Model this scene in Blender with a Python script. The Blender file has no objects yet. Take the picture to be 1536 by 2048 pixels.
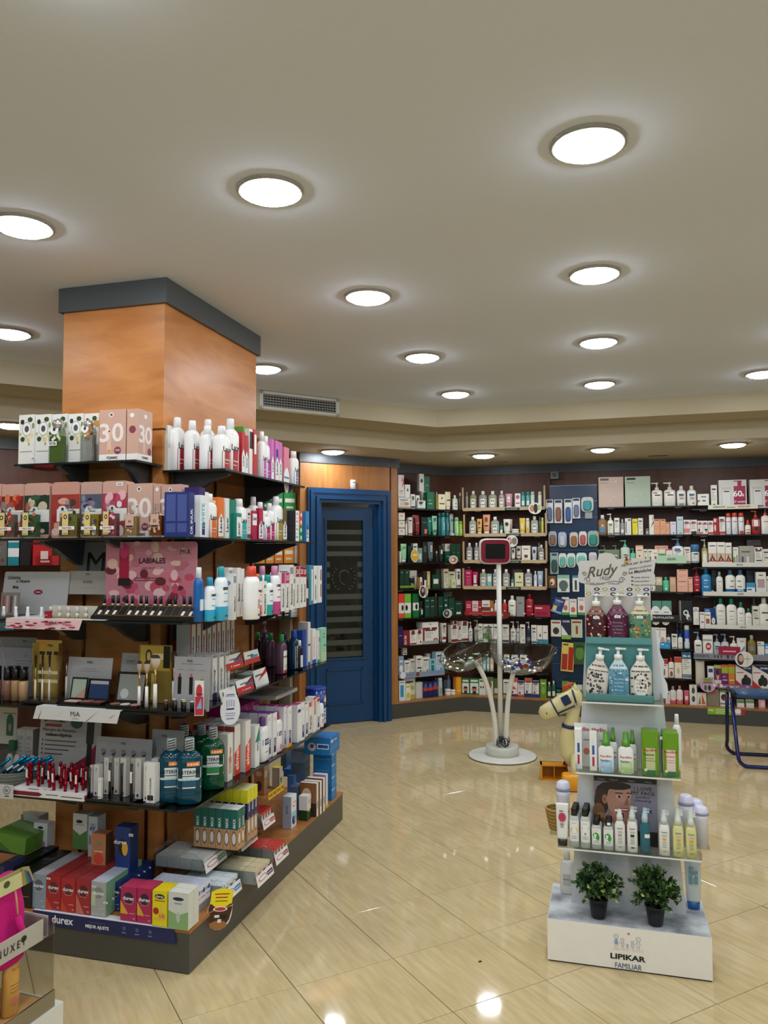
import bpy,math,random
from math import sin,cos,pi,radians,sqrt,atan2,hypot
from mathutils import Matrix,Vector
random.seed(7)
SC=bpy.context.scene
COL=SC.collection
CAMH=1.60;FPX=1575.4;PITCH=0.05507;ROLL=-0.00314
def _basis():
    cp,sp=cos(PITCH),sin(PITCH);cr,sr=cos(ROLL),sin(ROLL)
    F=Vector((0,cp,sp));U0=Vector((0,-sp,cp));R0=Vector((1,0,0))
    return cr*R0+sr*U0,-sr*R0+cr*U0,F
CR,CU,CF=_basis()
cam=bpy.data.cameras.new('camera');co=bpy.data.objects.new('camera',cam);COL.objects.link(co)
cam.sensor_fit='VERTICAL';cam.sensor_height=36;cam.lens=FPX/2048*36;cam.clip_start=.05
co.matrix_world=Matrix(((CR.x,CU.x,-CF.x,0),(CR.y,CU.y,-CF.y,0),(CR.z,CU.z,-CF.z,CAMH),(0,0,0,1)))
SC.camera=co
SC.view_settings.view_transform='Standard';SC.view_settings.look='None'
SC.view_settings.exposure=1.78;SC.view_settings.gamma=1
LAMP=17.0
W=bpy.data.worlds.new('dusk outside');SC.world=W;W.use_nodes=True
W.node_tree.nodes['Background'].inputs[0].default_value=(.62,.74,1.0,1)
W.node_tree.nodes['Background'].inputs[1].default_value=1.5
SC.cycles.max_bounces=8;SC.cycles.transparent_max_bounces=24
SC.cycles.sample_clamp_indirect=6;SC.cycles.caustics_reflective=False;SC.cycles.caustics_refractive=False
def ray(x,y):return CF+(x-768)/FPX*CR-(y-1024)/FPX*CU
def at(x,y,z=0.):
    d=ray(x,y);t=(z-CAMH)/d.z;return Vector((d.x*t,d.y*t,z))
def hat(x,y,P):
    d=ray(x,y);return CAMH+d.z*hypot(P[0],P[1])/hypot(d.x,d.y)
def onpl(x,y,A,d2):
    d=ray(x,y);nx,ny=-d2[1],d2[0]
    t=(nx*A[0]+ny*A[1])/(nx*d.x+ny*d.y);return Vector((d.x*t,d.y*t,CAMH+d.z*t))
def lin(h):
    if not isinstance(h,str):return tuple(h)
    if len(h)==3:h=''.join(c*2 for c in h)
    o=[]
    for i in (0,2,4):
        c=int(h[i:i+2],16)/255;o.append(c/12.92 if c <= .04045 else ((c+.055)/1.055)**2.4)
    return tuple(o)
def mat(name,base=None,rough=.5,metal=0.,trans=0.,spec=.5,emit=None,es=1.,nscale=0,namt=.08,bump=0.,coat=0,attr=False,alpha=1):
    m=bpy.data.materials.new(name);m.use_nodes=True;nt=m.node_tree;b=nt.nodes['Principled BSDF']
    b.inputs['Roughness'].default_value=rough;b.inputs['Metallic'].default_value=metal
    b.inputs['Transmission Weight'].default_value=trans;b.inputs['Specular IOR Level'].default_value=spec
    b.inputs['Coat Weight'].default_value=coat
    src=None
    if attr:
        a=nt.nodes.new('ShaderNodeAttribute');a.attribute_name='Col';src=a.outputs['Color']
    elif base is not None:
        r=nt.nodes.new('ShaderNodeRGB');r.outputs[0].default_value=(*lin(base),1);src=r.outputs[0]
    if nscale:
        n=nt.nodes.new('ShaderNodeTexNoise');n.inputs['Scale'].default_value=nscale;n.inputs['Detail'].default_value=5
        tc=nt.nodes.new('ShaderNodeTexCoord');nt.links.new(tc.outputs['Object'],n.inputs['Vector'])
        mr=nt.nodes.new('ShaderNodeMapRange');mr.inputs[3].default_value=1-namt;mr.inputs[4].default_value=1+namt
        nt.links.new(n.outputs[0],mr.inputs[0])
        mx=nt.nodes.new('ShaderNodeVectorMath');mx.operation='SCALE'
        nt.links.new(src,mx.inputs[0]);nt.links.new(mr.outputs[0],mx.inputs['Scale']);src=mx.outputs[0]
        if bump:
            bp=nt.nodes.new('ShaderNodeBump');bp.inputs['Strength'].default_value=bump;bp.inputs['Distance'].default_value=.002
            nt.links.new(n.outputs[0],bp.inputs['Height']);nt.links.new(bp.outputs[0],b.inputs['Normal'])
    nt.links.new(src,b.inputs['Base Color'])
    if emit:b.inputs['Emission Color'].default_value=(*lin(emit),1);b.inputs['Emission Strength'].default_value=es
    return m
def clear(name,tint,refl=1.0,rough=.02):
    m=bpy.data.materials.new(name);m.use_nodes=True;nt=m.node_tree;nt.nodes.clear()
    o=nt.nodes.new('ShaderNodeOutputMaterial');t=nt.nodes.new('ShaderNodeBsdfTransparent');g=nt.nodes.new('ShaderNodeBsdfGlossy')
    t.inputs[0].default_value=(*lin(tint),1);g.inputs['Roughness'].default_value=rough
    f=nt.nodes.new('ShaderNodeFresnel');f.inputs[0].default_value=1.5
    k=nt.nodes.new('ShaderNodeMath');k.operation='MULTIPLY';k.inputs[1].default_value=refl
    x=nt.nodes.new('ShaderNodeMixShader')
    nt.links.new(f.outputs[0],k.inputs[0]);nt.links.new(k.outputs[0],x.inputs[0]);nt.links.new(t.outputs[0],x.inputs[1]);nt.links.new(g.outputs[0],x.inputs[2])
    nt.links.new(x.outputs[0],o.inputs[0]);return m
def wood(name,c1,c2,rough=.35,scale=(1,1,1)):
    m=mat(name,c1,rough);nt=m.node_tree;b=nt.nodes['Principled BSDF']
    tc=nt.nodes.new('ShaderNodeTexCoord');mp=nt.nodes.new('ShaderNodeMapping');mp.inputs['Scale'].default_value=scale
    n=nt.nodes.new('ShaderNodeTexNoise');n.inputs['Scale'].default_value=2.2;n.inputs['Detail'].default_value=7;n.inputs['Distortion'].default_value=.9
    r=nt.nodes.new('ShaderNodeValToRGB');r.color_ramp.elements[0].position=.3;r.color_ramp.elements[1].position=.7
    r.color_ramp.elements[0].color=(*lin(c2),1);r.color_ramp.elements[1].color=(*lin(c1),1)
    nt.links.new(tc.outputs['Object'],mp.inputs[0]);nt.links.new(mp.outputs[0],n.inputs['Vector']);nt.links.new(n.outputs[0],r.inputs[0]);nt.links.new(r.outputs[0],b.inputs['Base Color'])
    return m
M=dict(
    paper=mat('printed card',attr=True,rough=.38,nscale=30,namt=.03),
    plastic=mat('moulded plastic',attr=True,rough=.22,nscale=20,namt=.03),
    liquid=mat('coloured liquid',attr=True,rough=.06,trans=.5,nscale=6,namt=.1),
    metal=mat('coloured metal',attr=True,rough=.2,metal=.85,nscale=15,namt=.04),
    cloth=mat('fleece',attr=True,rough=.95,nscale=250,namt=.25,bump=.6),
    leaf=mat('leaf',attr=True,rough=.5,nscale=40,namt=.2),
    glass=clear('grey glass','a6b2ae',1.1),acrylic=clear('clear acrylic','fafcfb',.5,.03),
    woodf=wood('orange cherry veneer','da9352','bd7638',.33,(1.2,1.2,5)),
    woodd=wood('dark cherry veneer','6a3c22','522b17',.45,(4,4,1)),
    woodv=wood('cherry veneer','b97d42','9c6330',.4,(6,6,.8)),
    grey=mat('grey laminate','4b4a46',.35,nscale=8,namt=.05),trim=mat('slate trim','4a5054',.4,nscale=10,namt=.04),
    ceil=mat('ceiling paint','dde5f4',.9,nscale=60,namt=.02),ceil_shaded=mat('shaded ceiling paint','beb398',.9,nscale=60,namt=.02),wallp=mat('wall paint','b5ad9a',.85,nscale=20,namt=.03),  # risers, ledge and soffit: same ceiling paint, warm shade put into the colour
    black=mat('black plastic','121212',.3,nscale=20,namt=.1),white=mat('white lacquer','e2e2de',.3,nscale=12,namt=.03),
    blue=mat('blue paint','083f6c',.35,nscale=14,namt=.06),navy=mat('navy enamel','0b1c60',.2,nscale=14,namt=.05),
    grout=mat('grout','6e6048',.9,nscale=90,namt=.1),steel=mat('steel','a8a8a8',.3,metal=.9,nscale=20,namt=.05))
BN=['carton']
class MB:
    def __init__(s):s.v=[];s.f=[];s.c=[];s.m=[];s.s=[]
    def face(s,ids,col,m='paper',sm=False):s.f.append(ids);s.c.append(lin(col));s.m.append(m);s.s.append(sm)
    def poly(s,pts,col='fff',m='paper',sm=False):
        n=len(s.v);s.v += [tuple(p) for p in pts];s.face(list(range(n,n+len(pts))),col,m,sm);return s
    def box(s,x0,y0,z0,x1,y1,z1,col='fff',m='paper',front=None,side=None,top=None,T=None):
        n=len(s.v);P=[(x0,y0,z0),(x1,y0,z0),(x1,y1,z0),(x0,y1,z0),(x0,y0,z1),(x1,y0,z1),(x1,y1,z1),(x0,y1,z1)]
        s.v += [tuple(T @ Vector(p)) for p in P] if T else P
        for ids,cc in (((0,1,5,4),front or col),((1,2,6,5),side or col),((2,3,7,6),col),((3,0,4,7),side or col),((4,5,6,7),top or col),((3,2,1,0),col)):
            s.face([n+i for i in ids],cc,m)
        return s
    def prism(s,pts,z0,z1,col='fff',m='paper',ecol=None,em=None,T=None):
        n=len(s.v);k=len(pts);P=[(p[0],p[1],z0) for p in pts]+[(p[0],p[1],z1) for p in pts]
        s.v += [tuple(T @ Vector(p)) for p in P] if T else P
        s.face([n+i for i in range(k-1,-1,-1)],col,m);s.face([n+k+i for i in range(k)],col,m)
        for i in range(k):j=(i+1)% k;s.face([n+i,n+j,n+k+j,n+k+i],ecol or col,em or m)
        return s
    def loft(s,secs,col='fff',m='plastic',seg=12,pw=2.,cx=0,cy=0,caps=(1,1),T=None):
        n0=len(s.v)
        for q in secs:
            ox=q[5] if len(q)>5 else cx;oy=q[6] if len(q)>6 else cy
            for i in range(seg):
                a=2*pi*i/seg+pi/seg;c_,s_=cos(a),sin(a)
                x=ox+q[1]*math.copysign(abs(c_)**(2/pw),c_);y=oy+q[2]*math.copysign(abs(s_)**(2/pw),s_)
                p=(x,y,q[0]);s.v.append(tuple(T @ Vector(p)) if T else p)
        for k in range(len(secs)-1):
            q=secs[k];cc=q[3] if len(q)>3 and q[3] else col;mm=q[4] if len(q)>4 and q[4] else m
            for i in range(seg):
                j=(i+1)% seg;a=n0+k*seg;s.face([a+i,a+j,a+seg+j,a+seg+i],cc,mm,True)
        if caps[0]:s.face([n0+i for i in range(seg-1,-1,-1)],secs[0][3] if len(secs[0])>3 and secs[0][3] else col,m)
        if caps[1]:
            a=n0+(len(secs)-1)*seg;l=secs[-1];s.face([a+i for i in range(seg)],l[3] if len(l)>3 and l[3] else col,m)
        return s
    def tube(s,pts,r,col='fff',m='plastic',seg=8,caps=True):
        pts=[Vector(p) for p in pts];n0=len(s.v);N=len(pts);up=None
        rr=r if isinstance(r,(list,tuple)) else [r]*N
        for k,p in enumerate(pts):
            t=((pts[min(k+1,N-1)]-p).normalized()+(p-pts[max(k-1,0)]).normalized()).normalized()
            if up is None:up=t.cross(Vector((0,0,1)) if abs(t.z)<.9 else Vector((1,0,0))).normalized()
            else:up=(up-t*up.dot(t)).normalized()
            w=t.cross(up)
            for i in range(seg):
                a=2*pi*i/seg;s.v.append(tuple(p+rr[k]*(cos(a)*up+sin(a)*w)))
        for k in range(N-1):
            for i in range(seg):
                j=(i+1)% seg;a=n0+k*seg;s.face([a+i,a+j,a+seg+j,a+seg+i],col,m,True)
        if caps:s.face([n0+i for i in range(seg-1,-1,-1)],col,m);s.face([n0+(N-1)*seg+i for i in range(seg)],col,m)
        return s
    def raw(s,verts,faces,col,m='paper'):
        n=len(s.v);s.v += verts
        for f in faces:s.face([n+i for i in f],col,m)
        return s
    def mesh(s,name):
        me=bpy.data.meshes.new(name);me.from_pydata(s.v,[],s.f)
        ms=sorted(set(s.m));
        for k in ms:me.materials.append(M[k])
        ix={k:i for i,k in enumerate(ms)}
        me.polygons.foreach_set('material_index',[ix[k] for k in s.m]);me.polygons.foreach_set('use_smooth',s.s)
        ca=me.color_attributes.new('Col','FLOAT_COLOR','CORNER');buf=[]
        for f,c in zip(s.f,s.c):buf += [c[0],c[1],c[2],1.]*len(f)
        ca.data.foreach_set('color',buf);me.update();return me
    def build(s,name,parent=None,kind=None,label=None):
        o=bpy.data.objects.new(name,s.mesh(name));COL.objects.link(o)
        if parent:o.parent=parent
        if kind:o['kind']=kind
        if label:o['label']=label
        return o
def tag(o,label,cat,group=None):
    for a in ('the','a','of','its','and','on','with'):
        w_=label.split()
        if len(w_)>16 and a in w_[1:]:w_.remove(a);label=' '.join(w_)
    if len(label.split())>16:print('BADLABEL',label)
    o['label']=label;o['category']=cat
    if group:o['group']=group
    return o
def empty(name,loc=(0,0,0),rz=0.,label=None,cat=None,group=None,kind=None):
    o=bpy.data.objects.new(name,None);COL.objects.link(o);o.location=loc;o.rotation_euler=(0,0,rz);o.empty_display_size=.05
    if label:tag(o,label,cat,group)
    if kind:o['kind']=kind
    return o
def place(o,loc,rz=0.,tilt=None):
    o.location=loc;o.rotation_euler=(tilt[0] if tilt else 0,tilt[1] if tilt else 0,rz);return o
_T={}
def glyphs(s,bold=0.,shear=0.,res=1):
    k=(s,bold,shear,res)
    if k not in _T:
        c=bpy.data.curves.new('t','FONT');c.body=s;c.size=1;c.offset=bold;c.shear=shear;c.resolution_u=res;c.align_x='CENTER'
        o=bpy.data.objects.new('t',c);me=bpy.data.meshes.new_from_object(o)
        vs=[(v.co.x,v.co.y) for v in me.vertices];fs=[tuple(p.vertices) for p in me.polygons]
        bpy.data.meshes.remove(me);bpy.data.objects.remove(o);bpy.data.curves.remove(c)
        if vs:
            x0=min(v[0] for v in vs);x1=max(v[0] for v in vs);vs=[(v[0]-(x0+x1)/2,v[1]) for v in vs]
            _T[k]=(vs,fs,x1-x0)
        else:_T[k]=([],[],1)
    return _T[k]
def text(mb,s,cx,z,h,col,wid=None,rot=0,bold=0.,shear=0.,y=-.0008,S=None,m='paper',T=None,res=1):
    """lettering on the xz front plane, cap height h, centred on cx, base line z"""
    vs,fs,w=glyphs(s,bold,shear,res);k=h/.72;kx=k
    if wid:kx=min(wid/w,k*1.6) if w else k
    if wid and rot==0 and kx<k*.6:k=kx/.6
    out=[]
    for a,b in vs:
        px,pz=a*kx,b*k
        if rot==90:px,pz=-b*k,a*kx
        elif rot==-90:px,pz=b*k,-a*kx
        elif rot:r=radians(rot);px,pz=px*cos(r)-pz*sin(r),px*sin(r)+pz*cos(r)
        X,Z=cx+px,z+pz;Y=(S(X) if S else 0)+y
        p=(X,Y,Z);out.append(tuple(T @ Vector(p)) if T else p)
    mb.raw(out,fs,col,m)
def rect(mb,x0,z0,x1,z1,col,y=-.0004,S=None,m='paper',n=1,T=None):
    n=4 if S else n
    for i in range(n):
        a=x0+(x1-x0)*i/n;b=x0+(x1-x0)*(i+1)/n;ya=(S(a) if S else 0)+y;yb=(S(b) if S else 0)+y
        P=[(a,ya,z0),(b,yb,z0),(b,yb,z1),(a,ya,z1)]
        mb.poly([T @ Vector(p) for p in P] if T else P,col,m)
def oval(mb,cx,cz,rx,rz,col,y=-.0005,S=None,m='paper',seg=12,T=None):
    P=[]
    for i in range(seg):
        a=2*pi*i/seg;x=cx+rx*cos(a);P.append((x,(S(x) if S else 0)+y,cz+rz*sin(a)))
    mb.poly([T @ Vector(p) for p in P] if T else P,col,m)
def prints(mb,w,h,toks,S=None,z0=0.,x0=0.,T=None,sgn=1):
    lay=0
    for t in toks:
        lay += 1;y=-.0003-.00003*lay;k,_,a=t.partition(':');a=a.split(',') if a else []
        if k=='r':
            u0,v0,u1,v1=map(float,a[:4]);rect(mb,x0+(u0-.5)*w,z0+v0*h,x0+(u1-.5)*w,z0+v1*h,a[4],y,S,T=T)
        elif k=='e':
            cu,cv,ru,rv=map(float,a[:4]);oval(mb,x0+(cu-.5)*w,z0+cv*h,ru*w,rv*h,a[4],y,S,T=T)
        elif k=='t':
            q=list(map(float,a[:6]));P=[(x0+(q[i]-.5)*w,q[i+1]*h+z0) for i in (0,2,4)]
            P=[(p[0],(S(p[0]) if S else 0)+y,p[1]) for p in P];mb.poly([T @ Vector(p) for p in P] if T else P,a[6])
        elif k=='x':
            u,v,hh=float(a[1]),float(a[2]),float(a[3]);rot=int(a[5]) if len(a)>5 else 0;s=a[0].replace('_',' ')
            if rot and (L_ := glyphs(s,.02)[2]*hh*w/.72)>.62*h:hh *= .62*h/L_;u -= .04
            if rot:v=max(v,.31*h/h+.04) if v-.31<.04 else v
            ww=(w*.86 if not rot else None)
            rs=3 if hh*h>.03 else (2 if hh*h>.012 else 1);text(mb,s,x0+(u-.5)*w,z0+v*h,hh*h if not rot else hh*w,a[4],None if not ww else min(ww,glyphs(s,.02)[2]*hh*h/.72*1.05),rot,.02,0,y-.0004,S,T=T,res=rs)
        elif k=='g':
            c=a[0] if a else random.choice(['2a5a8a','8a2a3a','3a7a4a','555','c07a30','6a4a8a'])
            d='444' if not (a and len(a)>1) else a[1]
            rect(mb,x0-.36*w,z0+.78*h,x0+.30*w,z0+.86*h,d,y,S,T=T)
            rect(mb,x0-.36*w,z0+.68*h,x0+.12*w,z0+.71*h,c,y,S,T=T)
            for i in range(random.choice((3,4,5))):
                v=.6-.075*i;rect(mb,x0-.36*w,z0+v*h,x0+random.uniform(-.05,.36)*w,z0+(v+.022)*h,'888',y,S,T=T)
            if random.random()<.6:rect(mb,x0-.5*w,z0+.03*h,x0+.5*w,z0+random.uniform(.1,.2)*h,c,y,S,T=T)
            else:oval(mb,x0+.18*w,z0+.17*h,.14*w,.14*w,c,y,S,T=T)
        elif k=='p':
            u,v=float(a[0]),float(a[1]);rect(mb,x0+(u-.14)*w,z0+(v-.03)*h,x0+(u+.14)*w,z0+(v+.03)*h,'f4f4f4',y-.0006,S,T=T)
            rect(mb,x0+(u-.09)*w,z0+(v-.01)*h,x0+(u+.09)*w,z0+(v+.01)*h,'888',y-.0008,S,T=T)
NAME=dict(b='carton',bt='bottle',pm='pump_bottle',tb='tube',ae='spray_can',jr='jar',sp='spray_bottle',bx='gift_box',cn='canister',pk='blister_pack',bg='pouch')
CATN=dict(b='box',bt='bottle',pm='bottle',tb='tube',ae='can',jr='jar',sp='bottle',bx='box',cn='canister',pk='blister pack',bg='bag')
def surf(rx,ry,cy,pw=2.):
    return lambda x:cy-ry*(max(0,1-(min(abs(x)/rx,.995))**pw))**(1/pw)
def product(k,w,h,d,col,cap='f2f2f2',pr=(),side=None,sp=(),top=None,col2=None,liquid=False,stack=None,turn=0):
    """returns the top-level object of one packaged product"""
    col=col or 'eee';bm='liquid' if liquid else 'plastic'
    if k=='b':
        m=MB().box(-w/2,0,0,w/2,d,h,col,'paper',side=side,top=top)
        prints(m,w,h,pr)
        if sp:
            T=Matrix.Translation((w/2,d/2,0))@ Matrix.Rotation(pi/2,4,'Z');prints(m,d,h,sp,T=T)
            T=Matrix.Translation((-w/2,d/2,0))@ Matrix.Rotation(-pi/2,4,'Z');prints(m,d,h,sp,T=T)
        m.box(-w/2+.001,.001,h,w/2-.001,d*.97,h+.0006,top or col,'paper')
        return m.build(BN[0])
    r=empty(NAME[k]);rx,ry,cy=w/2,d/2,d/2
    if k=='bx':
        m=MB();n=min(.02,w*.12);pts=[(-w/2+n,0),(w/2-n,0)]
        P=[(-w/2,n),(-w/2+n*.3,n*.3),(-w/2+n,0),(w/2-n,0),(w/2-n*.3,n*.3),(w/2,n),(w/2,h-n),(w/2-n*.3,h-n*.3),(w/2-n,h),(-w/2+n,h),(-w/2+n*.3,h-n*.3),(-w/2,h-n)]
        T=Matrix(((1,0,0,0),(0,0,-1,d),(0,1,0,0),(0,0,0,1)))
        m.prism(P,0,d,col,'paper',T=T);m.build('box_body',r)
        if pr:q=MB();prints(q,w,h,pr);q.build('box_print',r)
        return r
    if k=='ae':
        ch=h*.2;m=MB().loft([(0,rx*.96,ry*.96),(.004,rx,ry,col2),(h*.3,rx,ry),(h-ch-.006,rx,ry),(h-ch,rx*.85,ry*.85)],col,'plastic',12,cy=cy)
        S=surf(rx,ry,cy);prints(m,w*.8,h-ch,pr,S);m.build('can_body',r)
        MB().loft([(h-ch,rx*.88,ry*.88),(h-.01,rx*.86,ry*.86),(h-.002,rx*.7,ry*.7),(h,rx*.3,ry*.3)],cap,'plastic',12,cy=cy).build('cap',r);return r
    if k=='jr':
        m=MB().loft([(0,rx*.9,ry*.9),(h*.08,rx,ry),(h*.58,rx,ry),(h*.62,rx*.9,ry*.9)],col,bm,14,cy=cy);prints(m,w*.75,h*.6,pr,surf(rx,ry,cy));m.build('jar_body',r)
        MB().loft([(h*.6,rx,ry),(h*.96,rx,ry),(h,rx*.93,ry*.93)],cap,'plastic',14,cy=cy).build('lid',r);return r
    if k=='cn':
        m=MB().loft([(0,rx,ry),(h*.95,rx,ry)],col,'plastic',20,cy=cy);prints(m,w*.8,h*.95,pr,surf(rx,ry,cy));m.build('canister_body',r)
        MB().loft([(h*.95,rx*1.03,ry*1.03),(h,rx*1.03,ry*1.03)],cap,'plastic',20,cy=cy).build('lid',r);return r
    if k=='tb':
        ch=h*.16;m=MB().loft([(ch,rx*.78,ry*.8),(ch+h*.05,rx*.84,ry*.85),(h*.6,rx*.93,ry*.5),(h*.94,rx,ry*.1),(h,rx,ry*.08)],col,bm,12,cy=cy,pw=2.4)
        if pr:prints(m,w*.7,h-ch,pr, lambda x:cy-ry*.86*sqrt(max(0,1-(x/rx)**2)),ch)
        m.build('tube_body',r);MB().loft([(0,rx*.72,ry*.76),(ch,rx*.76,ry*.78)],cap,'plastic',12,cy=cy).build('cap',r);return r
    if k=='pk':
        m=MB().box(-w/2,0,0,w/2,.002,h,col,'paper');prints(m,w,h,pr)
        m.build('backing_card',r)
        c2=col2 or 'b8c8c8';z0,z1=(.08,.62)
        MB().loft([(0,w*.4,h*(z1-z0)/2),(d*.7,w*.36,h*(z1-z0)/2*.92),(d,w*.25,h*(z1-z0)/2*.7)],c2,'plastic',12,3.,T=Matrix.Translation((0,0,h*(z0+z1)/2))@ Matrix.Rotation(pi/2,4,'X')).build('blister',r)
        return r
    if k=='bg':
        MB().loft([(0,rx*.8,ry*.9),(h*.15,rx*.95,ry),(h*.6,rx*.9,ry),(h*.9,rx*.9,ry*.4),(h,rx*.95,ry*.1)],col,'paper',12,3,cy=cy).build('pouch_body',r);return r
    nk={'bt':.80,'pm':.70,'sp':.66}[k];zn=h*nk;cr=min(rx,ry)*{'bt':.62,'pm':.5,'sp':.85}[k]
    pw=3. if d<w*.8 else 2.
    m=MB().loft([(0,rx*.92,ry*.92,col2),(h*.02,rx,ry,col2),(zn*.33,rx,ry,None),(zn*.86,rx,ry),(zn*.94,rx*.86,ry*.88),(zn,cr*1.05,cr*1.05)],col,bm,16,pw,cy=cy)
    prints(m,w*.84,zn*.86,pr,surf(rx,ry,cy,pw));m.build('bottle_body',r)
    if k=='bt':MB().loft([(zn,cr,cr),(h*.99,cr*.88,cr*.88),(h,cr*.75,cr*.75)],cap,'plastic',12,cy=cy).build('cap',r)
    elif k=='pm':
        q=MB().loft([(zn,cr*1.1,cr*1.1),(zn+h*.09,cr,cr),(zn+h*.1,cr*.4,cr*.4),(h*.93,cr*.38,cr*.38),(h*.935,cr*.8,cr*.7),(h*.985,cr*.8,cr*.7),(h,cr*.5,cr*.4)],cap,'plastic',10,cy=cy)
        q.box(-rx*1.05,cy-cr*.3,h*.945,0,cy+cr*.3,h*.985,cap,'plastic');q.build('pump',r)
    else:
        q=MB().loft([(zn,cr*1.15,cr*1.15),(zn+h*.12,cr*1.1,cr*1.1),(zn+h*.13,cr*.85,cr*.85),(h*.98,cr*.72,cr*.72),(h,cr*.6,cr*.6)],cap,'plastic',12,cy=cy);q.build('spray_cap',r)
    return r
ORD=['first','second','third','fourth','fifth','sixth','seventh','eighth','ninth','tenth','11th','12th','13th','14th','15th','16th','17th','18th','19th','20th','21st','22nd','23rd','24th','25th','26th','27th','28th','29th','30th','31st','32nd','33rd','34th','35th']
class Frame:
    def __init__(s,A,ang):s.A=Vector((A[0],A[1],0));s.ang=ang;s.d=Vector((cos(ang),sin(ang),0));s.n=Vector((-sin(ang),cos(ang),0))
    def p(s,u,v,z=0):return s.A+s.d*u+s.n*v+Vector((0,0,z))
    def hit(s,x,y,v=0):P=onpl(x,y,s.A+s.n*v,s.d);return (P-s.A).dot(s.d),P.z
    def T(s,u=0,v=0,z=0):return Matrix.Translation(s.p(u,v,z))@ Matrix.Rotation(s.ang,4,'Z')
LABELS=[]
def row(fr,z,org,phrase,group,lines,back=.28,v0=.02):
    """one shelf: each line  x0 x1 ytop kind colour [opts] [prints] | description   (pixels of crop org=(ox,oy,scale))
       opts: c=cap b=bottom-pixel v=setback d=depth s=side t=top k=second colour L=liquid R=face turned right z=raise"""
    ox,oy,sc=org;n=0
    for ln in lines.strip().split('\n'):
        ln=ln.strip()
        if not ln:continue
        L,_,desc=ln.partition('|');f=L.split();x0,x1,yt=(float(a) for a in f[:3]);k=f[3];col=f[4];kw={};pr=[];sp=[];v=v0;dep=None;zb=0;cap=None;R=0;rot=0
        for o in f[5:]:
            if o[1:2]=='=':
                a,b=o[0],o[2:]
                if a=='c':cap=b
                elif a=='b':zb=-float(b)
                elif a=='v':v=float(b)
                elif a=='d':dep=float(b)
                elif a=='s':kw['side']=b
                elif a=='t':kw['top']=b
                elif a=='k':kw['col2']=b
                elif a=='a':rot=radians(float(b))
            elif o=='L':kw['liquid']=True
            elif o=='R':R=1
            elif o[0]=='>':sp.append(o[1:])
            else:pr.append(o)
        X0,X1,Y=ox+x0/sc,ox+x1/sc,oy+yt/sc
        (ua,_),(ub,_)=fr.hit(X0,Y,v),fr.hit(X1,Y,v);zt=fr.hit((X0+X1)/2,Y,v)[1]
        zz=z
        if zb:zz=fr.hit((X0+X1)/2,oy-zb/sc,v)[1]
        w=ub-ua;h=zt-zz;um=(ua+ub)/2
        if dep is None:dep={'b':min(max(w*.8,.03),.12),'bt':w*.7,'pm':w*.7,'tb':w*.6,'ae':w,'jr':w,'sp':w*.6,'bx':.06,'cn':w,'pk':.03,'bg':.05}[k]
        if h<.01:print('BAD',ln,h)
        if cap:kw['cap']=cap
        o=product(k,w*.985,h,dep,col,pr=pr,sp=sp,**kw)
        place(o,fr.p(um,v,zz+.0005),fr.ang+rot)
        desc=desc.strip() or 'product';n += 1
        lab=f'{desc}, {ORD[n-1]} from left {phrase}';LABELS.append(lab)
        tag(o,lab,CATN[k],group)
# ================================================================ the setting
ZC,ZL,ZS=2.87,2.72,2.56
TH=radians(74.4)
P0=at(378,1950);U1=Vector((cos(TH),sin(TH),0));U2=Vector((-sin(TH),cos(TH),0));C0=P0+.358*(U1+U2)
def I(a,b,z=0):return C0+a*U1+b*U2+Vector((0,0,z))
AR,AL,AD=radians(-16.5),radians(28.5),radians(31)
W1=at(930,1421.5);dR=Vector((cos(AR),sin(AR),0));nR=Vector((-dR.y,dR.x,0));dL=Vector((cos(AL),sin(AL),0));nL=Vector((-dL.y,dL.x,0))
D0=at(781,1440);dD=Vector((cos(AD),sin(AD),0));nD=Vector((-dD.y,dD.x,0))
PD=.40
def isect(A,a,B,b):
    k=((B.x-A.x)*b.y-(B.y-A.y)*b.x)/(a.x*b.y-a.y*b.x);return A+a*k
CB=isect(W1+nR*PD,dR,W1+nL*PD,dL)
W0=W1-dL*.862
RX,LX,BY=4.6,-4.4,-3.6
def yon(A,d,x):return A.y+(x-A.x)*d.y/d.x
fl=MB();fl.poly([(LX-.2,BY-.2,-.0035),(RX+.4,BY-.2,-.0035),(RX+.4,9.4,-.0035),(-1.5,11,-.0035),(LX-.2,8,-.0035)],'fff','grout');floor=fl.build('floor',kind='structure')
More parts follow.
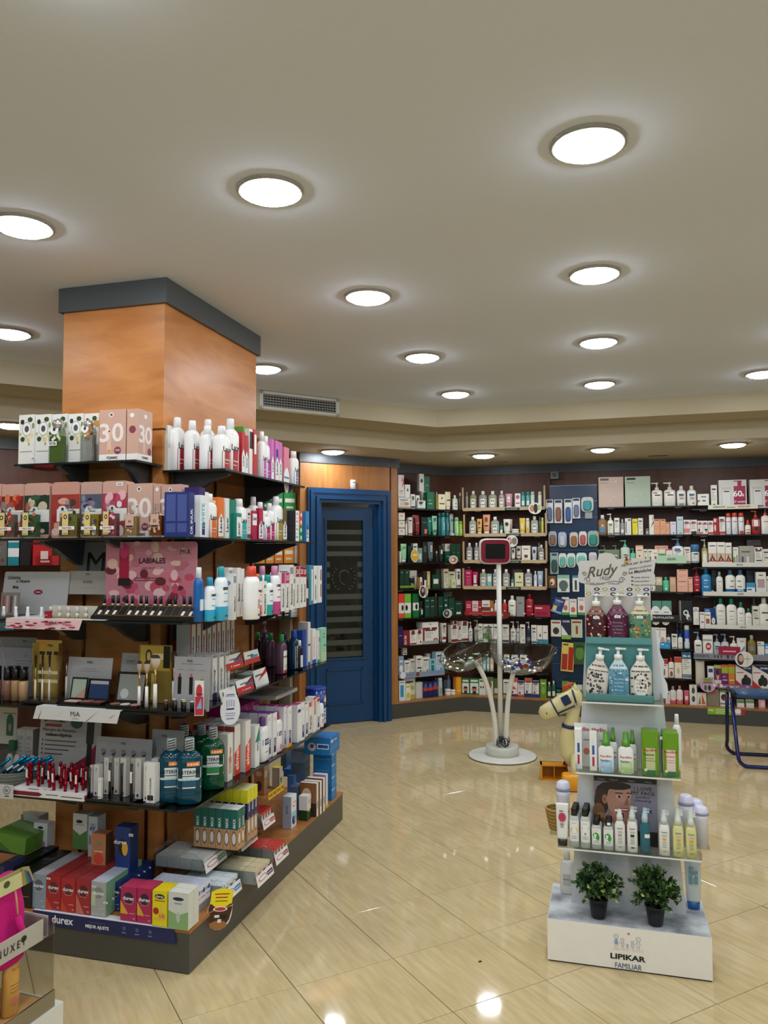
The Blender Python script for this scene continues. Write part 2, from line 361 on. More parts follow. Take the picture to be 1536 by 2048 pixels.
def tile_mat():
    m=mat('porcelain tile','b7a482',.06,spec=.42);nt=m.node_tree;b=nt.nodes['Principled BSDF'];N=nt.nodes.new;L=nt.links.new
    tc=N('ShaderNodeTexCoord');oi=N('ShaderNodeObjectInfo');ad=N('ShaderNodeVectorMath');ad.operation='MULTIPLY_ADD'
    cb=N('ShaderNodeCombineXYZ');L(oi.outputs['Random'],cb.inputs[0]);L(oi.outputs['Random'],cb.inputs[1])
    ad.inputs[1].default_value=(1,1,1);L(tc.outputs['Object'],ad.inputs[0])
    sc_=N('ShaderNodeVectorMath');sc_.operation='SCALE';sc_.inputs['Scale'].default_value=37;L(cb.outputs[0],sc_.inputs[0]);L(sc_.outputs[0],ad.inputs[2])
    mp=N('ShaderNodeMapping');mp.inputs['Scale'].default_value=(20,2.4,1);mp.inputs['Rotation'].default_value=(0,0,radians(-6));L(ad.outputs[0],mp.inputs[0])
    n=N('ShaderNodeTexNoise');n.inputs['Scale'].default_value=2.2;n.inputs['Detail'].default_value=6;n.inputs['Distortion'].default_value=.25;L(mp.outputs[0],n.inputs['Vector'])
    r=N('ShaderNodeValToRGB');e=r.color_ramp.elements;e[0].position=.32;e[0].color=(*lin('c2ad80'),1);e[1].position=.72;e[1].color=(*lin('d4c094'),1)
    L(n.outputs[0],r.inputs[0]);L(r.outputs[0],b.inputs['Base Color']);return m
M['tile']=tile_mat()
TS=.26456*CAMH;tth=.5101;tO=Vector((-.4429,1.7583,0))*CAMH;e1=Vector((cos(tth),sin(tth),0));e2=Vector((-sin(tth),cos(tth),0))
g=.0013;b_=.0012;tm=MB();q=TS-2*g
tm.v=[(g,g,-.003),(g+q,g,-.003),(g+q,g+q,-.003),(g,g+q,-.003),(g,g,-b_),(g+q,g,-b_),(g+q,g+q,-b_),(g,g+q,-b_),(g+b_,g+b_,0),(g+q-b_,g+b_,0),(g+q-b_,g+q-b_,0),(g+b_,g+q-b_,0)]
for ids in ((8,9,10,11),(0,1,5,4),(1,2,6,5),(2,3,7,6),(3,0,4,7),(4,5,9,8),(5,6,10,9),(6,7,11,10),(7,4,8,11)):tm.face(ids,'fff','tile')
tme=tm.mesh('tile');cand=[]
for i in range(-22,30):
    for j in range(-22,26):
        c=tO+(i+.5)*TS*e1+(j+.5)*TS*e2
        if not (LX-.3<c.x<RX+.6 and BY-.3<c.y<10.2):continue
        v=c-Vector((0,0,CAMH));z=v.dot(CF);vis=0
        if z>.5:
            px=768+FPX*v.dot(CR)/z;py=1024-FPX*v.dot(CU)/z
            if -120<px<1656 and 1300<py<2250:vis=1e4/z
        cand.append((vis,i,j))
cand.sort(reverse=True);rest=MB()
for n_,(vis,i,j) in enumerate(cand):
    o_=tO+i*TS*e1+j*TS*e2
    if n_<295 and vis:o=bpy.data.objects.new('tile',tme);COL.objects.link(o);o.parent=floor;o.location=o_;o.rotation_euler=(0,0,tth)
    else:
        T=Matrix.Translation(o_)@ Matrix.Rotation(tth,4,'Z');k=len(rest.v);rest.v += [tuple(T @ Vector(p)) for p in tm.v[8:]];rest.face([k,k+1,k+2,k+3],'fff','tile')
rest.build('tile',floor,kind='stuff')
tr,tl=radians(-17),radians(211.5);T1=Vector((.469,6.848,0));a_=Vector((cos(tr),sin(tr),0));c_=Vector((cos(tl),sin(tl),0))
na=Vector((-a_.y,a_.x,0));nc=Vector((c_.y,-c_.x,0));T2=isect(T1+na*.4,a_,T1+nc*.4,c_)
def ends(T):return T+c_*6.2,T,T+a_*6
A1,B1,D1=ends(T1);A2,B2,D2=ends(T2);cm=MB()
Vz= lambda p,z:(p.x,p.y,z)
cm.poly([Vz(A1,ZC),Vz(B1,ZC),Vz(D1,ZC),(D1.x,BY-1,ZC),(A1.x,BY-1,ZC)],'fff','ceil')
for (p,q,z0,z1) in ((A1,B1,ZL,ZC),(B1,D1,ZL,ZC),(A2,B2,ZS,ZL),(B2,D2,ZS,ZL)):cm.poly([Vz(p,z0),Vz(q,z0),Vz(q,z1),Vz(p,z1)],'fff','ceil_shaded')
for p,q,r_,s_ in ((A1,B1,B2,A2),(B1,D1,D2,B2)):cm.poly([Vz(p,ZL),Vz(q,ZL),Vz(r_,ZL),Vz(s_,ZL)],'fff','ceil_shaded')
cm.poly([Vz(A2,ZS),Vz(B2,ZS),Vz(B2+Vector((0,4,0)),ZS),Vz(A2+Vector((0,6,0)),ZS)],'fff','ceil_shaded');cm.poly([Vz(B2,ZS),Vz(D2,ZS),Vz(D2+Vector((0,5,0)),ZS),Vz(B2+Vector((0,4,0)),ZS)],'fff','ceil_shaded')
cm.build('ceiling',kind='structure')
def wall(name,p,q,z0=0,z1=3.0,m='wallp',th=.08,parent=None):
    p=Vector(p);q=Vector(q);L_=(q-p).length;T=Matrix.Translation((p.x,p.y,0))@ Matrix.Rotation(atan2(q.y-p.y,q.x-p.x),4,'Z')
    return MB().box(0,0,z0,L_,th,z1,'fff',m,T=T).build(name,parent,None if parent else 'structure')
wall('wall_back',CB,CB+dR*4.6,0,ZS,'woodd');wall('wall_corner',CB-dL*.95,CB,0,ZS,'woodd')
wr=MB().box(RX,BY,0,RX+.08,8,3,'fff','wallp').build('wall_right',kind='structure')
MB().box(LX-.08,BY,0,LX,6.2,3,'fff','wallp').build('wall_left',kind='structure')
fw=MB().box(LX,BY-.08,0,RX,BY,.5,'fff','wallp');fw.box(LX,BY-.08,2.6,RX,BY,3,'fff','wallp');fw.box(LX,BY-.08,.5,-3,BY,2.6,'fff','wallp');fw.box(3.4,BY-.08,.5,RX,BY,2.6,'fff','wallp');fw.build('wall_front',kind='structure')
wn=empty('window_1',kind='structure');MB().box(-3,BY-.05,.5,3.4,BY-.04,2.6,'fff','glass').build('window_pane',wn)
fb=MB()
for x in (-3,-.9,1.2,3.34):fb.box(x,BY-.07,.5,x+.06,BY-.01,2.6,'444','trim')
fb.box(-3,BY-.07,.5,3.4,BY-.01,.56,'444','trim');fb.box(-3,BY-.07,2.54,3.4,BY-.01,2.6,'444','trim');fb.build('window_frame',wn)
FD=Frame(D0,AD)
def dbox(m,u0,v0,z0,u1,v1,z1,mt):m.box(u0,v0,z0,u1,v1,z1,'fff',mt,T=FD.T());return m
dw=MB();dbox(dw,-.972,0,0,-.90,.12,ZS,'woodv');dbox(dw,-.90,.0,2.23,-.0,.12,ZS,'woodv');dw.build('wall_door',kind='structure')
dw=MB();dbox(dw,-4.6,PD,0,-.972,PD+.08,ZS,'woodd');dbox(dw,-.972,.12,0,-.94,PD,ZS,'woodd');dw.build('wall_left_back',kind='structure')
t=MB();dbox(t,-4.6,PD-.03,ZS-.09,-.98,PD,ZS,'trim');dbox(t,-.985,-.015,ZS-.09,.0,.0,ZS-.001,'trim');t.build('trim_1',kind='structure')
t=MB();t.box(0,-.012,ZS-.09,4.6,0,ZS-.001,'fff','trim',T=Matrix.Translation(CB-nR*.004)@ Matrix.Rotation(AR,4,'Z'));t.box(-.95,-.012,ZS-.09,0,0,ZS-.001,'fff','trim',T=Matrix.Translation(CB-nL*.004)@ Matrix.Rotation(AL,4,'Z'));t.build('trim_2',kind='structure')
po=MB();TL=Matrix.Translation(W0)@ Matrix.Rotation(AL,4,'Z')
po.box(0,0,.155,.072,.5,ZS-.09,'fff','woodv',T=TL);po.build('wall_post',kind='structure')
MB().box(-.02,-.015,ZS-.09,.09,.45,ZS-.002,'fff','trim',T=TL).build('trim_3',kind='structure')
dr=empty('door_1',D0,AD,kind='structure')
fr=MB()
for k,(e,t_) in enumerate(((.0,.030),(.022,.045),(.05,.036),(.078,.055),(.105,.03))):
    wq=(.022,.028,.028,.027,.033)[k]
    fr.box(-.002-e-wq,-t_,0,-.002-e,.02,2.235-e,'fff','blue');fr.box(-.904+e,-t_,0,-.904+e+wq,.02,2.235-e,'fff','blue');fr.box(-.904+e+wq,-t_,2.235-e-wq,-.002-e-wq,.02,2.235-e,'fff','blue')
fr.box(-.16,.02,0,-.138,.14,2.1,'fff','blue');fr.box(-.78,.02,0,-.762,.14,2.1,'fff','blue');fr.build('door_casing',dr)
LT=Matrix.Translation((-.14,.05,0))@ Matrix.Rotation(radians(-9),4,'Z')
lf=MB();LWD=.66;LH=2.07;gz0,gz1,gx0,gx1=.62,1.94,.13,.50
def lb(m,x0,y0,z0,x1,y1,z1,mt='blue'):m.box(-x1,y0,z0,-x0,y1,z1,'fff',mt,T=LT)
lb(lf,0,0,.01,gx0,.04,LH);lb(lf,gx1,0,.01,LWD,.04,LH);lb(lf,gx0,0,.01,gx1,.04,gz0);lb(lf,gx0,0,gz1,gx1,.04,LH)
for x0,z0,x1,z1 in ((gx0-.02,gz0-.02,gx0,gz1+.02),(gx1,gz0-.02,gx1+.02,gz1+.02),(gx0,gz0-.02,gx1,gz0),(gx0,gz1,gx1,gz1+.02)):lb(lf,x0,-.012,z0,x1,0,z1)
for x0,z0,x1,z1 in ((gx0,.18,gx0+.018,.52),(gx1-.018,.18,gx1,.52),(gx0,.18,gx1,.198),(gx0,.502,gx1,.52)):lb(lf,x0,-.01,z0,x1,0,z1)
lf.build('door_leaf',dr)
gl=MB();lb(gl,gx0,.016,gz0,gx1,.021,gz1,'glass');gl.build('door_pane',dr)
fs=MB();c='45483f'
def fq(x0,z0,x1,z1):fs.box(-x1,.0135,z0,-x0,.0155,z1,c,'paper',T=LT)
for z in (1.85,1.74,1.64):fq(gx0,z-.045,gx1,z)
for z in (1.23,1.12,1.01,.90,.79,.68):fq(gx0,z-.05,gx1,z)
for z in (1.54,1.44,1.33):fq(gx0,z-.05,gx0+.05,z);fq(gx1-.04,z-.05,gx1,z)
q=[];cxx,czz=-.32,1.40
for k in range(26):a=k/25*pi*1.5+.3;q.append(LT @ Vector((cxx+.06*cos(a)*(1-k/60),.013,czz+.06*sin(a)-.02*k/25)))
fs.tube(q,.006,c,'paper',5)
for sgn in (-1,1):
    for k in range(7):
        a=radians(-60+k*18);p=LT @ Vector((cxx+sgn*(.115*cos(a)),.0125,czz+.12*sin(a)-.02));fs.loft([(-.002,.001,.001),(0,.018,.009),(.002,.001,.001)],c,'paper',6,T=Matrix.Translation(p)@ Matrix.Rotation(AD*0+pi/2,4,'X')@ Matrix.Rotation(sgn*(pi/2-a),4,'Z'))
fs.build('frosted_bands',dr)
hg=MB()
for z in (.38,.95,1.45,1.93):hg.tube([(-.139,.035,z-.05),(-.139,.035,z+.05)],.009,'8a8070','metal',8);hg.box(-.165,.03,z-.045,-.139,.036,z+.045,'8a8070','metal')
hg.build('hinge',dr)
h=MB();h.box(-.655,-.02,.98,-.62,0,1.18,'8a7a58','metal',T=LT);h.tube([LT @ Vector(p) for p in ((-.637,-.02,1.12),(-.637,-.05,1.12),(-.56,-.05,1.12))],.008,'8a7a58','metal');h.build('door_handle',dr)
br=MB();dbox(br,-1.6,2.0,0,.3,2.05,2.5,'wallp');dbox(br,-1.0,.15,0,-.95,2,2.5,'wallp');dbox(br,.3,.55,0,.35,2.05,2.5,'wallp');dbox(br,-1.6,.55,2.5,.35,2.05,2.55,'ceil')
br.build('wall_backroom',kind='structure')
brs=empty('back_room_shelf',FD.p(-.55,1.9),AD,'open shelf rack with small boxes seen dimly through the blue door','shelf')
for z in (.7,1.0,1.3,1.6,1.9):MB().box(-.43,-.25,z,.6,0,z+.02,'8a6a48','paper').build('rack_board',brs)
for x in (-.45,.6):MB().box(x,-.25,0,x+.02,0,2.1,'8a6a48').build('rack_side',brs)
for z in (1.021,1.321,1.621):
    x=-.3
    while x<.35:
        w_=random.uniform(.05,.16);o=MB().box(0,0,0,w_*.9,.15,random.uniform(.08,.2),random.choice(['d8d4c8','b06a30','7a3020','e0dcd0','c8b890']),'paper').build('stored_box')
        place(o,FD.p(-.55,1.9)+FD.d*x+FD.n*(-.2)+Vector((0,0,z)),AD);tag(o,'dim storage box behind the frosted door glass','box','boxes in the back room');x += w_
def emis(name,c,s):m=mat(name,c,.5,emit=c,es=s);return m
M['lampface']=emis('lit diffuser','f3f8ff',LAMP)
def ring(m,z0,z1,ri,ro,col,mt,seg=28):
    n=len(m.v)
    for z,r in ((z1,ro),(z0+.003,ro),(z0,ro-.004),(z0,ri+.006),(z0+.004,ri),(z1,ri)):
        for i in range(seg):a=2*pi*i/seg;m.v.append((r*cos(a),r*sin(a),z))
    for k in range(5):
        for i in range(seg):j=(i+1)% seg;m.face([n+k*seg+i,n+k*seg+j,n+(k+1)*seg+j,n+(k+1)*seg+i],col,mt,True)
def downlight(p,z,where):
    e=empty('ceiling_light',(p[0],p[1],z),0,f'round recessed ceiling light, {where}','light','round ceiling lights')
    if not DLM:
        m=MB();ring(m,-.012,0,.1,.117,'9a958c','plastic');DLM.append(m.mesh('bezel'))
        m=MB().loft([(-.03,.03,.03),(-.028,.065,.065),(-.02,.09,.09),(-.004,.1,.1)],'fff','lampface',28,caps=(1,0));DLM.append(m.mesh('diffuser'))
    for nm,me in zip(('bezel','diffuser'),DLM):o=bpy.data.objects.new(nm,me);COL.objects.link(o);o.parent=e
DLM=[]
for x,y,wh in ((1176,286,'largest, at upper right'),(541,380,'large, above the shop centre at left'),(1189,547,'second of the right-hand line'),(736,592,'in front of the column, middle line'),(45,450,'cut by the left picture edge, upper one'),(1197,683,'third of the right-hand line'),(845,713,'middle line, before the farthest one'),(20,665,'left of the column near the picture edge'),(530,736,'partly hidden behind the wood column'),(911,787,'farthest of the middle line'),(1199,767,'farthest of the right-hand line on raised ceiling'),(1525,746,'cut by the right picture edge')):
    downlight(at(x,y,ZC),ZC,wh)
for x,y,wh in ((666,902,'on the low soffit above the blue door'),(967,910,'on the low soffit near the corner'),(1205,898,'on the low soffit above the gift boxes'),(1466,888,'on the low soffit at right'),(22,849,'on the low soffit at far left')):
    downlight(at(x,y,ZS),ZS,wh)
for x,y in ((.35,1.25),(-.65,1.55),(1.7,2.0),(1.45,.8),(-1.7,1.7),(2.0,3.1),(-.9,.3),(.1,0.1),(-2.5,2.9),(3.0,1.7),(1.2,-.5),(-1.8,-.4),(3.4,4.3),(2.4,4.4),(0,-1.6),(2.4,-1.6),(-2.2,-1.8),(-.4,-.8),(.6,-1),(-1.2,-1.2),(1.9,.1),(-3.2,.8),(.9,-2.4),(-1.1,-2.6),(3.4,-.2)):downlight((x,y),ZC,'unseen, behind the camera or outside the picture')  # unseen lights; the later ones added to brighten the column and stand fronts
downlight(at(598,914,ZS),ZS,'small one peeking above the door panel')
e=Vector((cos(radians(31.5)),sin(radians(31.5)),0));pv=onpl(600,799,T1,c_);vt=empty('air_vent',(pv.x,pv.y,2.795),radians(31.5),'white rectangular air grille on the ceiling step','vent')
m=MB();w2,h2=.345,.068
for q in ((-w2,-h2,w2,-h2+.02),(-w2,h2-.02,w2,h2),(-w2,-h2,-w2+.03,h2),(w2-.03,-h2,w2,h2)):m.box(q[0],-.012,q[1],q[2],0,q[3],'d0d0cc','plastic')
m.build('grille_frame',vt);MB().box(-w2+.02,-.001,-h2+.01,w2-.02,.002,h2-.01,'1a1a18','paper').build('grille_back',vt)
for k in range(5):
    z=-.04+k*.02;MB().box(-w2+.03,-.009,z-.0025,w2-.03,-.003,z+.0025,'a8a8a4','plastic').build('slat',vt)
m=MB()
for k in range(26):x=-w2+.045+k*.0236;m.box(x-.002,-.006,-h2+.02,x+.002,-.002,h2-.02,'8a8a86','plastic')
m.build('fin',vt)
for x,y in ((998,923),(1317,911)):
    p=at(x,y,ZS);o=MB().box(-.09,-.006,-.006,.09,.006,0,'222','paper').build('slot_vent');place(o,(p.x,p.y,ZS),AR);tag(o,'narrow dark slot in the soffit '+('near the corner' if x<1100 else 'above the white bottles'),'vent')
s=empty('door_sensor',FD.hit and FD.p(FD.hit(704,980)[0],0,2.236),AD,'small white sensor box on top of the blue door casing','sensor');MB().loft([(0,.02,.016),(.002,.024,.018),(.088,.024,.018),(.09,.02,.016)],'e4e4dc','plastic',12,5,cy=-.018).build('sensor_body',s)
MB().box(-.012,-.038,.06,.012,-.036,.07,'a0a0a0','plastic').build('sensor_window',s)
pc=at(1109,930,ZS);cc=empty('security_camera',(pc.x,pc.y-.02,ZS),AR,'small grey security camera hanging from the soffit near the corner','camera')
MB().tube([(0,0,0),(0,0,-.08)],.008,'8a8a84','plastic').loft([(-.008,.03,.03),(0,.03,.03)],'8a8a84','plastic').build('mount',cc);MB().box(-.04,-.09,-.16,.04,.05,-.08,'6a6c68','plastic').build('camera_body',cc)
MB().tube([(0,-.088,-.12),(0,-.1,-.12)],.02,'1a1a1a','plastic',14).build('lens',cc);MB().tube([(0,.03,-.16),(.01,.06,-.2),(.03,.12,-.3)],.004,'5a2018','plastic',6).build('cable',cc)
# ================================================================ wood column
col=MB();TI=Matrix.Translation(C0)@ Matrix.Rotation(TH,4,'Z')
CW,CD=.54,.985
colo=empty('wall_column',kind='structure')
MB().box(0,0,2.18,CD,CW,ZC-.10,'fff','woodf',T=TI).build('column_upper_panel',colo);MB().box(.004,.004,.16,CD-.004,CW-.004,2.176,'fff','woodf',T=TI).build('column_lower_panel',colo)
m=MB();m.box(-.018,-.018,ZC-.115,CD+.018,CW+.018,ZC-.001,'fff','trim',T=TI);m.build('column_trim',colo)
m=MB();m.box(-.0015,.10,2.1,.004,.105,2.18,'1a1008','paper',T=TI);m.box(-.0015,0,2.176,.003,.105,2.18,'1a1008','paper',T=TI);m.box(0,-.0015,2.176,.17,.003,2.18,'1a1008','paper',T=TI);m.box(.168,-.0015,2.13,.172,.003,2.18,'1a1008','paper',T=TI);m.build('panel_joint',colo)
m=MB()
for b in (.06,.40):m.box(-.006,b-.006,.2,.002,b+.006,2.1,'6a4828','metal',T=TI)
for a in (.06,.5,.93):m.box(a-.006,-.006,.2,a+.006,.002,2.1,'6a4828','metal',T=TI)
m.build('shelf_standard',colo)
pl=empty('display_plinth',kind='structure');O=.358;BE=.98
m=MB();m.box(-O,-O,.004,1.48,BE,.153,'fff','grey',T=TI);m.build('plinth_skirt',pl);MB().box(-O-.002,-O-.002,.153,1.482,BE,.165,'fff','woodv',T=TI).build('plinth_top',pl)
MB().box(-O+.004,-O+.004,0,1.476,BE-.004,.005,'111','paper',T=TI).build('plinth_foot',pl)
def arc_corner(a0,b0,r,n=6):
    return [(a0+r-r*cos(pi/2*k/n),b0+r-r*sin(pi/2*k/n)) for k in range(n+1)]
def gshelf(name,pts,z,label,br):
    e=empty(name,C0+Vector((0,0,z)),TH,label,'shelf',None);m=MB();m.prism(pts,-.009,0,'1d2422','glass','141a18','plastic');m.build('glass_pane',e)
    for (a,b,L_,ax) in br:
        q=[(0,0),(0,-.012),(-L_*.3,-.03),(-L_*.62,-.075),(-L_*.85,-.10),(-L_,-.105),(-L_,0)]
        if ax=='f':Tm=Matrix(((1,0,0,-(L_)*0-.0),(0,0,1,b),(0,1,0,-.0095),(0,0,0,1)))
        pts2=[(-L_*.97,-.0),(-L_*.97,-.012),(-L_*.7,-.035),(-L_*.45,-.075),(-L_*.2,-.105),(0,-.11),(0,0)]
        m=MB()
        if ax=='f':Tm=Matrix(((1,0,0,0),(0,0,1,b),(0,1,0,-.0095),(0,0,0,1)))
        else:Tm=Matrix(((0,0,1,a),(1,0,0,0),(0,1,0,-.0095),(0,0,0,1)))
        m.prism(pts2,-.012,.012,'3c4246','plastic',T=Tm);m.build('bracket',e)
    return e
gshelf('glass_shelf',[(-.215,0),(-.0,0),(-.0,.62),(-.215,.62)][::1],2.012,'top glass shelf holding the boxed perfumes',[(0,.08,.2,'f'),(0,.40,.2,'f')])
gshelf('glass_shelf',[(0,-.31),(.965,-.31),(.965,0),(0,0)],1.987,'top glass shelf holding the white mouthwash bottles',[(.1,0,.29,'r'),(.86,0,.29,'r')])
def full(a0,o,aend,r):return arc_corner(-o,-o,r)+[(aend,-o),(aend,0),(0,0),(0,BE-.05),(-o,BE-.05)]
ZI={2:1.677,3:1.337,4:.976,5:.606}
for k,aend,r,o,lb in ((2,1.07,.03,.33,'second glass shelf from the top of the wood column'),(3,1.12,.05,.34,'glass shelf holding lipstick tray and teal bottles'),(4,1.27,.05,.335,'glass shelf holding makeup brushes and boxed toothpaste'),(5,1.31,.07,.34,'lowest glass shelf holding the green mouthwash bottles')):
    gshelf('glass_shelf',full(0,o,aend,r),ZI[k],lb,[(0,.08,.3,'f'),(0,.40,.3,'f'),(.12,0,.3,'r'),(.88,0,.3,'r')])
# ================================================================ wall shelving
FR_=Frame(W1,AR);FL_=Frame(W1,AL)
ZW=[.155,.40,.697,.97,1.257,1.528,1.803,2.074]
sk=MB();pts=[W0,W1,W1+dR*3.5]
ps=[W0,W1,W1+dR*3.6,W1+dR*3.6+nR*PD,CB,CB-dL*.95]
sk.prism([(p.x,p.y) for p in ps],.0,.142,'fff','grey');sk.build('baseboard_back',kind='structure')
MB().prism([(p.x,p.y) for p in ps],.142,.155,'fff','woodv').build('shelf_base',None,'structure')
def wshelf(fr,u0,u1,z,label,m_='black'):
    e=empty('wall_shelf',fr.p((u0+u1)/2,.06,z),fr.ang,label,'shelf');L_=(u1-u0)/2
    MB().box(-L_,0,-.012,L_,PD-.065,0,'10100f','glass' if 0 else 'plastic').build('shelf_board',e)
    for x in (-L_+.1,L_-.1):MB().loft([(-.02,.03,.015),(-.012,.035,.02)],'a8aaa4','plastic',10,cx=x,cy=.05).build('shelf_clip',e)
    return e
uC=(FR_.hit(1095,1100)[0],FR_.hit(1200,1100)[0],FR_.hit(1385,1100)[0],3.45)
def mitre(side,z,uu0,uu1,lab):
    pass
for k,z in enumerate(ZW[1:]):
    nm=['lowest','second lowest','third lowest','fourth lowest','fifth lowest','sixth lowest','top'][k]
    wshelf(FL_,-.80,-.03,z,f'{nm} dark shelf of the narrow angled unit beside the door');wshelf(FR_,.035,uC[0]-.01,z,f'{nm} dark shelf of the unit behind the bowl stand')
    zc=(.405,.687,.957,1.237,1.517,1.796,2.075)[k];wshelf(FR_,uC[1]+.01,uC[2]-.012,zc,f'{nm} dark shelf right of the blue hook panel')
    zd=(.335,.60,.888,1.203,1.478,1.79,2.04)[k];wshelf(FR_,uC[2]+.012,uC[3],zd,f'{nm} dark shelf of the rightmost wall unit')
dv=MB()
for u in (uC[0]-.002,uC[1]):dv.box(u-.01,.30,.155,u+.01,PD,2.4,'fff','woodd',T=FR_.T())
dv.build('shelf_divider',kind='structure')
FW=Frame(D0,AD)
MB().box(-4.5,0,0,-.975,PD,.15,'fff','grey',T=FW.T()).build('baseboard_left',kind='structure')
for z,nm in ((.6,'low'),(1.035,'third'),(1.53,'second'),(2.0,'top')):
    for u0,u1 in ((-2.1,-.985),(-4.4,-2.15)):
        e=empty('wall_shelf',FW.p((u0+u1)/2,.03,z),AD,f'{nm} dark shelf on the wall left of the door, {"near" if u0 > -3 else "far"} part','shelf');L_=(u1-u0)/2
        MB().box(-L_,0,-.014,L_,PD-.05,0,'14110f','plastic').build('shelf_board',e)
dv=MB();dv.box(-2.13,.02,.15,-2.11,PD,2.4,'fff','woodv',T=FW.T());dv.build('shelf_divider',kind='structure')
BN[0]='shampoo_carton'
# ================================================================ products on the wall units
CA,CBX,CC,CDX,CE,CF_=(780,920,4.655),(780,1170,4.655),(1060,1080,4.8),(1080,920,5.908),(1300,930,6.508),(1290,1170,6.244)
def wr_(fr,z,org,ph,lines):row(fr,z,org,ph,'products, '+ph,lines,v0=.08)
LF='r:.0,.1,1,.8,f4f2e8 e:.5,.62,.22,.1,3a5a40 r:.15,.3,.85,.36,1a2a22 r:.25,.18,.75,.21,888'
NL='on top shelf beside door'
wr_(FL_,ZW[7],CA,'on top shelf beside door','''
78 190 355 b f3efe3 r:0,.1,1,.2,d8b898 e:.7,.45,.2,.16,c89870 g:c8a080 | wide cream carton
76 138 275 b f3efe3 b=354 v=.11 g:a8b8c8 | cream carton stacked second
75 130 140 b f4e8e4 b=274 v=.11 t:.6,.1,1,.4,1,.9,c04a60 t:.5,.5,.9,.6,.7,.95,d88090 | pale carton with pink stripes
140 188 230 b f2f2ee b=352 v=.1 t:.3,.5,.7,.5,.5,.8,1c2430 | white leaf-print carton on another
196 234 320 b efeee6 e:.5,.7,.25,.12,1c2a2a g:556 | slim white leaf-print carton
240 276 330 b efeee6 v=.12 e:.5,.7,.25,.12,1c2a2a | short white leaf-print carton
258 330 378 b e8e8e0 e:.4,.7,.25,.2,1c2a2a g:667 | low white carton
294 340 294 b dcdcd0 v=.16 e:.5,.6,.25,.1,1c2a2a | grey-white carton
345 412 298 b 0f6a44 k=0 r:.2,.3,.7,.34,d0e0d0 r:.2,.5,.6,.54,8ac0a0 | dark green carton
272 316 130 b e8e8dc b=292 v=.16 e:.5,.6,.28,.12,1c2a2a | tall white carton perched high
318 368 155 b 0d6b50 b=296 v=.17 r:.3,.4,.8,.44,a0d0b8 | green carton perched high
430 448 300 bt d8b850 c=e8d8a0 L | thin golden bottle
450 516 320 b efe8c8 r:.15,.35,.85,.42,2a3028 e:.5,.75,.14,.08,8a8040 | cream carton with dark bar
522 574 295 tb e9dfc0 c=f0ead8 r:.1,.4,.9,.48,2a3028 | cream tube
590 636 328 bt d8dccc c=f4f4f0 '''+LF+''' | small clear bottle with white label
642 676 305 bt 3a3a30 c=bcbcb0 | dim brown bottle
''')
wr_(FL_,ZW[6],CA,'on second shelf beside door','''
80 138 632 b efe8dc r:.3,.4,.7,.7,c8b8a0 r:0,.9,1,1,a08878 | small cream carton at the bottom
80 138 562 b efe8dc b=628 r:.3,.4,.7,.7,c8b8a0 r:0,.9,1,1,a08878 | small cream carton in the middle
80 138 490 b efe8dc b=558 r:.3,.4,.7,.7,c8b8a0 r:0,.9,1,1,a08878 | small cream carton on top
145 163 565 bt e8e0d8 c=ccc | slim pale bottle
172 208 535 b ece4dc g:8a4030 | slim white carton
214 286 510 tb 7c2026 c=5a1418 r:.2,.6,.8,.66,d8a0a0 g:c88080 | large dark red tube
240 282 535 tb 8a2a2c c=5a1418 v=.05 r:.2,.6,.8,.66,d8a0a0 | front dark red tube
290 350 535 b 0c241c r:.5,.1,.9,.35,d87858 r:.2,.7,.8,.74,5a8070 | black-green carton
354 394 532 tb 0d7a68 c=0a5a4a r:.2,.7,.8,.76,c0e0d8 | teal tube
398 446 520 tb 8fcfae c=5aa888 r:.2,.7,.8,.76,2a6a58 g:2a6a58 | mint green tube
452 481 490 ae 1d5a58 c=2a6a64 v=.1 | tall dark teal can
486 523 488 ae 4a9aa0 c=2a6a64 r:.3,.3,.7,.7,8ac8c8 | tall teal can
526 556 488 ae 2f7274 c=2a6a64 r:.3,.3,.7,.7,6ab0b0 | slim teal can
560 597 500 tb 9fb8b0 c=e0e0e0 v=.11 r:.2,.6,.8,.7,4a6a60 | silver green tube
568 610 680 jr c8ccc8 c=b8b8b8 v=.06 | flat silver jar
612 649 532 ae 9cd49a c=8aca8a r:.3,.2,.7,.6,d8f0d8 | pale green can
652 683 568 ae a8d030 c=98c428 r:.3,.2,.7,.6,e0f0a0 | lime green can
''')
wr_(FL_,ZW[5],CA,'on third shelf beside door','''
90 104 850 b e0e0d8 | thin white carton
106 162 780 tb 9fdca8 c=e0f0e0 r:.25,.7,.75,.8,4a9a60 | pale mint tube
168 212 800 b 12342a r:.3,.3,.7,.34,6a9080 | dark green carton
216 256 778 b dfe4dc g:3a5a4a | white-labelled carton
262 300 820 b 7a9a90 r:.2,.2,.8,.6,c8d4cc | grey-green carton
305 346 765 b 15221d r:.2,.5,.8,.8,4a5a50 | black carton with grey panel
358 410 762 tb 5a6c70 c=24302c r:.3,.4,.8,.8,b8c0bc | slate tube
424 458 850 bt 20302a c=c8ccc8 L | small dark bottle
463 502 798 tb 28332e c=1a221e r:.2,.4,.8,.7,d8dcd4 | black tube with white label
512 572 780 b e0ddd0 b=850 v=.14 r:.3,.3,.7,.7,a8a090 | cream carton
512 572 852 b 0e4a34 v=.1 r:.3,.5,.7,.56,a8c8b8 | small green carton
576 612 782 b 0e3e28 r:.3,.5,.7,.54,5a8a70 | dark green carton
615 653 782 b 0e3e28 r:.3,.5,.7,.54,5a8a70 | rightmost dark green carton
''')
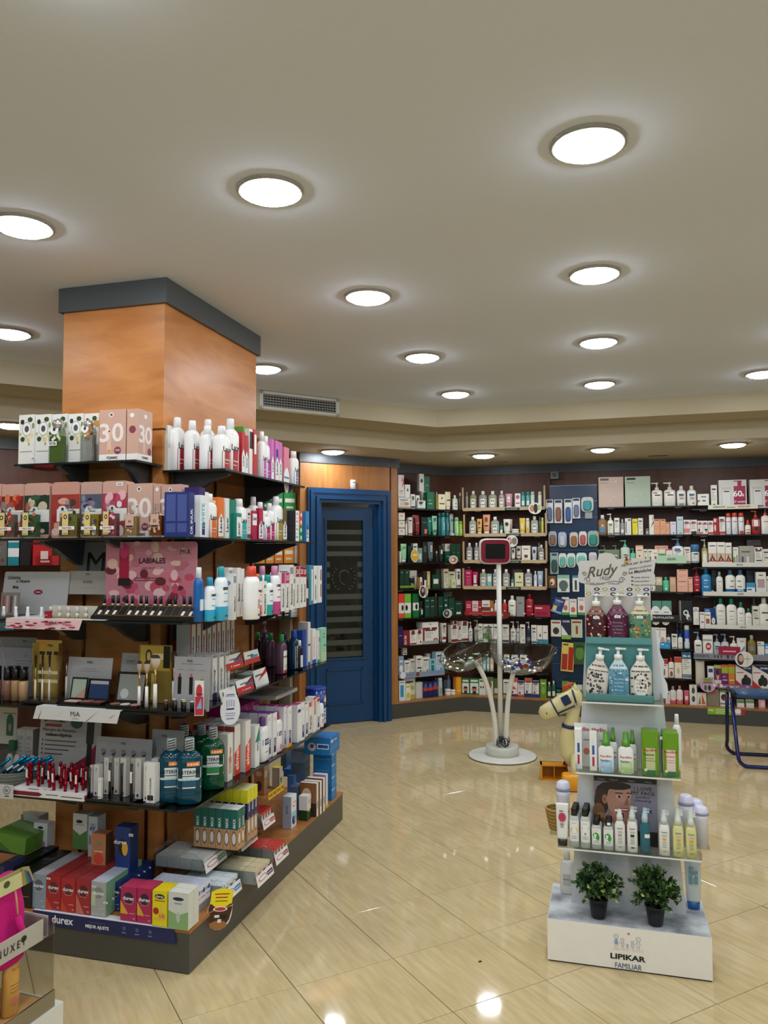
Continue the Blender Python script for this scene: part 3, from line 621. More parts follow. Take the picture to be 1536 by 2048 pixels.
wr_(FL_,ZW[4],CA,'on fourth shelf beside door','''
92 132 1020 b 0c3a26 e:.5,.85,.14,.03,a0c0b0 r:.15,.1,.85,.12,8ab0a0 | tall dark green carton
136 180 1020 b 0c3a26 e:.5,.85,.14,.03,a0c0b0 r:.15,.1,.85,.12,8ab0a0 | second tall dark green carton
184 250 1030 b e8e4d8 v=.16 r:.3,.3,.7,.7,a8a898 | white carton
184 240 1098 jr 20301e c=1a201a e:.5,.5,.3,.3,c8c830 | dark round jar
254 276 1062 bt c8902a c=1a1a1a L | amber bottle
280 304 1062 bt e8e0d0 c=1a1a1a r:.2,.2,.8,.7,a83a30 | pale bottle with dark cap
314 342 1035 b 14261c r:.15,.1,.85,.5,e4e4dc | dark carton with white label
345 373 1038 b c0a868 r:.2,.2,.8,.8,d8c890 | kraft brown carton
394 460 1070 b 0e3e28 r:.15,.35,.85,.7,e0e4dc | dark green carton with white label
430 494 1015 b 545a4c v=.2 | grey-green carton behind
500 545 1015 b e0d8b8 v=.12 g:a8a070 | tall cream carton
548 604 1040 b dcdab8 v=.12 g:90a070 | cream carton
575 614 1112 b d4dcb0 e:.5,.5,.2,.2,90a860 | small pale carton in front
620 657 1015 b f0ece0 v=.1 e:.5,.6,.3,.16,3a3a30 g:777 | white carton with plant print
''')
wr_(FL_,ZW[3],CBX,'on fifth shelf beside door','''
80 132 82 b e84030 r:0,.2,1,.62,f0eee6 e:.7,.42,.2,.12,1a1a1a r:0,0,1,.2,e85a40 | red and white carton with swan-neck print
136 195 82 b 7ac040 r:0,.2,1,.62,f0eee6 e:.3,.42,.2,.12,1a1a1a | lime and white carton with swan-neck print
212 268 82 b 10703a r:0,.3,1,.62,f0eee6 e:.6,.45,.2,.12,1a1a1a | green and white carton with swan-neck print
275 318 150 jr 0e3a2c c=12261e r:.3,.3,.8,.8,d0d4cc | dark green jar
324 370 112 b 0e4434 r:.2,.5,.8,.54,7aa090 r:.2,.8,.8,.83,a8c0b0 | dark green carton
374 416 112 b 0d3c30 r:.2,.5,.8,.54,7aa090 r:.2,.8,.8,.83,a8c0b0 | second dark green carton
420 444 80 bt 4a4426 c=8a8468 L | slim olive dropper bottle
450 494 112 b 0e4434 r:.2,.5,.8,.54,7aa090 | third dark green carton
499 541 108 b 0d3c30 r:.3,.5,.7,.6,e0e0e0 r:.2,.8,.8,.83,a8c0b0 | fourth dark green carton
545 600 122 b 0e4434 r:.2,.4,.8,.44,7aa090 | fifth dark green carton
604 672 150 b 0d3c30 r:.2,.1,.8,.25,d8dcd8 r:.2,.8,.8,.83,a8c0b0 | rightmost dark green carton
500 578 62 b 5a6a64 b=108 v=.2 | grey carton lying on top
''')
wr_(FL_,ZW[2],CBX,'on sixth shelf beside door','''
78 118 388 b 1a1a60 r:.2,.5,.8,.55,8a8ac0 | navy carton
122 184 425 b 8c1c26 x:50+30,.55,.2,.42,f4e8e4,90 | dark red carton with white numerals
186 245 425 b efebe3 r:.25,.72,.75,1,8c1c26 g:8c1c26 | white carton with dark red tab
247 303 418 b efebe3 r:.25,.72,.75,1,8c1c26 g:8c1c26 | second white carton with dark red tab
306 454 395 b ece7df r:0,.2,.1,1,8c1c26 r:.1,.86,.45,1,8c1c26 r:.55,.86,.9,1,8c1c26 e:.8,.22,.14,.12,8c1c26 x:20,.8,.18,.1,fff g:aaa | wide white gift carton
300 452 348 b f1eee6 b=393 v=.1 e:.5,.6,.06,.16,aaa | flat white carton lying on the gift carton
464 484 352 tb e0dcd4 v=.15 | pale tube behind
484 536 355 tb e4ded2 c=f0ece4 g:8c1c26 | cream tube
538 566 355 tb 7a2028 c=5a1418 v=.12 | dark red tube
570 632 375 b e4e0d8 v=.06 g:8c1c26 r:.25,.85,.75,1,8c1c26 | white carton with red corner
634 664 385 b ece8e0 r:.25,.8,.75,1,8c1c26 g:8c1c26 | slim white carton
666 727 340 b f1ede5 r:.2,.8,.8,1,8c1c26 g:8c1c26 | tall white carton with red tab
586 630 335 b e8e4dc b=374 v=.14 r:.2,.2,.8,1,7a1a24 | small red-tabbed carton on top
''')
wr_(FL_,ZW[1],CBX,'on lowest shelf beside door','''
80 128 665 b 8fa8c8 e:.5,.35,.35,.2,f4f4f4 r:.2,.7,.8,.78,f0f0f0 | blue-grey carton with round seal
134 186 705 b eceae2 g:4a5a68 | white carton
188 240 690 b eceae2 v=.12 g:4a5a68 | taller white carton
120 158 586 b f0eee6 b=652 v=.16 r:.2,.2,.8,.3,2a3a4a g:445 | small white carton stacked high
244 302 662 b f0eee6 r:.15,.3,.85,.38,1a2a3a g:556 | white carton with dark bar
304 368 672 b f0ede4 v=.1 g:998 | plain white carton
370 424 690 b 9ccbd8 r:.25,.1,.75,.9,1a7a8c r:.3,.6,.7,.66,e0f0f0 | white carton with teal panel
426 500 625 b bcd6e6 g:5a9ac0 | pale blue carton
340 378 640 b e4e8ea v=.2 r:0,.0,1,.4,2a5a7a | small carton behind
500 550 760 b 2a5a40 r:.2,.4,.8,.8,d8dcd0 v=.16 | small green carton
''')
wr_(FL_,ZW[0],CBX,'on base beside door','''
85 142 895 b e8edf0 r:.2,.2,.75,.8,3a9ac8 r:.1,.9,.9,.95,889 v=.05 | white carton with blue block
146 188 925 b f0efe4 v=.06 e:.5,.3,.35,.2,d8c828 r:.1,.8,.9,.9,c8c020 | white and yellow carton
130 235 868 b f0efe8 v=.13 x:SI,.4,.7,.12,3a3a3a g:d8c828 e:.75,.5,.15,.12,c8c020 | broad white carton behind
244 308 905 b dcdcd6 v=.1 | plain grey-white carton side
312 352 900 b 14235c r:0,.42,1,.62,d03a30 e:.5,.72,.3,.14,4a6ab0 | navy carton with red sash
354 398 900 b 14235c r:0,.44,1,.64,d03a30 e:.5,.74,.3,.14,4a6ab0 | second navy carton with red sash
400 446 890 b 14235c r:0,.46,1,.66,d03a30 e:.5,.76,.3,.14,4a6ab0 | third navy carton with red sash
418 440 862 sp dfe4e4 c=f4f4f4 v=.2 | white pump cap bottle behind
455 498 865 ae b8ccc4 c=e8ecec r:.2,.2,.8,.6,88a8a0 | pale green foam can
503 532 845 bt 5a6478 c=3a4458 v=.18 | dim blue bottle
535 570 840 bt 8a98b0 c=a8b4c8 v=.18 | blue-grey bottle
530 578 972 jr eeede6 c=f4f4f0 v=.06 | white round jar
580 620 978 jr eeede6 c=f4f4f0 v=.06 | second white round jar
570 606 868 b 14204a v=.2 | dark blue carton behind
613 664 862 b efa01c r:.2,.2,.8,.24,fff r:.45,.3,.6,.9,f8c860 | tall orange carton
''')
BN[0]='cosmetics_carton'
wr_(FR_,ZW[7]+.012,CA,'in top tray behind bowl stand','''
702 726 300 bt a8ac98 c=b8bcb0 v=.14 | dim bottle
740 802 288 bt c4cc98 c=f4f4f0 L '''+LF+''' | green-tinted bottle with botanical label
822 900 288 bt c4c8bc c=f4f4f0 L '''+LF+''' | grey-tinted bottle with botanical label
912 992 287 bt dcdcb8 c=f4f4f0 L '''+LF+''' | pale yellow bottle with botanical label
1008 1066 285 bt d8b8c0 c=f4f4f0 L '''+LF+''' | pink-tinted bottle with botanical label
1070 1138 312 tb c88a94 c=e8d8d8 r:.2,.3,.8,.75,f0e8e8 r:.25,.45,.75,.5,333 | dusty pink tube
1162 1214 312 b f0e8e4 e:.5,.75,.35,.14,b85a70 r:.15,.3,.85,.36,222 | white carton with pink flower
1218 1256 295 ae 4aa4a4 c=3a9090 r:.1,.2,.9,.55,f0f0ea t:.3,.25,.7,.25,.5,.5,222 | teal can
1262 1302 295 ae 4aa4a4 c=3a9090 r:.1,.2,.9,.55,f0f0ea t:.3,.25,.7,.25,.5,.5,222 | second teal can
1305 1345 292 ae d4dccc c=c8d0c0 r:.2,.2,.8,.55,f8f8f0 | pale green can
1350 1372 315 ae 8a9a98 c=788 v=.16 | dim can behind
1374 1412 292 ae dcdcd4 c=d0d4cc r:.2,.2,.8,.55,f8f8f0 | off-white can
''')
wr_(FR_,ZW[6]+.012,CA,'in second tray behind bowl stand','''
732 800 530 bt dce0cc c=f4f4f0 L '''+LF+''' | clear bottle with botanical label
806 855 548 tb e8b060 c=f0e8d8 e:.5,.7,.3,.14,8a5a20 r:.15,.3,.85,.36,222 | small orange tube
860 930 508 tb e8a070 c=f0e8d8 e:.5,.7,.3,.14,8a4a30 r:.15,.3,.85,.36,222 | tall peach tube
934 1014 528 bt d4dac4 c=f4f4f0 L '''+LF+''' | broad clear bottle with botanical label
1020 1050 590 bt 2a9088 c=1a6a68 r:.1,.1,.9,.6,f0f0ea | small teal bottle
1052 1120 550 tb f0e6d4 c=f0ead8 e:.5,.6,.35,.16,3a3a3a | cream tube with round emblem
1100 1138 552 tb d8cdb8 v=.16 | cream tube behind
1128 1198 642 jr eeeadc c=f4f2ea r:.1,.3,.9,.5,222 | flat cream jar
1202 1258 540 tb e8c448 c=f0e0a0 r:.2,.2,.8,.6,f4e8b0 | yellow tube
1260 1298 540 ae e8dca8 c=f0f0e0 r:.15,.1,.85,.5,e8b860 | cream mist bottle
1308 1378 522 bt dce0cc c=f4f4f0 L '''+LF+''' | clear bottle right of the mist bottle
1384 1404 530 bt b8b8a8 c=ccc v=.16 | bottle behind
1406 1430 535 ae d8d858 c=f0f0d8 | thin yellow can
''')
wr_(FR_,ZW[5]+.012,CA,'in third tray behind bowl stand','''
708 764 772 bt c8ccc8 c=f4f4f0 L '''+LF+''' | clear bottle with black leaf label
782 822 772 bt c8ccc8 c=f4f4f0 L '''+LF+''' | clear bottle half hidden by the screen
1126 1166 820 tb e4e4dc c=222 e:.5,.7,.3,.16,222 | small white tube right of the screen
1172 1220 800 tb dcd8cc c=5a3a2a e:.5,.7,.4,.1,222 r:.1,.2,.9,.28,5a3a2a | cream tube with brown foot
1224 1306 798 b f0ead8 r:.2,.75,.8,.8,222 r:.3,.2,.7,.4,6a3a30 | broad cream carton
1318 1366 808 tb c8ccd8 c=e0e0e8 e:.5,.6,.35,.16,3a3a4a | grey tube
1372 1400 772 bt b0a8a8 c=bbb v=.16 | bottle behind
1380 1434 790 bt b8a8a8 c=f4f4f0 L '''+LF+''' | clear bottle with reddish liquid
''')
wr_(FR_,ZW[4]+.012,CA,'in fourth tray behind bowl stand','''
697 760 1025 b b81450 x:72H,.5,.78,.1,f8e0e8 r:.2,.1,.8,.5,c83a70 r:.2,.6,.8,.62,f0c0d0 | tall magenta carton
763 816 1042 tb c01a5a c=f0f0f0 r:.15,.1,.85,.75,e8e0d8 e:.5,.5,.3,.15,6a7a50 | magenta tube with white label
725 748 995 pm e0e0e0 v=.2 c=e0e0d8 | white pump bottle behind
832 900 1018 bt c8ccb0 c=f4f4f0 L '''+LF+''' | clear bottle with green bar
904 946 1060 b 8ac4c4 r:.1,.4,.9,.8,f0f0ea | small turquoise carton
954 1000 1018 bt c8ccc8 c=f4f4f0 L '''+LF+''' | clear bottle behind the pole
1045 1112 1018 bt d0d0cc c=f4f4f0 L '''+LF+''' | clear bottle right of the pole
1124 1154 1090 bt 4a9080 c=2a6a60 r:.1,.1,.9,.6,e8e8e0 | tiny teal bottle
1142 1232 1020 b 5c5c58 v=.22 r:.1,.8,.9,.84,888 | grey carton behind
1160 1240 1050 b e8e4b4 r:.15,.3,.85,.36,6a7a28 e:.6,.7,.12,.1,6a7a28 | pale yellow carton
1250 1322 1018 bt d4d4dc c=f4f4f0 L '''+LF+''' | clear bottle with grey label
1336 1368 1035 bt c0d0dc c=f4f4f0 r:.1,.1,.9,.6,f0f0f0 | slim blue-white bottle
1370 1424 1035 tb a4bcd4 c=e8eef4 r:.2,.4,.8,.7,d8e4f0 | pale blue tube
''')
wr_(FR_,ZW[3],CBX,'on red-fronted shelf behind bowl stand','''
704 758 150 b c22244 r:.15,.55,.85,.6,f8e0e4 r:.15,.7,.85,.75,f8e0e4 | small crimson carton
764 820 150 b ecccc8 r:.15,.55,.85,.6,a02030 r:.15,.7,.85,.75,a02030 | pale pink carton
822 851 150 b b01838 r:.15,.55,.85,.6,f8e0e4 | slim crimson carton
855 930 145 b ece4da r:0,.32,1,.58,7a3a1c r:.15,.7,.85,.75,222 | cream carton with brown band
932 964 148 b b87030 e:.5,.4,.35,.12,f0e0c8 | slim tan carton
968 1000 140 bt f0ece8 c=fff r:.1,.2,.9,.5,aaa | small white bottle left of the pole
1042 1088 138 bt cc2424 c=f4f4f4 e:.5,.4,.3,.12,f0e8e8 | red bottle with white cap
1096 1172 100 bt f0ede4 c=f0ede4 r:.2,.72,.8,.78,222 r:.2,.4,.8,.42,888 r:.35,.06,.65,.1,222 | broad cream lotion bottle
1176 1250 110 b 9a9a98 r:.2,.65,.7,.7,5a5a60 p:.5,.15 | grey carton with price sticker
1258 1334 85 bt a2182a c=8a1020 r:.2,.62,.8,.7,f0c8c8 r:.2,.4,.8,.42,d08080 p:.5,.15 | red flacon bottle
1342 1492 190 b a8183c r:.06,.7,.5,.82,f4d8e0 r:.1,.2,.8,.4,8a1030 | wide crimson carton
''')
wr_(FR_,ZW[2],CBX,'on shelf above bowls','''
730 766 345 pm e8e8e4 c=f4f4f4 v=.12 g | white pump bottle
780 834 328 pm e8e8e0 c=f0f0ec v=.16 g | larger white pump bottle
822 862 362 b e8e8e0 g:5aa04a | white carton
868 914 365 b ecece4 r:0,.2,1,.5,3f9a3a g:3f9a3a | white carton with green band
918 960 365 b e8e8e0 g:3f9a3a | third white carton
964 1005 365 b e8e8e0 g:446 | fourth white carton
1044 1105 370 b e6e2da g:446 | carton right of the pole
1118 1170 340 pm f0ede4 c=fff v=.12 g:556 | white pump bottle right of the pole
1174 1208 340 pm e4e0d8 c=ddd v=.12 g:556 | greyish pump bottle
1210 1256 370 b e8e4da g:556 | cream carton
1264 1312 345 pm 1c2a3c c=f0f0f0 v=.1 r:.2,.2,.8,.5,5a6a80 | dark navy pump bottle
1315 1364 375 b ece8de r:.2,.6,.8,.66,222 g:556 | white carton beside the dark pump
1368 1416 378 b ece8de r:0,0,1,.25,2a8aa0 t:.4,.4,.8,.4,.6,.6,222 | white carton with teal foot
1419 1468 380 b ece8de r:0,0,1,.25,2a8aa0 r:.2,.6,.8,.64,222 | second white carton with teal foot
''')
wr_(FR_,ZW[1],CBX,'on shelf seen through bowls','''
828 858 640 bt e0e4e0 c=5aa898 r:.1,.2,.9,.6,3a9a8a | white bottle with teal cap
862 892 640 bt 9cc8bc c=7ab8a8 r:.1,.2,.9,.6,e8f0ec | mint bottle
897 924 640 bt 9cc8bc c=7ab8a8 r:.1,.2,.9,.6,e8f0ec | second mint bottle
928 962 645 bt d8c8a8 c=7ab8a8 r:.1,.2,.9,.6,f0ece4 | beige bottle
1060 1110 650 b e0dcd4 g:556 | white carton between the bowls
1130 1190 655 b d8d4d0 g:556 | grey-white carton behind the right bowl
1210 1270 655 b e4e0d8 g:a04040 | white carton behind the right bowl
1340 1412 770 b e8ddc8 b=805 v=.06 r:0,.1,1,.5,c03a2a | flat red-edged carton
''')
FC='e:.5,.33,.3,.16,b88868 r:.3,.05,.7,.2,223 e:.5,.44,.26,.07,2a1c14 r:.1,.8,.9,.92,e8f0e8'
wr_(FR_,ZW[0],CBX,'on base behind bowl stand','''
668 738 872 b 2f7a40 r:.04,.08,.96,.72,e8ece4 '''+FC+''' | green hair-dye carton with portrait
742 826 872 b 2f7a40 r:.04,.08,.96,.72,e8ece4 '''+FC+''' | second green hair-dye carton with portrait
829 885 880 b e8eadf e:.3,.5,.12,.08,222 e:.7,.5,.12,.08,222 r:.1,.85,.9,.95,2f7a40 | white carton with small portraits
890 960 862 b ded8cc v=.12 e:.5,.6,.3,.25,8a5a40 r:0,.8,1,1,5a8a3a | beige picture carton
965 1012 870 b 4a6a3a v=.12 r:.1,.1,.9,.4,d8d4c0 | olive carton behind the pole
1054 1110 882 b ece6dc g:5a8a3a | white carton right of the pole
1116 1186 872 b f0e6e4 r:0,.8,1,1,d8582a r:0,0,1,.14,6a2a6a t:.1,.4,.9,.4,.5,.6,c86a5a e:.3,.25,.15,.07,333 | white and purple carton with orange top
1190 1246 895 b f0e6e4 r:0,0,1,.14,6a2a6a r:0,.88,1,1,1c2c6a e:.3,.25,.15,.07,333 g:c86a5a | white and purple carton
1252 1320 872 b f0eeec r:0,.8,1,1,d8582a r:0,0,1,.2,1c3c7a e:.3,.28,.15,.07,333 g:1c3c7a | white and navy carton with orange top
1326 1386 895 b f0eeec r:0,0,1,.2,1c3c7a r:0,.88,1,1,1c2c4a e:.3,.28,.15,.07,333 g:1c3c7a | white and navy carton
1396 1456 880 b 6a9a30 r:.2,.75,.8,.82,e8f0d8 e:.5,.4,.3,.2,8ab850 | grass green carton
1462 1500 905 bt 2a5a38 c=f4f4f0 r:.1,.2,.9,.6,e8ecdf | green bottle with white cap
1504 1540 895 bt 2a5a38 c=f4f4f0 r:.1,.2,.9,.6,e8ecdf | second green bottle with white cap
''')
wr_(FR_,ZW[0],CC,'on base below blue panel','''
246 300 1440 jr dcd4d0 c=2a6a48 r:.1,.3,.9,.6,3a8a5a | low jar with green lid
306 374 1360 b 5a9a34 r:.2,.75,.8,.82,e8f0d8 e:.5,.4,.3,.25,3a7a28 | bright green carton
378 440 1370 b 4f9030 r:.2,.7,.8,.78,e8f0d8 | second bright green carton
444 500 1395 b d8dcc4 r:0,.4,1,.7,5a9a34 | pale green carton
''')
NS='right of blue panel'
wr_(FR_,2.075,CDX,'on top shelf right of blue panel','''
687 985 203 b cdb4a6 d=.08 r:.07,.89,.42,.96,1c1c1a r:.07,.80,.4,.815,7a5a50 e:.3,.6,.02,.015,f0e4dc e:.6,.35,.02,.015,f0e4dc e:.45,.2,.02,.015,f0e4dc e:.7,.85,.03,.02,fff | large speckled rose gift box
1000 1303 195 b b4c4b0 d=.08 r:.07,.89,.42,.96,1c1c1a r:.08,.79,.36,.805,3a5a4a e:.2,.85,.02,.015,f0f8f0 e:.6,.4,.02,.015,e0ece0 e:.4,.25,.02,.015,e0ece0 | large speckled sage gift box
''')
SB='r:.1,.88,.5,.95,b83a40 r:.25,.72,.85,.8,222 r:.15,.5,.85,.515,888 r:.15,.4,.75,.415,888 r:.15,.3,.7,.315,999 r:.15,.2,.75,.215,999'
SC6='r:.1,.1,.45,.75,c8c8c4 r:.13,.12,.42,.66,e4e4e0 r:.18,.58,.38,.62,222 r:.08,.05,.48,.09,8a1a40 r:.54,.04,.96,.78,9c1444 r:.68,.78,.82,.94,9c1444 r:.54,.94,.84,.97,9c1444 x:60,.68,.42,.2,fff x:%,.86,.42,.09,fff x:2ª_unidad,.75,.2,.07,f4e0e8'
wr_(FR_,2.075,CE,'on top shelf near white bottles','''
15 162 225 pm f0eee4 c=f0eee4 '''+SB+''' | large cream pump bottle with red mark
178 332 220 pm f0eee4 c=f0eee4 '''+SB+''' | second large cream pump bottle with red mark
346 466 270 bt f0eee4 c=f0eee4 r:.2,.7,.8,.85,3a6a9a r:.3,.5,.8,.56,222 g:888 | cream bottle with blue mark
480 602 268 bt f0eee4 c=f0eee4 r:.2,.7,.8,.85,3a6a9a r:.3,.5,.8,.56,222 g:888 | second cream bottle with blue mark
618 768 378 b efede4 r:.3,.7,.75,.8,4a6a8a r:.4,.35,.7,.45,222 t:0,.25,.3,.45,0,.45,c04048 | low cream carton
''')
wr_(FR_,2.04,CE,'on top shelf at far right','''
790 870 262 b edebe2 r:.2,.78,.8,.82,345 g:888 e:.5,.14,.28,.07,2a7a58 | slim white carton with green seal
888 1256 195 b dcdad4 d=.1 '''+SC6+''' | wide white offer box with large 60
1294 1660 188 b dcdad4 d=.1 '''+SC6+''' | rightmost wide white offer box with 60
''')
wr_(FR_,1.796,CDX,'on second shelf right of panel','''
683 790 650 bt c89868 c=e8ece8 L r:.2,.2,.8,.55,4a90c0 t:.2,.55,.8,.55,.5,.8,e8e4d8 | amber baby wash bottle with blue label
793 868 632 pm eeecda c=f0eee0 r:.25,.7,.8,.76,6a8a40 g:888 | cream pump bottle
876 938 685 b ebe9de g:888 | white carton
946 998 700 bt ccd0cc c=d8dcd8 L r:.2,.2,.8,.5,f0f0ec | small clear bottle
1002 1076 690 b ebe9de r:.1,.1,.25,.8,5a5a58 r:.5,.85,.9,.95,5a5a78 | white carton with side print
1088 1152 695 b e6dc28 r:.15,.75,.85,.8,555 t:.5,.1,1,.1,1,.5,f4e880 | bright yellow carton
1158 1215 688 b e9e7db g:777 | white carton beside the yellow one
1248 1286 810 jr b4b4b0 c=888 | tiny glass jar
1288 1342 650 b f0eee6 t:.2,.3,1,.6,.9,.7,333 r:.7,.7,.8,.95,555 | tall white carton with black slash
''')
PE='r:.15,.9,.85,.95,333 r:.15,.5,.85,.52,a85a40 r:.15,.35,.6,.37,a85a40'
RW='r:.0,.72,1,.77,d84a38 r:.2,.85,.6,.88,444 g:c84838'
wr_(FR_,1.796,CE,'on second shelf of white bottles','''
50 125 705 b e8a880 '''+PE+''' | peach carton
128 201 705 b e8a880 '''+PE+''' | second peach carton
203 255 745 b e8a880 '''+PE+''' | short peach carton
262 338 738 b e0dcea r:.2,.8,.8,.84,6a6a9a r:.4,.08,.7,.14,444 | pale lilac carton
346 430 672 b c4d6dc r:.2,.8,.8,.84,4a7a8a r:.4,.06,.7,.1,444 | pale blue carton
438 522 715 b f0e6e2 '''+RW+''' r:0,.1,.9,.4,d88a80 | white and red carton
524 612 715 b f0e6e2 '''+RW+''' r:.1,.0,.9,.2,222 | white, red and black carton
618 682 728 b eee8e4 '''+RW+''' e:.3,.3,.2,.12,3a2a28 | small white and red carton
684 750 728 b eee8e4 '''+RW+''' r:.4,.25,.9,.4,222 | second small white and red carton
''')
wr_(FR_,1.79,CE,'on second shelf at far right','''
755 822 728 b eee8e4 '''+RW+''' | white and red carton
824 866 690 b b82420 r:.1,.75,.9,.95,e8d8d0 e:.5,.4,.3,.2,f0e0d8 | dark red carton
868 892 690 b a81c1c v=.06 | thin red carton edge
898 976 675 b f0ede8 '''+RW+''' | tall white and red carton
985 1056 625 ae e8e8ea c=d85040 r:.1,.72,.9,.76,d84a38 e:.7,.2,.4,.2,ccc | white spray can with red collar
1062 1142 620 ae e8e8ea c=d85040 r:.1,.72,.9,.76,d84a38 e:.7,.2,.4,.2,ccc | second white spray can with red collar
1148 1228 620 ae e8e8ea c=d85040 r:.1,.72,.9,.76,d84a38 r:.0,.0,1,.2,b82018 | third white spray can with red collar
1236 1312 715 sp f0eee8 c=e05030 r:.1,.5,.9,.6,d84a38 r:.1,.1,.9,.3,e06030 | small white sprayer with orange head
1318 1434 590 pm b02a28 c=d85040 r:0,.55,1,1,f4f0ea e:.5,.38,.28,.13,222 | red and white pump bottle with black disc
1444 1560 550 pm f0ede4 c=e05040 r:.2,.75,.8,.8,d84a38 e:.7,.2,.35,.25,ddd | large white pump bottle with red collar
''')
wr_(FR_,1.517,CDX,'on third shelf behind sign','''
688 940 1060 b 74886a r:.05,.75,.3,.9,1c241c r:.4,.5,.9,.6,e8ece0 e:.8,.3,.1,.25,8a4a30 | wide olive gift set carton
728 790 1008 pm 9cc4a8 c=a8d4b8 v=.2 | green pump bottle
856 930 1008 pm 9cc4a8 c=a8d4b8 v=.2 | second green pump bottle
945 1062 945 pm c4d4c4 c=5cc8a0 r:.3,.55,.75,.62,222 e:.5,.3,.2,.1,8a6a50 | large pale green pump bottle
1066 1128 1045 pm 62c4a4 c=4cb894 r:.2,.2,.8,.5,a8e0c8 | small green pump bottle
1130 1218 1010 b e8d8c0 r:.2,.7,.8,.74,444 e:.5,.4,.12,.06,c84a30 r:0,.92,1,1,e8a880 | cream carton with peach top
1220 1272 1055 b eeead8 e:.5,.35,.2,.12,6a8a50 g:777 | small cream carton
1276 1330 1055 b eeead8 e:.5,.35,.2,.12,8a6a50 g:777 | second small cream carton
''')
wr_(FR_,1.517,CE,'on third shelf of white bottles','''
32 104 1100 b f0ead8 e:.5,.4,.2,.12,8a6a50 r:.2,.7,.8,.74,444 | cream carton
60 235 1050 b f0b498 b=1098 v=.16 r:.1,.4,.4,.5,a84a38 r:.6,.4,.9,.5,a84a38 | peach double carton behind
108 200 1100 b e8e4c8 r:.05,.1,.95,.7,58a050 e:.5,.4,.25,.15,e8d040 | cream carton with green art
207 292 1098 b f0e4da r:0,.92,1,1,d03a68 e:.3,.5,.12,.1,c84a30 e:.6,.5,.1,.1,6a3a20 | cream carton with pink top
285 440 955 pm f0f0ec c=5a8ab8 r:.15,.88,.7,.98,3a6a98 r:.3,.7,.7,.73,444 g:9ab | large white pump bottle with blue pump
443 526 1068 b efe8da r:.2,.65,.8,.69,b05a48 r:.1,.06,.9,.12,b03040 g:998 | cream carton
530 646 1035 jr f0f0e8 c=4a82b8 r:.3,.75,.9,.9,3a6a98 g:8ab | white tub with blue lid
''')
CH='r:.15,.83,.85,.87,2a4a5a r:0,.26,1,.56,d8c0a8 t:.1,.26,.4,.26,.6,.56,8a3a20 t:.6,.26,.9,.26,.3,.56,6a2a18 r:0,.22,1,.26,b04030 r:.4,.05,.7,.09,444'
wr_(FR_,1.478+.0,CE,'on third shelf at far right','''
668 750 965 pm d8c860 c=c0c0bc L r:.05,.05,.95,.92,eceae0 r:.1,.82,.9,.85,444 r:.3,.08,.7,.12,333 | yellow oil pump bottle with white label
756 864 1005 b f0ece2 '''+CH+''' | white carton with chestnut hair print
868 973 1005 b f0ece2 '''+CH+''' | second white carton with chestnut hair print
977 1060 1012 b f0ece2 '''+CH+''' | third white carton with chestnut hair print
1078 1150 1070 b e8e6d8 r:0,.1,.4,.5,8a9a58 r:.6,.2,.8,.6,8a7a60 r:.1,.85,.7,.88,555 | narrow cream carton
1156 1352 1055 b aaa89a r:.15,.7,.75,.75,444 r:.15,.15,.3,.5,4a5a78 r:.5,.2,.65,.5,e0dccc p:.7,.1 | wide grey carton set
1356 1462 1070 b edeae0 r:.1,.86,.4,.95,b03038 e:.8,.88,.12,.07,5a5a58 r:.2,.3,.9,.36,444 g:889 | white carton with red tag
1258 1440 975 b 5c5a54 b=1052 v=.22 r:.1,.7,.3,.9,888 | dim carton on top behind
1466 1560 1095 b edeade r:.3,.5,.9,.56,333 g:998 | rightmost cream carton
''')
wr_(FR_,1.237,CE,'on fourth shelf behind sign','''
5 76 1530 jr eee8e0 c=e8e4dc e:.25,.6,.12,.2,111 | white round toy-faced jar
74 158 1460 b cfc7a6 r:0,0,1,.45,6a6a58 e:.5,.75,.3,.14,e8e0c8 | tan carton
164 252 1460 bt 4cc090 c=4cb88c e:.5,.3,.2,.15,e0f4e8 r:.3,.6,.8,.64,fff | green bottle
256 336 1460 b d6a888 r:.1,.5,.9,.9,e0b898 | beige carton
350 493 1508 b f0b8a0 '''+PE+''' | peach carton at the bottom
350 493 1362 b f0b8a0 b=1506 '''+PE+''' | peach carton stacked on its twin
497 553 1460 b f0b8a0 '''+PE+''' | narrow peach carton
555 658 1342 pm a01c34 c=8a142c r:.3,.8,.8,.86,f0d0d8 r:.2,.5,.8,.53,f0c0cc r:.3,.1,.7,.16,f0d0d8 | crimson pump bottle
''')
IS='r:.2,.83,.75,.86,345 r:.2,.6,.6,.62,788 r:.2,.45,.7,.47,788 r:.35,.08,.65,.13,333'
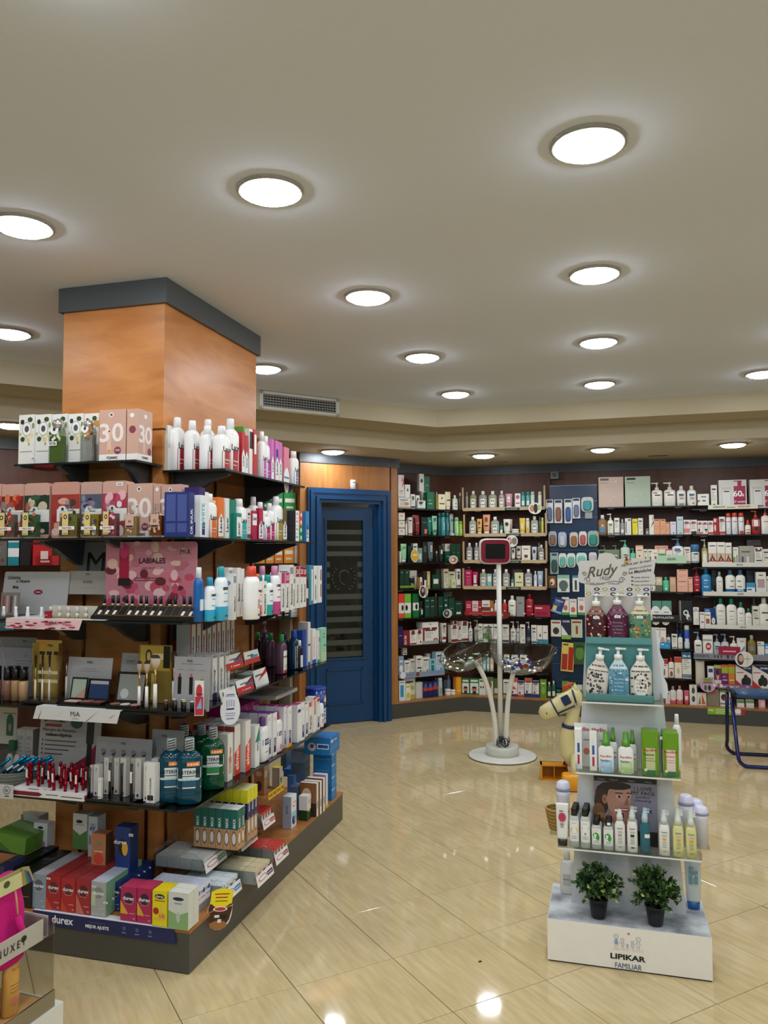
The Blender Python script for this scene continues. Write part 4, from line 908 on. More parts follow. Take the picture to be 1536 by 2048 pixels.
wr_(FR_,1.203,CE,'on fourth shelf at far right','''
662 798 1350 bt 2a84bc c=1a6a9c r:.2,.8,.7,.85,d8ecf8 r:.2,.45,.75,.5,e8f4fc r:.2,.65,.6,.67,a8d0e8 p:.7,.25 | large blue bottle
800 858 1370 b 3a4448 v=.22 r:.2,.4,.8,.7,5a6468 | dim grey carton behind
860 948 1388 bt f0efe6 c=9ab8c0 '''+IS+''' | narrow white bottle
980 1110 1365 bt f0efe6 c=3a6a98 k=1a6aa8 r:.3,.2,.7,.24,cde r:.5,.8,.9,.85,456 r:.4,.5,.9,.54,222 | white over blue bottle
1113 1243 1365 bt f0efe6 c=3a6a98 k=1a6aa8 x:40%,.45,.26,.13,e8f4fc r:.1,.8,.5,.85,456 r:.1,.5,.6,.54,222 | white over blue bottle with 40%
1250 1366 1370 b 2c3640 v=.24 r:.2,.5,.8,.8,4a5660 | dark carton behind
1256 1366 1535 b 3a9ac8 r:0,0,1,.65,e8eef0 r:.1,.45,.6,.55,1a5a88 r:.3,.25,.8,.32,333 | low white and blue carton
1376 1508 1395 b eeebe2 r:.15,.35,.85,.65,b8a0a8 r:.1,.66,.9,.69,6a3a48 r:.3,.85,.7,.89,444 r:.4,.04,.6,.09,333 | white carton with mauve picture
1514 1580 1450 b e8e4d8 g:777 | rightmost white carton
''')
wr_(FR_,.957,CF_,'on fifth shelf behind sign','''
88 206 200 b 5a9484 d=.06 e:.35,.25,.6,.5,f4f2ec r:.0,.0,1,.45,f4f2ec r:.2,.4,.7,.44,667 | green and white carton
210 330 200 b 5a9484 d=.06 e:.35,.25,.6,.5,f4f2ec r:.0,.0,1,.45,f4f2ec r:.2,.4,.7,.44,667 | second green and white carton
412 586 195 b 12161a r:.08,0,.2,1,8a8a88 e:.55,.4,.2,.14,f0f0f0 e:.7,.2,.14,.16,e8e8e8 e:.55,.4,.12,.08,333 r:.7,.0,.95,.2,555 | black carton with white oval print
''')
wr_(FR_,.888,CF_,'on fifth shelf at far right','''
600 672 280 b efece4 b=497 r:0,.78,1,.82,3a6a98 e:.6,.2,.35,.18,ddd r:.2,.88,.7,.92,333 | tall white carton
683 741 340 b efece4 r:.1,.85,.9,.9,8a3a38 r:.3,.35,.8,.42,333 | short white carton
745 818 340 b efece4 r:.2,.3,.8,.6,a85a38 r:.1,.8,.9,.85,8a3a38 | short carton with food print
735 872 290 b 2060b4 v=.2 r:.1,.85,.5,.93,e8f0fa | blue carton behind
820 886 385 b 1a3a84 e:.5,.6,.35,.25,f0eee0 e:.5,.6,.15,.1,c8b860 r:.2,.1,.8,.2,e8ecf8 | small navy carton with disc
850 890 205 bt e0dfd6 c=1a7a5c v=.22 | white bottle half hidden behind
885 1006 165 bt f0efe6 c=1a8a64 '''+IS+''' | big white bottle with green cap
1015 1146 170 bt f0efe6 c=1a8a64 '''+IS+''' | second big white bottle with green cap
1148 1250 215 bt f0efe6 c=1a8a64 '''+IS+''' | middle white bottle with green cap
1253 1336 295 bt f0efe6 c=1a8a64 '''+IS+''' | small white bottle with green cap
1320 1400 165 bt 8a8880 c=9a9890 v=.24 | grey bottle behind
1340 1424 265 b e6e2d4 r:.3,.45,.9,.5,222 r:.2,.1,.5,.14,333 g:998 | cream carton
1416 1560 150 bt f0efe4 c=eceae0 r:.2,.72,.9,.78,444 r:.6,.4,.95,.46,222 | large white bottle with white cap
''')
wr_(FR_,.687,CF_,'on sixth shelf behind sign','''
128 182 535 b efece2 e:.4,.4,.4,.2,d8a888 r:.1,.9,.9,.93,346 | white carton
186 262 538 b efece2 e:.4,.4,.35,.16,d8a080 r:.1,.9,.9,.93,346 | white carton with face print
185 316 716 b 2e96cc v=.06 r:.1,.55,.4,.75,e0f0fa r:.5,.4,.8,.5,9cd0ec | low blue carton
266 318 615 bt efeee6 c=2a6aa8 v=.12 g:346 | small white bottle with blue cap
332 402 615 b efece2 r:.1,.85,.8,.9,333 g:888 r:.4,.06,.7,.12,222 | white carton
410 470 615 bt efece2 c=2a6aa8 r:.2,.5,.8,.55,333 r:.2,.3,.8,.32,888 | white bottle with blue cap
380 424 480 bt 1a3462 c=9a9a94 v=.24 | dark blue bottle
430 478 478 bt 1a3462 c=9a9a94 v=.24 | second dark blue bottle
485 558 505 ae 2c54b0 c=f0f0ea k=d0dcec r:.1,.1,.9,.55,dbe4ea t:.1,.2,.9,.3,.5,.5,5a9ac0 | blue spray can with white cap
''')
wr_(FR_,.60,CF_,'on grey-fronted shelf at far right','''
612 710 585 pm f0ede4 c=8ab4d0 r:.2,.75,.9,.85,6a9ac0 g:9ab | white pump bottle with blue pump
720 845 625 b f0ece4 e:.55,.52,.28,.16,b02a30 r:.0,.75,.9,.82,88a0b8 e:.55,.52,.18,.06,f0d0d0 | white carton with red circle
852 945 615 pm e8ecec c=a0c4d4 v=.12 r:.2,.6,.9,.75,7aa0c0 g:9ab | clear pump bottle
950 1048 612 pm e8ecec c=a0c4d4 v=.12 r:.2,.6,.9,.75,7aa0c0 g:9ab | second clear pump bottle
1060 1160 640 pm ece8dc c=e8e4d8 r:.2,.55,.9,.72,7aa0c0 r:.3,.3,.9,.4,a04a48 | cream pump bottle
1145 1272 665 tb f0eee6 c=f0eee6 v=.09 t:.1,.1,.9,.4,.9,.6,8098b8 r:.3,.8,.7,.84,888 | white tube with blue wave
1282 1386 630 bt b8a040 c=c8bc98 L r:0,.55,1,.8,8090a8 | amber oil bottle
1405 1488 710 b efece4 r:0,.78,1,.82,2a6a98 e:.6,.2,.35,.18,ddd r:.1,.88,.5,.93,333 | white carton with blue line
1496 1580 735 b 3a9acc r:0,.4,1,.7,e8eef0 r:.1,.75,.7,.85,e0f0fa | blue and white carton
''')
wr_(FR_,.405,CF_,'on seventh shelf behind sign','''
198 286 930 b f0e8de r:0,.75,1,1,b0342c e:.4,.3,.2,.2,a86a50 r:.1,.65,.8,.7,c04838 | white carton with red top
290 362 912 bt f0e8de c=d03030 r:.1,.65,.9,.72,c04838 e:.5,.3,.3,.2,8a5a40 | white bottle with red cap
366 457 905 b f0ead8 r:0,.75,1,1,c84028 e:.5,.35,.2,.15,d8b898 | cream carton with red top
460 575 845 b e8e6da r:0,.75,1,1,1a6a9c x:fib-it,.5,.82,.1,f0f4f8 g:889 e:.8,.06,.06,.03,223 | tall cream carton with blue top
''')
GO='r:0,.55,1,1,f0e8e4 t:0,1,1,1,1,.62,1c2858 t:0,0,.6,0,0,.35,c8302c e:.62,.5,.12,.1,2a2024 e:.75,.3,.2,.2,2a2426 e:.5,.28,.16,.18,1c1c20 r:.06,.66,.5,.7,c05048 x:GOIBI,.72,.84,.08,f4f4f8'
wr_(FR_,.335,CF_,'on purple-edged shelf at right','''
622 752 935 bg cfcab4 d=.05 e:.5,.6,.2,.15,c06048 | cream pouch with orange mark
780 857 1015 b ececea r:.15,.7,.85,.88,2a4a7a x:22,.55,.32,.14,111 | white carton with number 22
860 950 1000 b 74306e r:0,0,1,.32,e8d8cc e:.5,.5,.2,.2,d8a888 e:.5,.66,.22,.14,3a1c20 r:0,.85,1,1,b8c040 | purple carton with portrait
953 1036 995 b 74206a r:.15,.3,.85,.34,e8c8e0 r:.15,.45,.6,.48,e8c8e0 r:0,.62,1,.9,a8b430 r:0,.9,1,1,d86030 | purple carton with green head
1038 1120 995 b d8802c r:.15,.3,.85,.34,f8e0c0 r:0,.62,1,.9,a8b430 r:0,.9,1,1,d86030 | orange carton with green head
1128 1332 1005 b efe7e2 d=.08 '''+GO+''' | white and navy carton with family photo
1336 1540 1005 b efe7e2 d=.08 '''+GO+''' | second white and navy carton with family photo
''')
wr_(FR_,.155,CF_,'on base behind display stand','''
208 262 1180 bt d8909c c=e0a0a8 v=.2 g:b04860 | pink baby bottle
255 312 1330 b e6e0dc v=.09 g:c86a78 | pale carton
310 390 1268 bt e4dcd6 c=b0b0ac v=.09 k=d86a70 r:.1,.3,.9,.5,f0e8e4 | white and coral bottle
392 474 1262 bt ece4de c=d890a0 k=d88080 e:.5,.5,.3,.2,f4ece6 | oval white and pink bottle
484 552 1320 tb d85a70 c=c84860 r:.1,.2,.9,.55,f0e0dc | small pink tube
554 648 1250 b eceae0 e:.5,.72,.22,.16,4a4c4c e:.5,.3,.22,.16,4a4c4c e:.5,.93,.08,.03,333 | white carton with two dark shapes
652 766 1350 b ebe4d4 t:.5,.1,.9,.1,.5,.95,d8603c t:.1,.1,.4,.1,.3,.8,7a9a78 | cream carton with orange strokes
772 925 1300 b 938a74 e:.5,.83,.3,.14,d8602c e:.5,.83,.16,.08,938a74 r:.46,.8,.54,.86,8a3a1c | kraft carton with orange ring
932 1066 1310 b ecebe4 r:0,.85,1,1,6a9a3c e:.4,.55,.3,.2,4a2c20 r:.0,.12,1,.2,4a8a8c e:.6,.45,.25,.15,b83a28 | white carton with family picture
1150 1240 1440 b ecebe4 r:0,.6,1,1,5a8a58 | white carton behind the blue step stool
1262 1360 1440 b ecebe4 r:0,.6,1,1,7a9a68 r:0,.2,1,.3,ccc | second white carton behind the step stool
1420 1500 1440 b e0a8b4 r:.3,.2,.9,.8,f0d0d8 | pink carton at the right edge
''')
up0,up1=FR_.hit(1096,1100,.12)[0],FR_.hit(1200,1100,.12)[0];Vp=.16
hp=empty('hook_panel',FR_.p((up0+up1)/2,Vp,0),AR,'dark blue slatted wall panel with hooks for hanging packs','panel');hw=(up1-up0)/2-.02
z=.17;kk=0
while z<2.16:
    MB().box(-hw,0,z,hw,.018,z+.155,'082b4e','plastic').build('slat',hp);MB().box(-hw,-.006,z+.157,hw,.016,z+.163,'5a7088','metal').build('rail',hp);z += .165
def hang(x0,x1,y0,y1,org,col,desc,pr='',k2='c0c8c8',kind=0,rot=0):
    ox,oy,sc=org;v=.10;(ua,_),(ub,_)=FR_.hit(ox+x0/sc,1100,v),FR_.hit(ox+x1/sc,1100,v);zt=FR_.hit(ox+x0/sc,oy+y0/sc,v)[1];zb=FR_.hit(ox+x0/sc,oy+y1/sc,v)[1];w,h=ub-ua,zt-zb
    r=empty('hanging_pack',FR_.p((ua+ub)/2,v,zb),AR,desc,'blister pack','hanging packs on the blue panel');r.rotation_euler[1]=radians(rot)
    m=MB()
    if kind==1:
        m.loft([(0,w/2,h/2),(.012,w/2,h/2)],col,'paper',16,4,T=Matrix.Translation((0,.012,h/2))@ Matrix.Rotation(pi/2,4,'X'))
    else:m.box(-w/2,0,0,w/2,.006,h,col,'paper')
    prints(m,w,h,pr.split(),z0=0);m.build('backing_card',r)
    if k2 != '-':
        hh=h*(.62 if kind != 1 else .7);MB().loft([(0,w*.36,hh/2),(.016,w*.33,hh/2*.94),(.022,w*.22,hh/2*.8)],k2,'plastic',12,3.5,T=Matrix.Translation((0,-.0004,hh/2+h*.06))@ Matrix.Rotation(pi/2,4,'X')).build('blister',r)
    MB().tube([(0,.058,h*.965),(0,-.012,h*.965),(0,-.016,h*.985)],.002,'b8b8b8','metal',6).build('hook',r)
WP='r:.1,.86,.9,.97,2a2e48'
for a in ((78,162,468,745,CDX,'dfe2e6','white boxed grooming tool, leftmost in top row of blue panel',WP,'5a6a88'),(176,270,468,745,CDX,'dfe2e6','white boxed grooming tool, second in top row of blue panel',WP,'8a5a48'),(295,385,462,748,CDX,'e8e8e6','white boxed grooming tool, third in top row of blue panel',WP,'3a5a98'),(392,482,450,690,CDX,'e4e6e8','short white boxed tool, fourth in top row of blue panel',WP,'6a7a98'),
          (495,642,438,612,CDX,'ccd0cc','round blister with turquoise pieces on blue panel','','3a9aa0',1),
          (540,624,618,692,CDX,'9aa0a4','small grey pack under the round turquoise blister','','-'),
          (103,200,840,1018,CDX,'a8b4c0','oval clear pack with orange piece, leftmost in second row','','8a6048',1),(216,316,850,1030,CDX,'b4bcd0','oval lilac clear pack in second row of blue panel','','c8ccd8',1),(352,452,852,1030,CDX,'d4d0c8','oval clear pack with brown piece in second row','','9a6a3a',1),(462,556,842,1012,CDX,'e8e0dc','oval clear pack with red print in second row','','b85a58',1),(565,700,835,1022,CDX,'9cb8b0','green rounded bib pack at right of second row','','3a8a7a',1),
          (118,216,1095,1345,CDX,'9ab4ac','tall grey-green card with round handles in third row','r:.2,.86,.8,.95,1c2c2c','3a504c'),(220,312,1100,1270,CDX,'e4e8e2','rounded pack with turquoise and pink pacifiers','','6ab8a8',1),(315,418,1100,1270,CDX,'e4e8e2','second rounded pack with turquoise and pink pacifiers','','6ab8a8',1),(426,552,1095,1250,CDX,'d8e8e0','round clear pack with green pacifier near the white sign','','7ac4b4',1),(576,670,1090,1210,CDX,'e0dcd4','white pack peeking above the white sign','','c8c8c8',1),
          (172,248,345,460,CC,'7a4a2a','small brown patterned card in fourth row','e:.5,.5,.3,.3,e8d8b0 e:.4,.4,.12,.12,222','-'),(258,374,335,500,CC,'dce4dc','white card with grey elephant-shaped piece','e:.5,.4,.38,.3,5a6a68 r:.3,.05,.7,.3,5a6a68 r:0,.8,1,1,8ac0a8','-'),(403,466,340,495,CC,'e4e4e0','white card with black tool in fourth row','r:.35,.1,.65,.7,222 r:0,.85,1,1,5a8aa0','-'),
          (185,290,548,700,CC,'1c3a7c','tilted navy card with white tab in fifth row','x:+URGO,.5,.75,.1,f0f4fa r:.1,.1,.45,.45,e8c860 g:8ab0d8','-',0,18),(298,366,548,718,CC,'e8e4dc','white card with red title and green foot','x:Goibi,.5,.82,.08,b02a28 e:.5,.4,.3,.16,c86a58 r:0,0,1,.14,4a9a48','-'),(370,440,565,738,CC,'e8e4dc','second white card with red title and green foot','x:Goibi,.5,.82,.08,b02a28 e:.5,.4,.3,.16,c86a58 r:0,0,1,.14,4a9a48','-'),(450,518,550,718,CC,'e8e4dc','third white card with red title and green foot','x:Goibi,.5,.82,.08,b02a28 e:.5,.4,.3,.16,c86a58 r:0,0,1,.14,4a9a48','-'),
          (190,286,768,925,CC,'dcdccc','white card with dark round device in sixth row','e:.5,.35,.32,.22,3a3a38 e:.5,.35,.14,.1,222 r:.1,.8,.9,.9,a03a30','-'),(290,380,758,950,CC,'1c2440','navy and white card in sixth row','x:GOIBI,.5,.84,.09,f0f0f4 t:0,0,1,0,0,.7,e8e8e8 r:0,0,1,.2,8ab850','-'),(384,490,762,935,CC,'c8ccac','green and beige card with red title','r:.1,.8,.9,.9,a83828 r:.4,.2,.6,.65,8a4a38','-'),
          (275,396,982,1258,CC,'e0c860','yellow and red card with red wristband in seventh row','r:.55,.05,.95,.85,b02018 r:.05,.05,.5,.6,a82a20 r:.1,.9,.5,.95,333','-',0,4),(402,520,978,1190,CC,'2e5a28','dark green card in seventh row','e:.5,.5,.35,.3,5a8a3a r:.2,.75,.8,.85,1a3020','-')):
    hang(*a)
def strip(fr,x0,x1,y0,y1,org,v,col,desc,words=None,wc='222',mt='paper',name='shelf_strip',cat='shelf strip',th=.003,extra='',tilt=0):
    ox,oy,sc=org;ua=fr.hit(ox+x0/sc,1100,v)[0];ub=fr.hit(ox+x1/sc,1100,v)[0];xm=ox+(x0+x1)/2/sc;zt=fr.hit(xm,oy+y0/sc,v)[1];zb=fr.hit(xm,oy+y1/sc,v)[1]
    r=empty(name,fr.p((ua+ub)/2,v,zb),fr.ang,desc,cat);w,h=ub-ua,zt-zb;m=MB().box(-w/2,-th,0,w/2,0,h,col,mt);T=Matrix.Translation((0,-th,0));prints(m,w,h,extra.split(),T=T);m.build('strip_board',r)
    if words:
        q=MB()
        for s,u,vv,hh in words:text(q,s,(u-.5)*w,vv*h,hh*h,wc,None,0,.02,0,-th-.001)
        q.build('lettering',r)
    return r
for k,(y0,y1,x0,x1) in enumerate(((260,460,682,1445),(510,700,692,1455),(760,950,684,1455),(1008,1196,680,1450))):
    ox,oy,sc=CA;v=.058;ua=FR_.hit(ox+x0/sc,1100,v)[0];ub=FR_.hit(ox+x1/sc,1100,v)[0];z=ZW[7-k];zt=FR_.hit(900,oy+y0/sc,v)[1]
    r=empty('wooden_tray',FR_.p((ua+ub)/2,v,z+.0005),AR,f'pale wooden tray, {ORD[k]} from top, behind the bowl stand','tray','wooden trays');w=ub-ua
    MB().box(-w/2,0,-.012,w/2,.012,.022,'c2ab84','paper').build('front_rail',r)
    for s_ in (-1,1):MB().box(s_*w/2-.009,0,.0,s_*w/2+.009,.012,zt-z,'b89e78','paper').build('side_post',r)
    MB().box(-w/2,.012,0,w/2,.3,.008,'6a5a44','paper').build('tray_bottom',r)
    m=MB();m.box(w*.02,-.0025,-.012,w*.2,-.0005,.014,'16382c','paper');text(m,'KLORANE',w*.11,-.006,.012,'d8e0d8',w*.12,0,0,0,-.003);m.build('green_card',r)
strip(FR_,770,1420,515,572,CE,.055,'e4dfc8','cream shelf strip with green and red words under the offer boxes',None,extra='x:sebamed,.22,.35,.5,3a7a3a x:sebamed,.72,.35,.5,b03a30 r:.38,.3,.55,.45,556')
strip(FR_,675,1600,1268,1326,CE,.055,'e2e0d4','white shelf strip under the third shelf at far right',[('ISDIN',.53,.3,.38)])
strip(FR_,677,1600,1650,1706,CE,.055,'e2e0d4','white shelf strip under the fourth shelf at far right',[('ISDIN',.53,.3,.38)])
strip(FR_,758,1600,500,552,CF_,.055,'e2e0d4','white shelf strip under the fifth shelf at far right',[('ISDIN',.53,.3,.38)])
strip(FR_,88,470,1178,1280,(1300,930,6.508),.055,'b8d8b8','pale green shelf strip under the third shelf',[('ISDIN',.5,.4,.3)])
strip(FR_,75,415,372,445,CF_,.055,'121210','black tray strip with white lettering behind the white sign',[('TROFOLASTIN',.38,.35,.38)],'e0e0dc')
strip(FR_,575,1600,862,935,CF_,.055,'8a8c98','grey shelf strip with dark lettering and tiny portraits',[('DEXERYL',.1,.3,.45)],'3a3c48',extra='e:.26,.5,.01,.3,5a3a30 e:.3,.5,.01,.3,4a2a28 e:.34,.5,.01,.3,5a3a30 e:.42,.5,.014,.35,3a2422 e:.47,.5,.01,.3,6a4a40')
strip(FR_,862,1300,1240,1300,CF_,.055,'8a5a84','purple shelf strip with white lettering beside the round badge',[('100% EFICAZ',.38,.25,.42)],'f8f4f8',extra='e:.1,.6,.05,.35,f0e0f0 e:.85,.5,.05,.35,c89ac0')
strip(FR_,728,1065,1530,1618,CF_,-.004,'86b02c','lime green strip with white letters hanging over the grey base',[('otc',.13,.45,.42)],'f8fcf0',extra='r:.3,.7,.85,.82,d8ecb0 r:.3,.45,.9,.57,d8ecb0 r:.3,.2,.7,.32,d8ecb0')
strip(FR_,1066,1195,1545,1625,CF_,-.004,'c8a8a4','white and red end tab beside the lime green strip',None,extra='e:.3,.6,.3,.4,f4f0ec r:.6,0,1,1,a83a38')
strip(FL_,80,500,808,855,CBX,.055,'8698b4','blue-grey shelf strip with small print beside the door',None,extra='e:.08,.6,.06,.7,e8ecf2 e:.4,.6,.04,.5,8a4a30 r:.15,.5,.3,.6,5a6c8c')
strip(FR_,690,1112,248,282,CBX,.055,'a02020','red shelf strip behind the pole',None,extra='r:.1,.3,.4,.6,c85050')
strip(FL_,90,230,1170,1190,CA,.055,'7a9a30','lime green strip under the fourth shelf beside door')
strip(FR_,885,1155,768,872,CF_,.05,'a01a3c','crimson arched shelf card in front of clear pump bottles',None,extra='r:.2,.35,.8,.5,e8b8c8',name='shelf_card',cat='card')
def badge(fr,x,y,rx,ry,org,v,col,desc,pr,stem=True):
    ox,oy,sc=org;u,z=fr.hit(ox+x/sc,oy+y/sc,v);k=(fr.p(u,v)-Vector((0,0,0))).length/FPX/sc;r=empty('shelf_badge',fr.p(u,v,z),fr.ang,desc,'card','round shelf cards')
    w,h=rx*2*k,ry*2*k;m=MB().loft([(0,w/2,h/2),(.0015,w/2,h/2)],col,'paper',20,T=Matrix.Rotation(pi/2,4,'X'));prints(m,w,h,pr.split(),z0=-h/2,T=Matrix.Translation((0,-.0016,0)));m.build('badge_disc',r)
    MB().box(-.004,0,-.003,.004,.02,.003,'d8d8d8','acrylic').build('badge_clip',r)
badge(FL_,230,890,42,58,CA,.03,'f0f0ea','yellow oval price card reading 40% beside the door','e:.5,.5,.46,.46,d8a820 x:40%,.5,.48,.16,fff')
badge(FL_,590,928,50,40,CA,.03,'d8c8b8','oval card with bird print hanging from third shelf','e:.5,.5,.35,.3,a87a68 e:.4,.5,.15,.15,f0e8e0')
badge(FL_,312,1225,50,58,CA,.03,'e8e4e0','round card with long-haired portrait beside the door','e:.4,.5,.28,.42,3a2420 e:.42,.6,.14,.18,c89880 e:.75,.5,.12,.4,9a9a94')
badge(FL_,535,265,50,40,CBX,.03,'c8ccc8','oval grey portrait card under the fifth shelf beside door','e:.4,.5,.3,.4,3a3430 e:.4,.55,.14,.2,b89880')
badge(FR_,1350,450,60,54,CA,.03,'e8e6dc','round card with hand and dark leaf print on top tray','e:.3,.5,.2,.3,c88a68 e:.55,.5,.16,.4,222 e:.8,.55,.12,.25,b8c868')
badge(FR_,1135,755,54,56,CA,.03,'e8e4dc','round portrait card right of the red-framed screen','e:.3,.5,.2,.3,4a2a20 e:.35,.55,.14,.2,d8a088 e:.7,.5,.22,.3,8a8070')
badge(FR_,1055,280,58,36,CBX,.03,'7a2420','brown oval card on the red-fronted shelf','e:.3,.5,.2,.3,c08a70')
badge(FR_,1238,928,96,88,CF_,.02,'e6e2da','round portrait card on the grey strip at right','e:.3,.5,.18,.38,4a3430 e:.33,.55,.13,.22,d8a890 e:.68,.5,.02,.4,aaa r:.5,.5,.85,.56,a0a898')
badge(FR_,785,1248,84,82,CF_,.02,'c8a8c4','round purple badge with tiny family at left of purple strip','e:.5,.85,.3,.12,8a9a30 r:.2,.6,.8,.72,8a5a84 e:.35,.3,.1,.2,4a6a30 e:.6,.3,.1,.2,3a2a28 e:.9,.5,.08,.08,f0f0f0')
# ================================================================ products on the column display
FF=Frame(C0,TH-pi/2);RF=Frame(C0,TH)
CG,CH_,CI,CJ,CM,CN,CK,CL=(0,780,4.518),(320,800,4.267),(320,1080,4.267),(320,1340,4.042),(0,1380,4.518),(0,1080,4.518),(280,1620,4.042),(0,1680,4.518)
def rowR(z,org,ph,lines):
    """right-hand side of the column: x of the near vertical edge, near plane a (or y<px> of the foot), top y, kind, colour, width along the shelf, depth"""
    ox,oy,sc=org;n=0
    for ln in lines.strip().split('\n'):
        L,_,desc=ln.partition('|');f=L.split();x,yt,k,col,w,d=ox+float(f[0])/sc,oy+float(f[2])/sc,f[3],f[4],float(f[5]),float(f[6]);kw={};pr=[];sp=[];cap=None;zz=z;rep=0
        for o in f[7:]:
            if o[1:2]=='=':
                a_,b_=o[0],o[2:]
                if a_=='c':kw['cap']=b_
                elif a_=='s':kw['side']=b_
                elif a_=='t':kw['top']=b_
                elif a_=='k':kw['col2']=b_
                elif a_=='z':zz=z+float(b_)
                elif a_=='n':rep=int(b_)
            elif o=='L':kw['liquid']=True
            elif o[0]=='>':sp.append(o[1:])
            else:pr.append(o)
        if f[1][0]=='y':
            P=at(x,oy+float(f[1][1:])/sc,zz);a,b=(P-C0).dot(U1),(P-C0).dot(U2);zt=hat(x,yt,P)
            if k != 'b':a -= w/2*.2;b += d*.0
        else:
            a=float(f[1]);u,zt=FF.hit(x,yt,a);b=-u
        h=zt-zz;n += 1
        if h<.01:print('BADR',ln,h);continue
        for r_ in range(rep+1):
            o=product(k,w*.98,h,d*.98,col,pr=pr,sp=sp,**kw);place(o,I(a+w/2,b+r_*(d+.003),zz+.0006),TH)
            tag(o,f'{desc.strip()}, {ORD[n-1]} from left {ph}' if not rep else f'{desc.strip()}, {("front", "second", "third", "fourth", "last")[r_]} of its file {ph}',CATN[k],'products '+ph if not rep else f'{desc.strip()} {ph}')
FLR='e:.5,.72,.36,.17,f8f8f4 e:.5,.72,.3,.14,3a3a3a e:.5,.72,.28,.13,f8f8f4 e:.5,.72,.14,.065,55505a e:.22,.86,.12,.05,22301e e:.7,.9,.16,.05,3a5030 e:.25,.52,.14,.05,2e4a2c e:.6,.5,.12,.05,e8d890 e:.8,.6,.12,.06,e8e0b0 e:.45,.56,.1,.03,d8d8b0 e:.1,.62,.08,.04,c8c898 e:.9,.78,.08,.06,8a9a60 e:.65,.42,.06,.03,b8a870 r:.1,.27,.85,.285,999'
BN[0]='perfume_carton'
row(FF,2.0125,CG,'on top left glass shelf','boxed perfumes on the top glass shelf','''
173 318 225 b f1efe8 d=.06 '''+FLR+''' p:.45,.14 | white floral perfume carton
322 466 222 b f1efe8 d=.06 '''+FLR+''' | white floral perfume carton behind green flacon
470 613 219 b f1efe8 d=.06 '''+FLR+''' | white floral perfume carton beside green flacon
617 758 216 b f1efe8 d=.06 '''+FLR+''' | white floral perfume carton left of flacon
762 896 213 b f1efe8 d=.06 '''+FLR+''' e:.85,.8,.2,.06,d8a040 e:.5,.6,.12,.04,b84a30 | white floral carton with orange blossoms
''',v0=-.14)
P30='r:0,0,1,.13,f4efea x:FEMME,.5,.035,.055,5a4a48 x:3,.2,.38,.36,f2e6e0 x:0,.7,.38,.36,f2e6e0 r:.3,.15,.46,.6,e8c0a8 r:.32,.16,.44,.22,d8a060 r:.33,.55,.43,.62,e8e0d8 e:.38,.58,.04,.02,a02030 e:.45,.9,.09,.045,f4ece8 e:.45,.9,.05,.025,5a5050 e:.7,.2,.13,.075,8a4050 r:.62,.19,.78,.2,f0d8d8 r:.62,.21,.78,.22,f0d8d8'
row(FF,2.0125,CG,'on top left glass shelf','pink perfume cartons','''
900 1142 178 b d4aa98 d=.08 s=c89a88 '''+P30+''' | pink carton with large white 30
1148 1252 172 b d4aa98 d=.11 s=d0a898 e:.45,.88,.2,.045,f4ece8 e:.5,.6,.3,.075,8a4050 r:0,0,1,.13,f4efea >r:0,0,1,.13,f4efea >x:3,.25,.36,.34,f2e6e0 >x:0,.72,.36,.34,f2e6e0 >x:FEMME,.5,.04,.05,5a4a48 >e:.8,.2,.13,.075,8a4050 >r:.35,.15,.5,.55,e8c0a8 >e:.5,.88,.1,.045,f4ece8 | pink corner carton with white 30 on its side
''',v0=-.19)
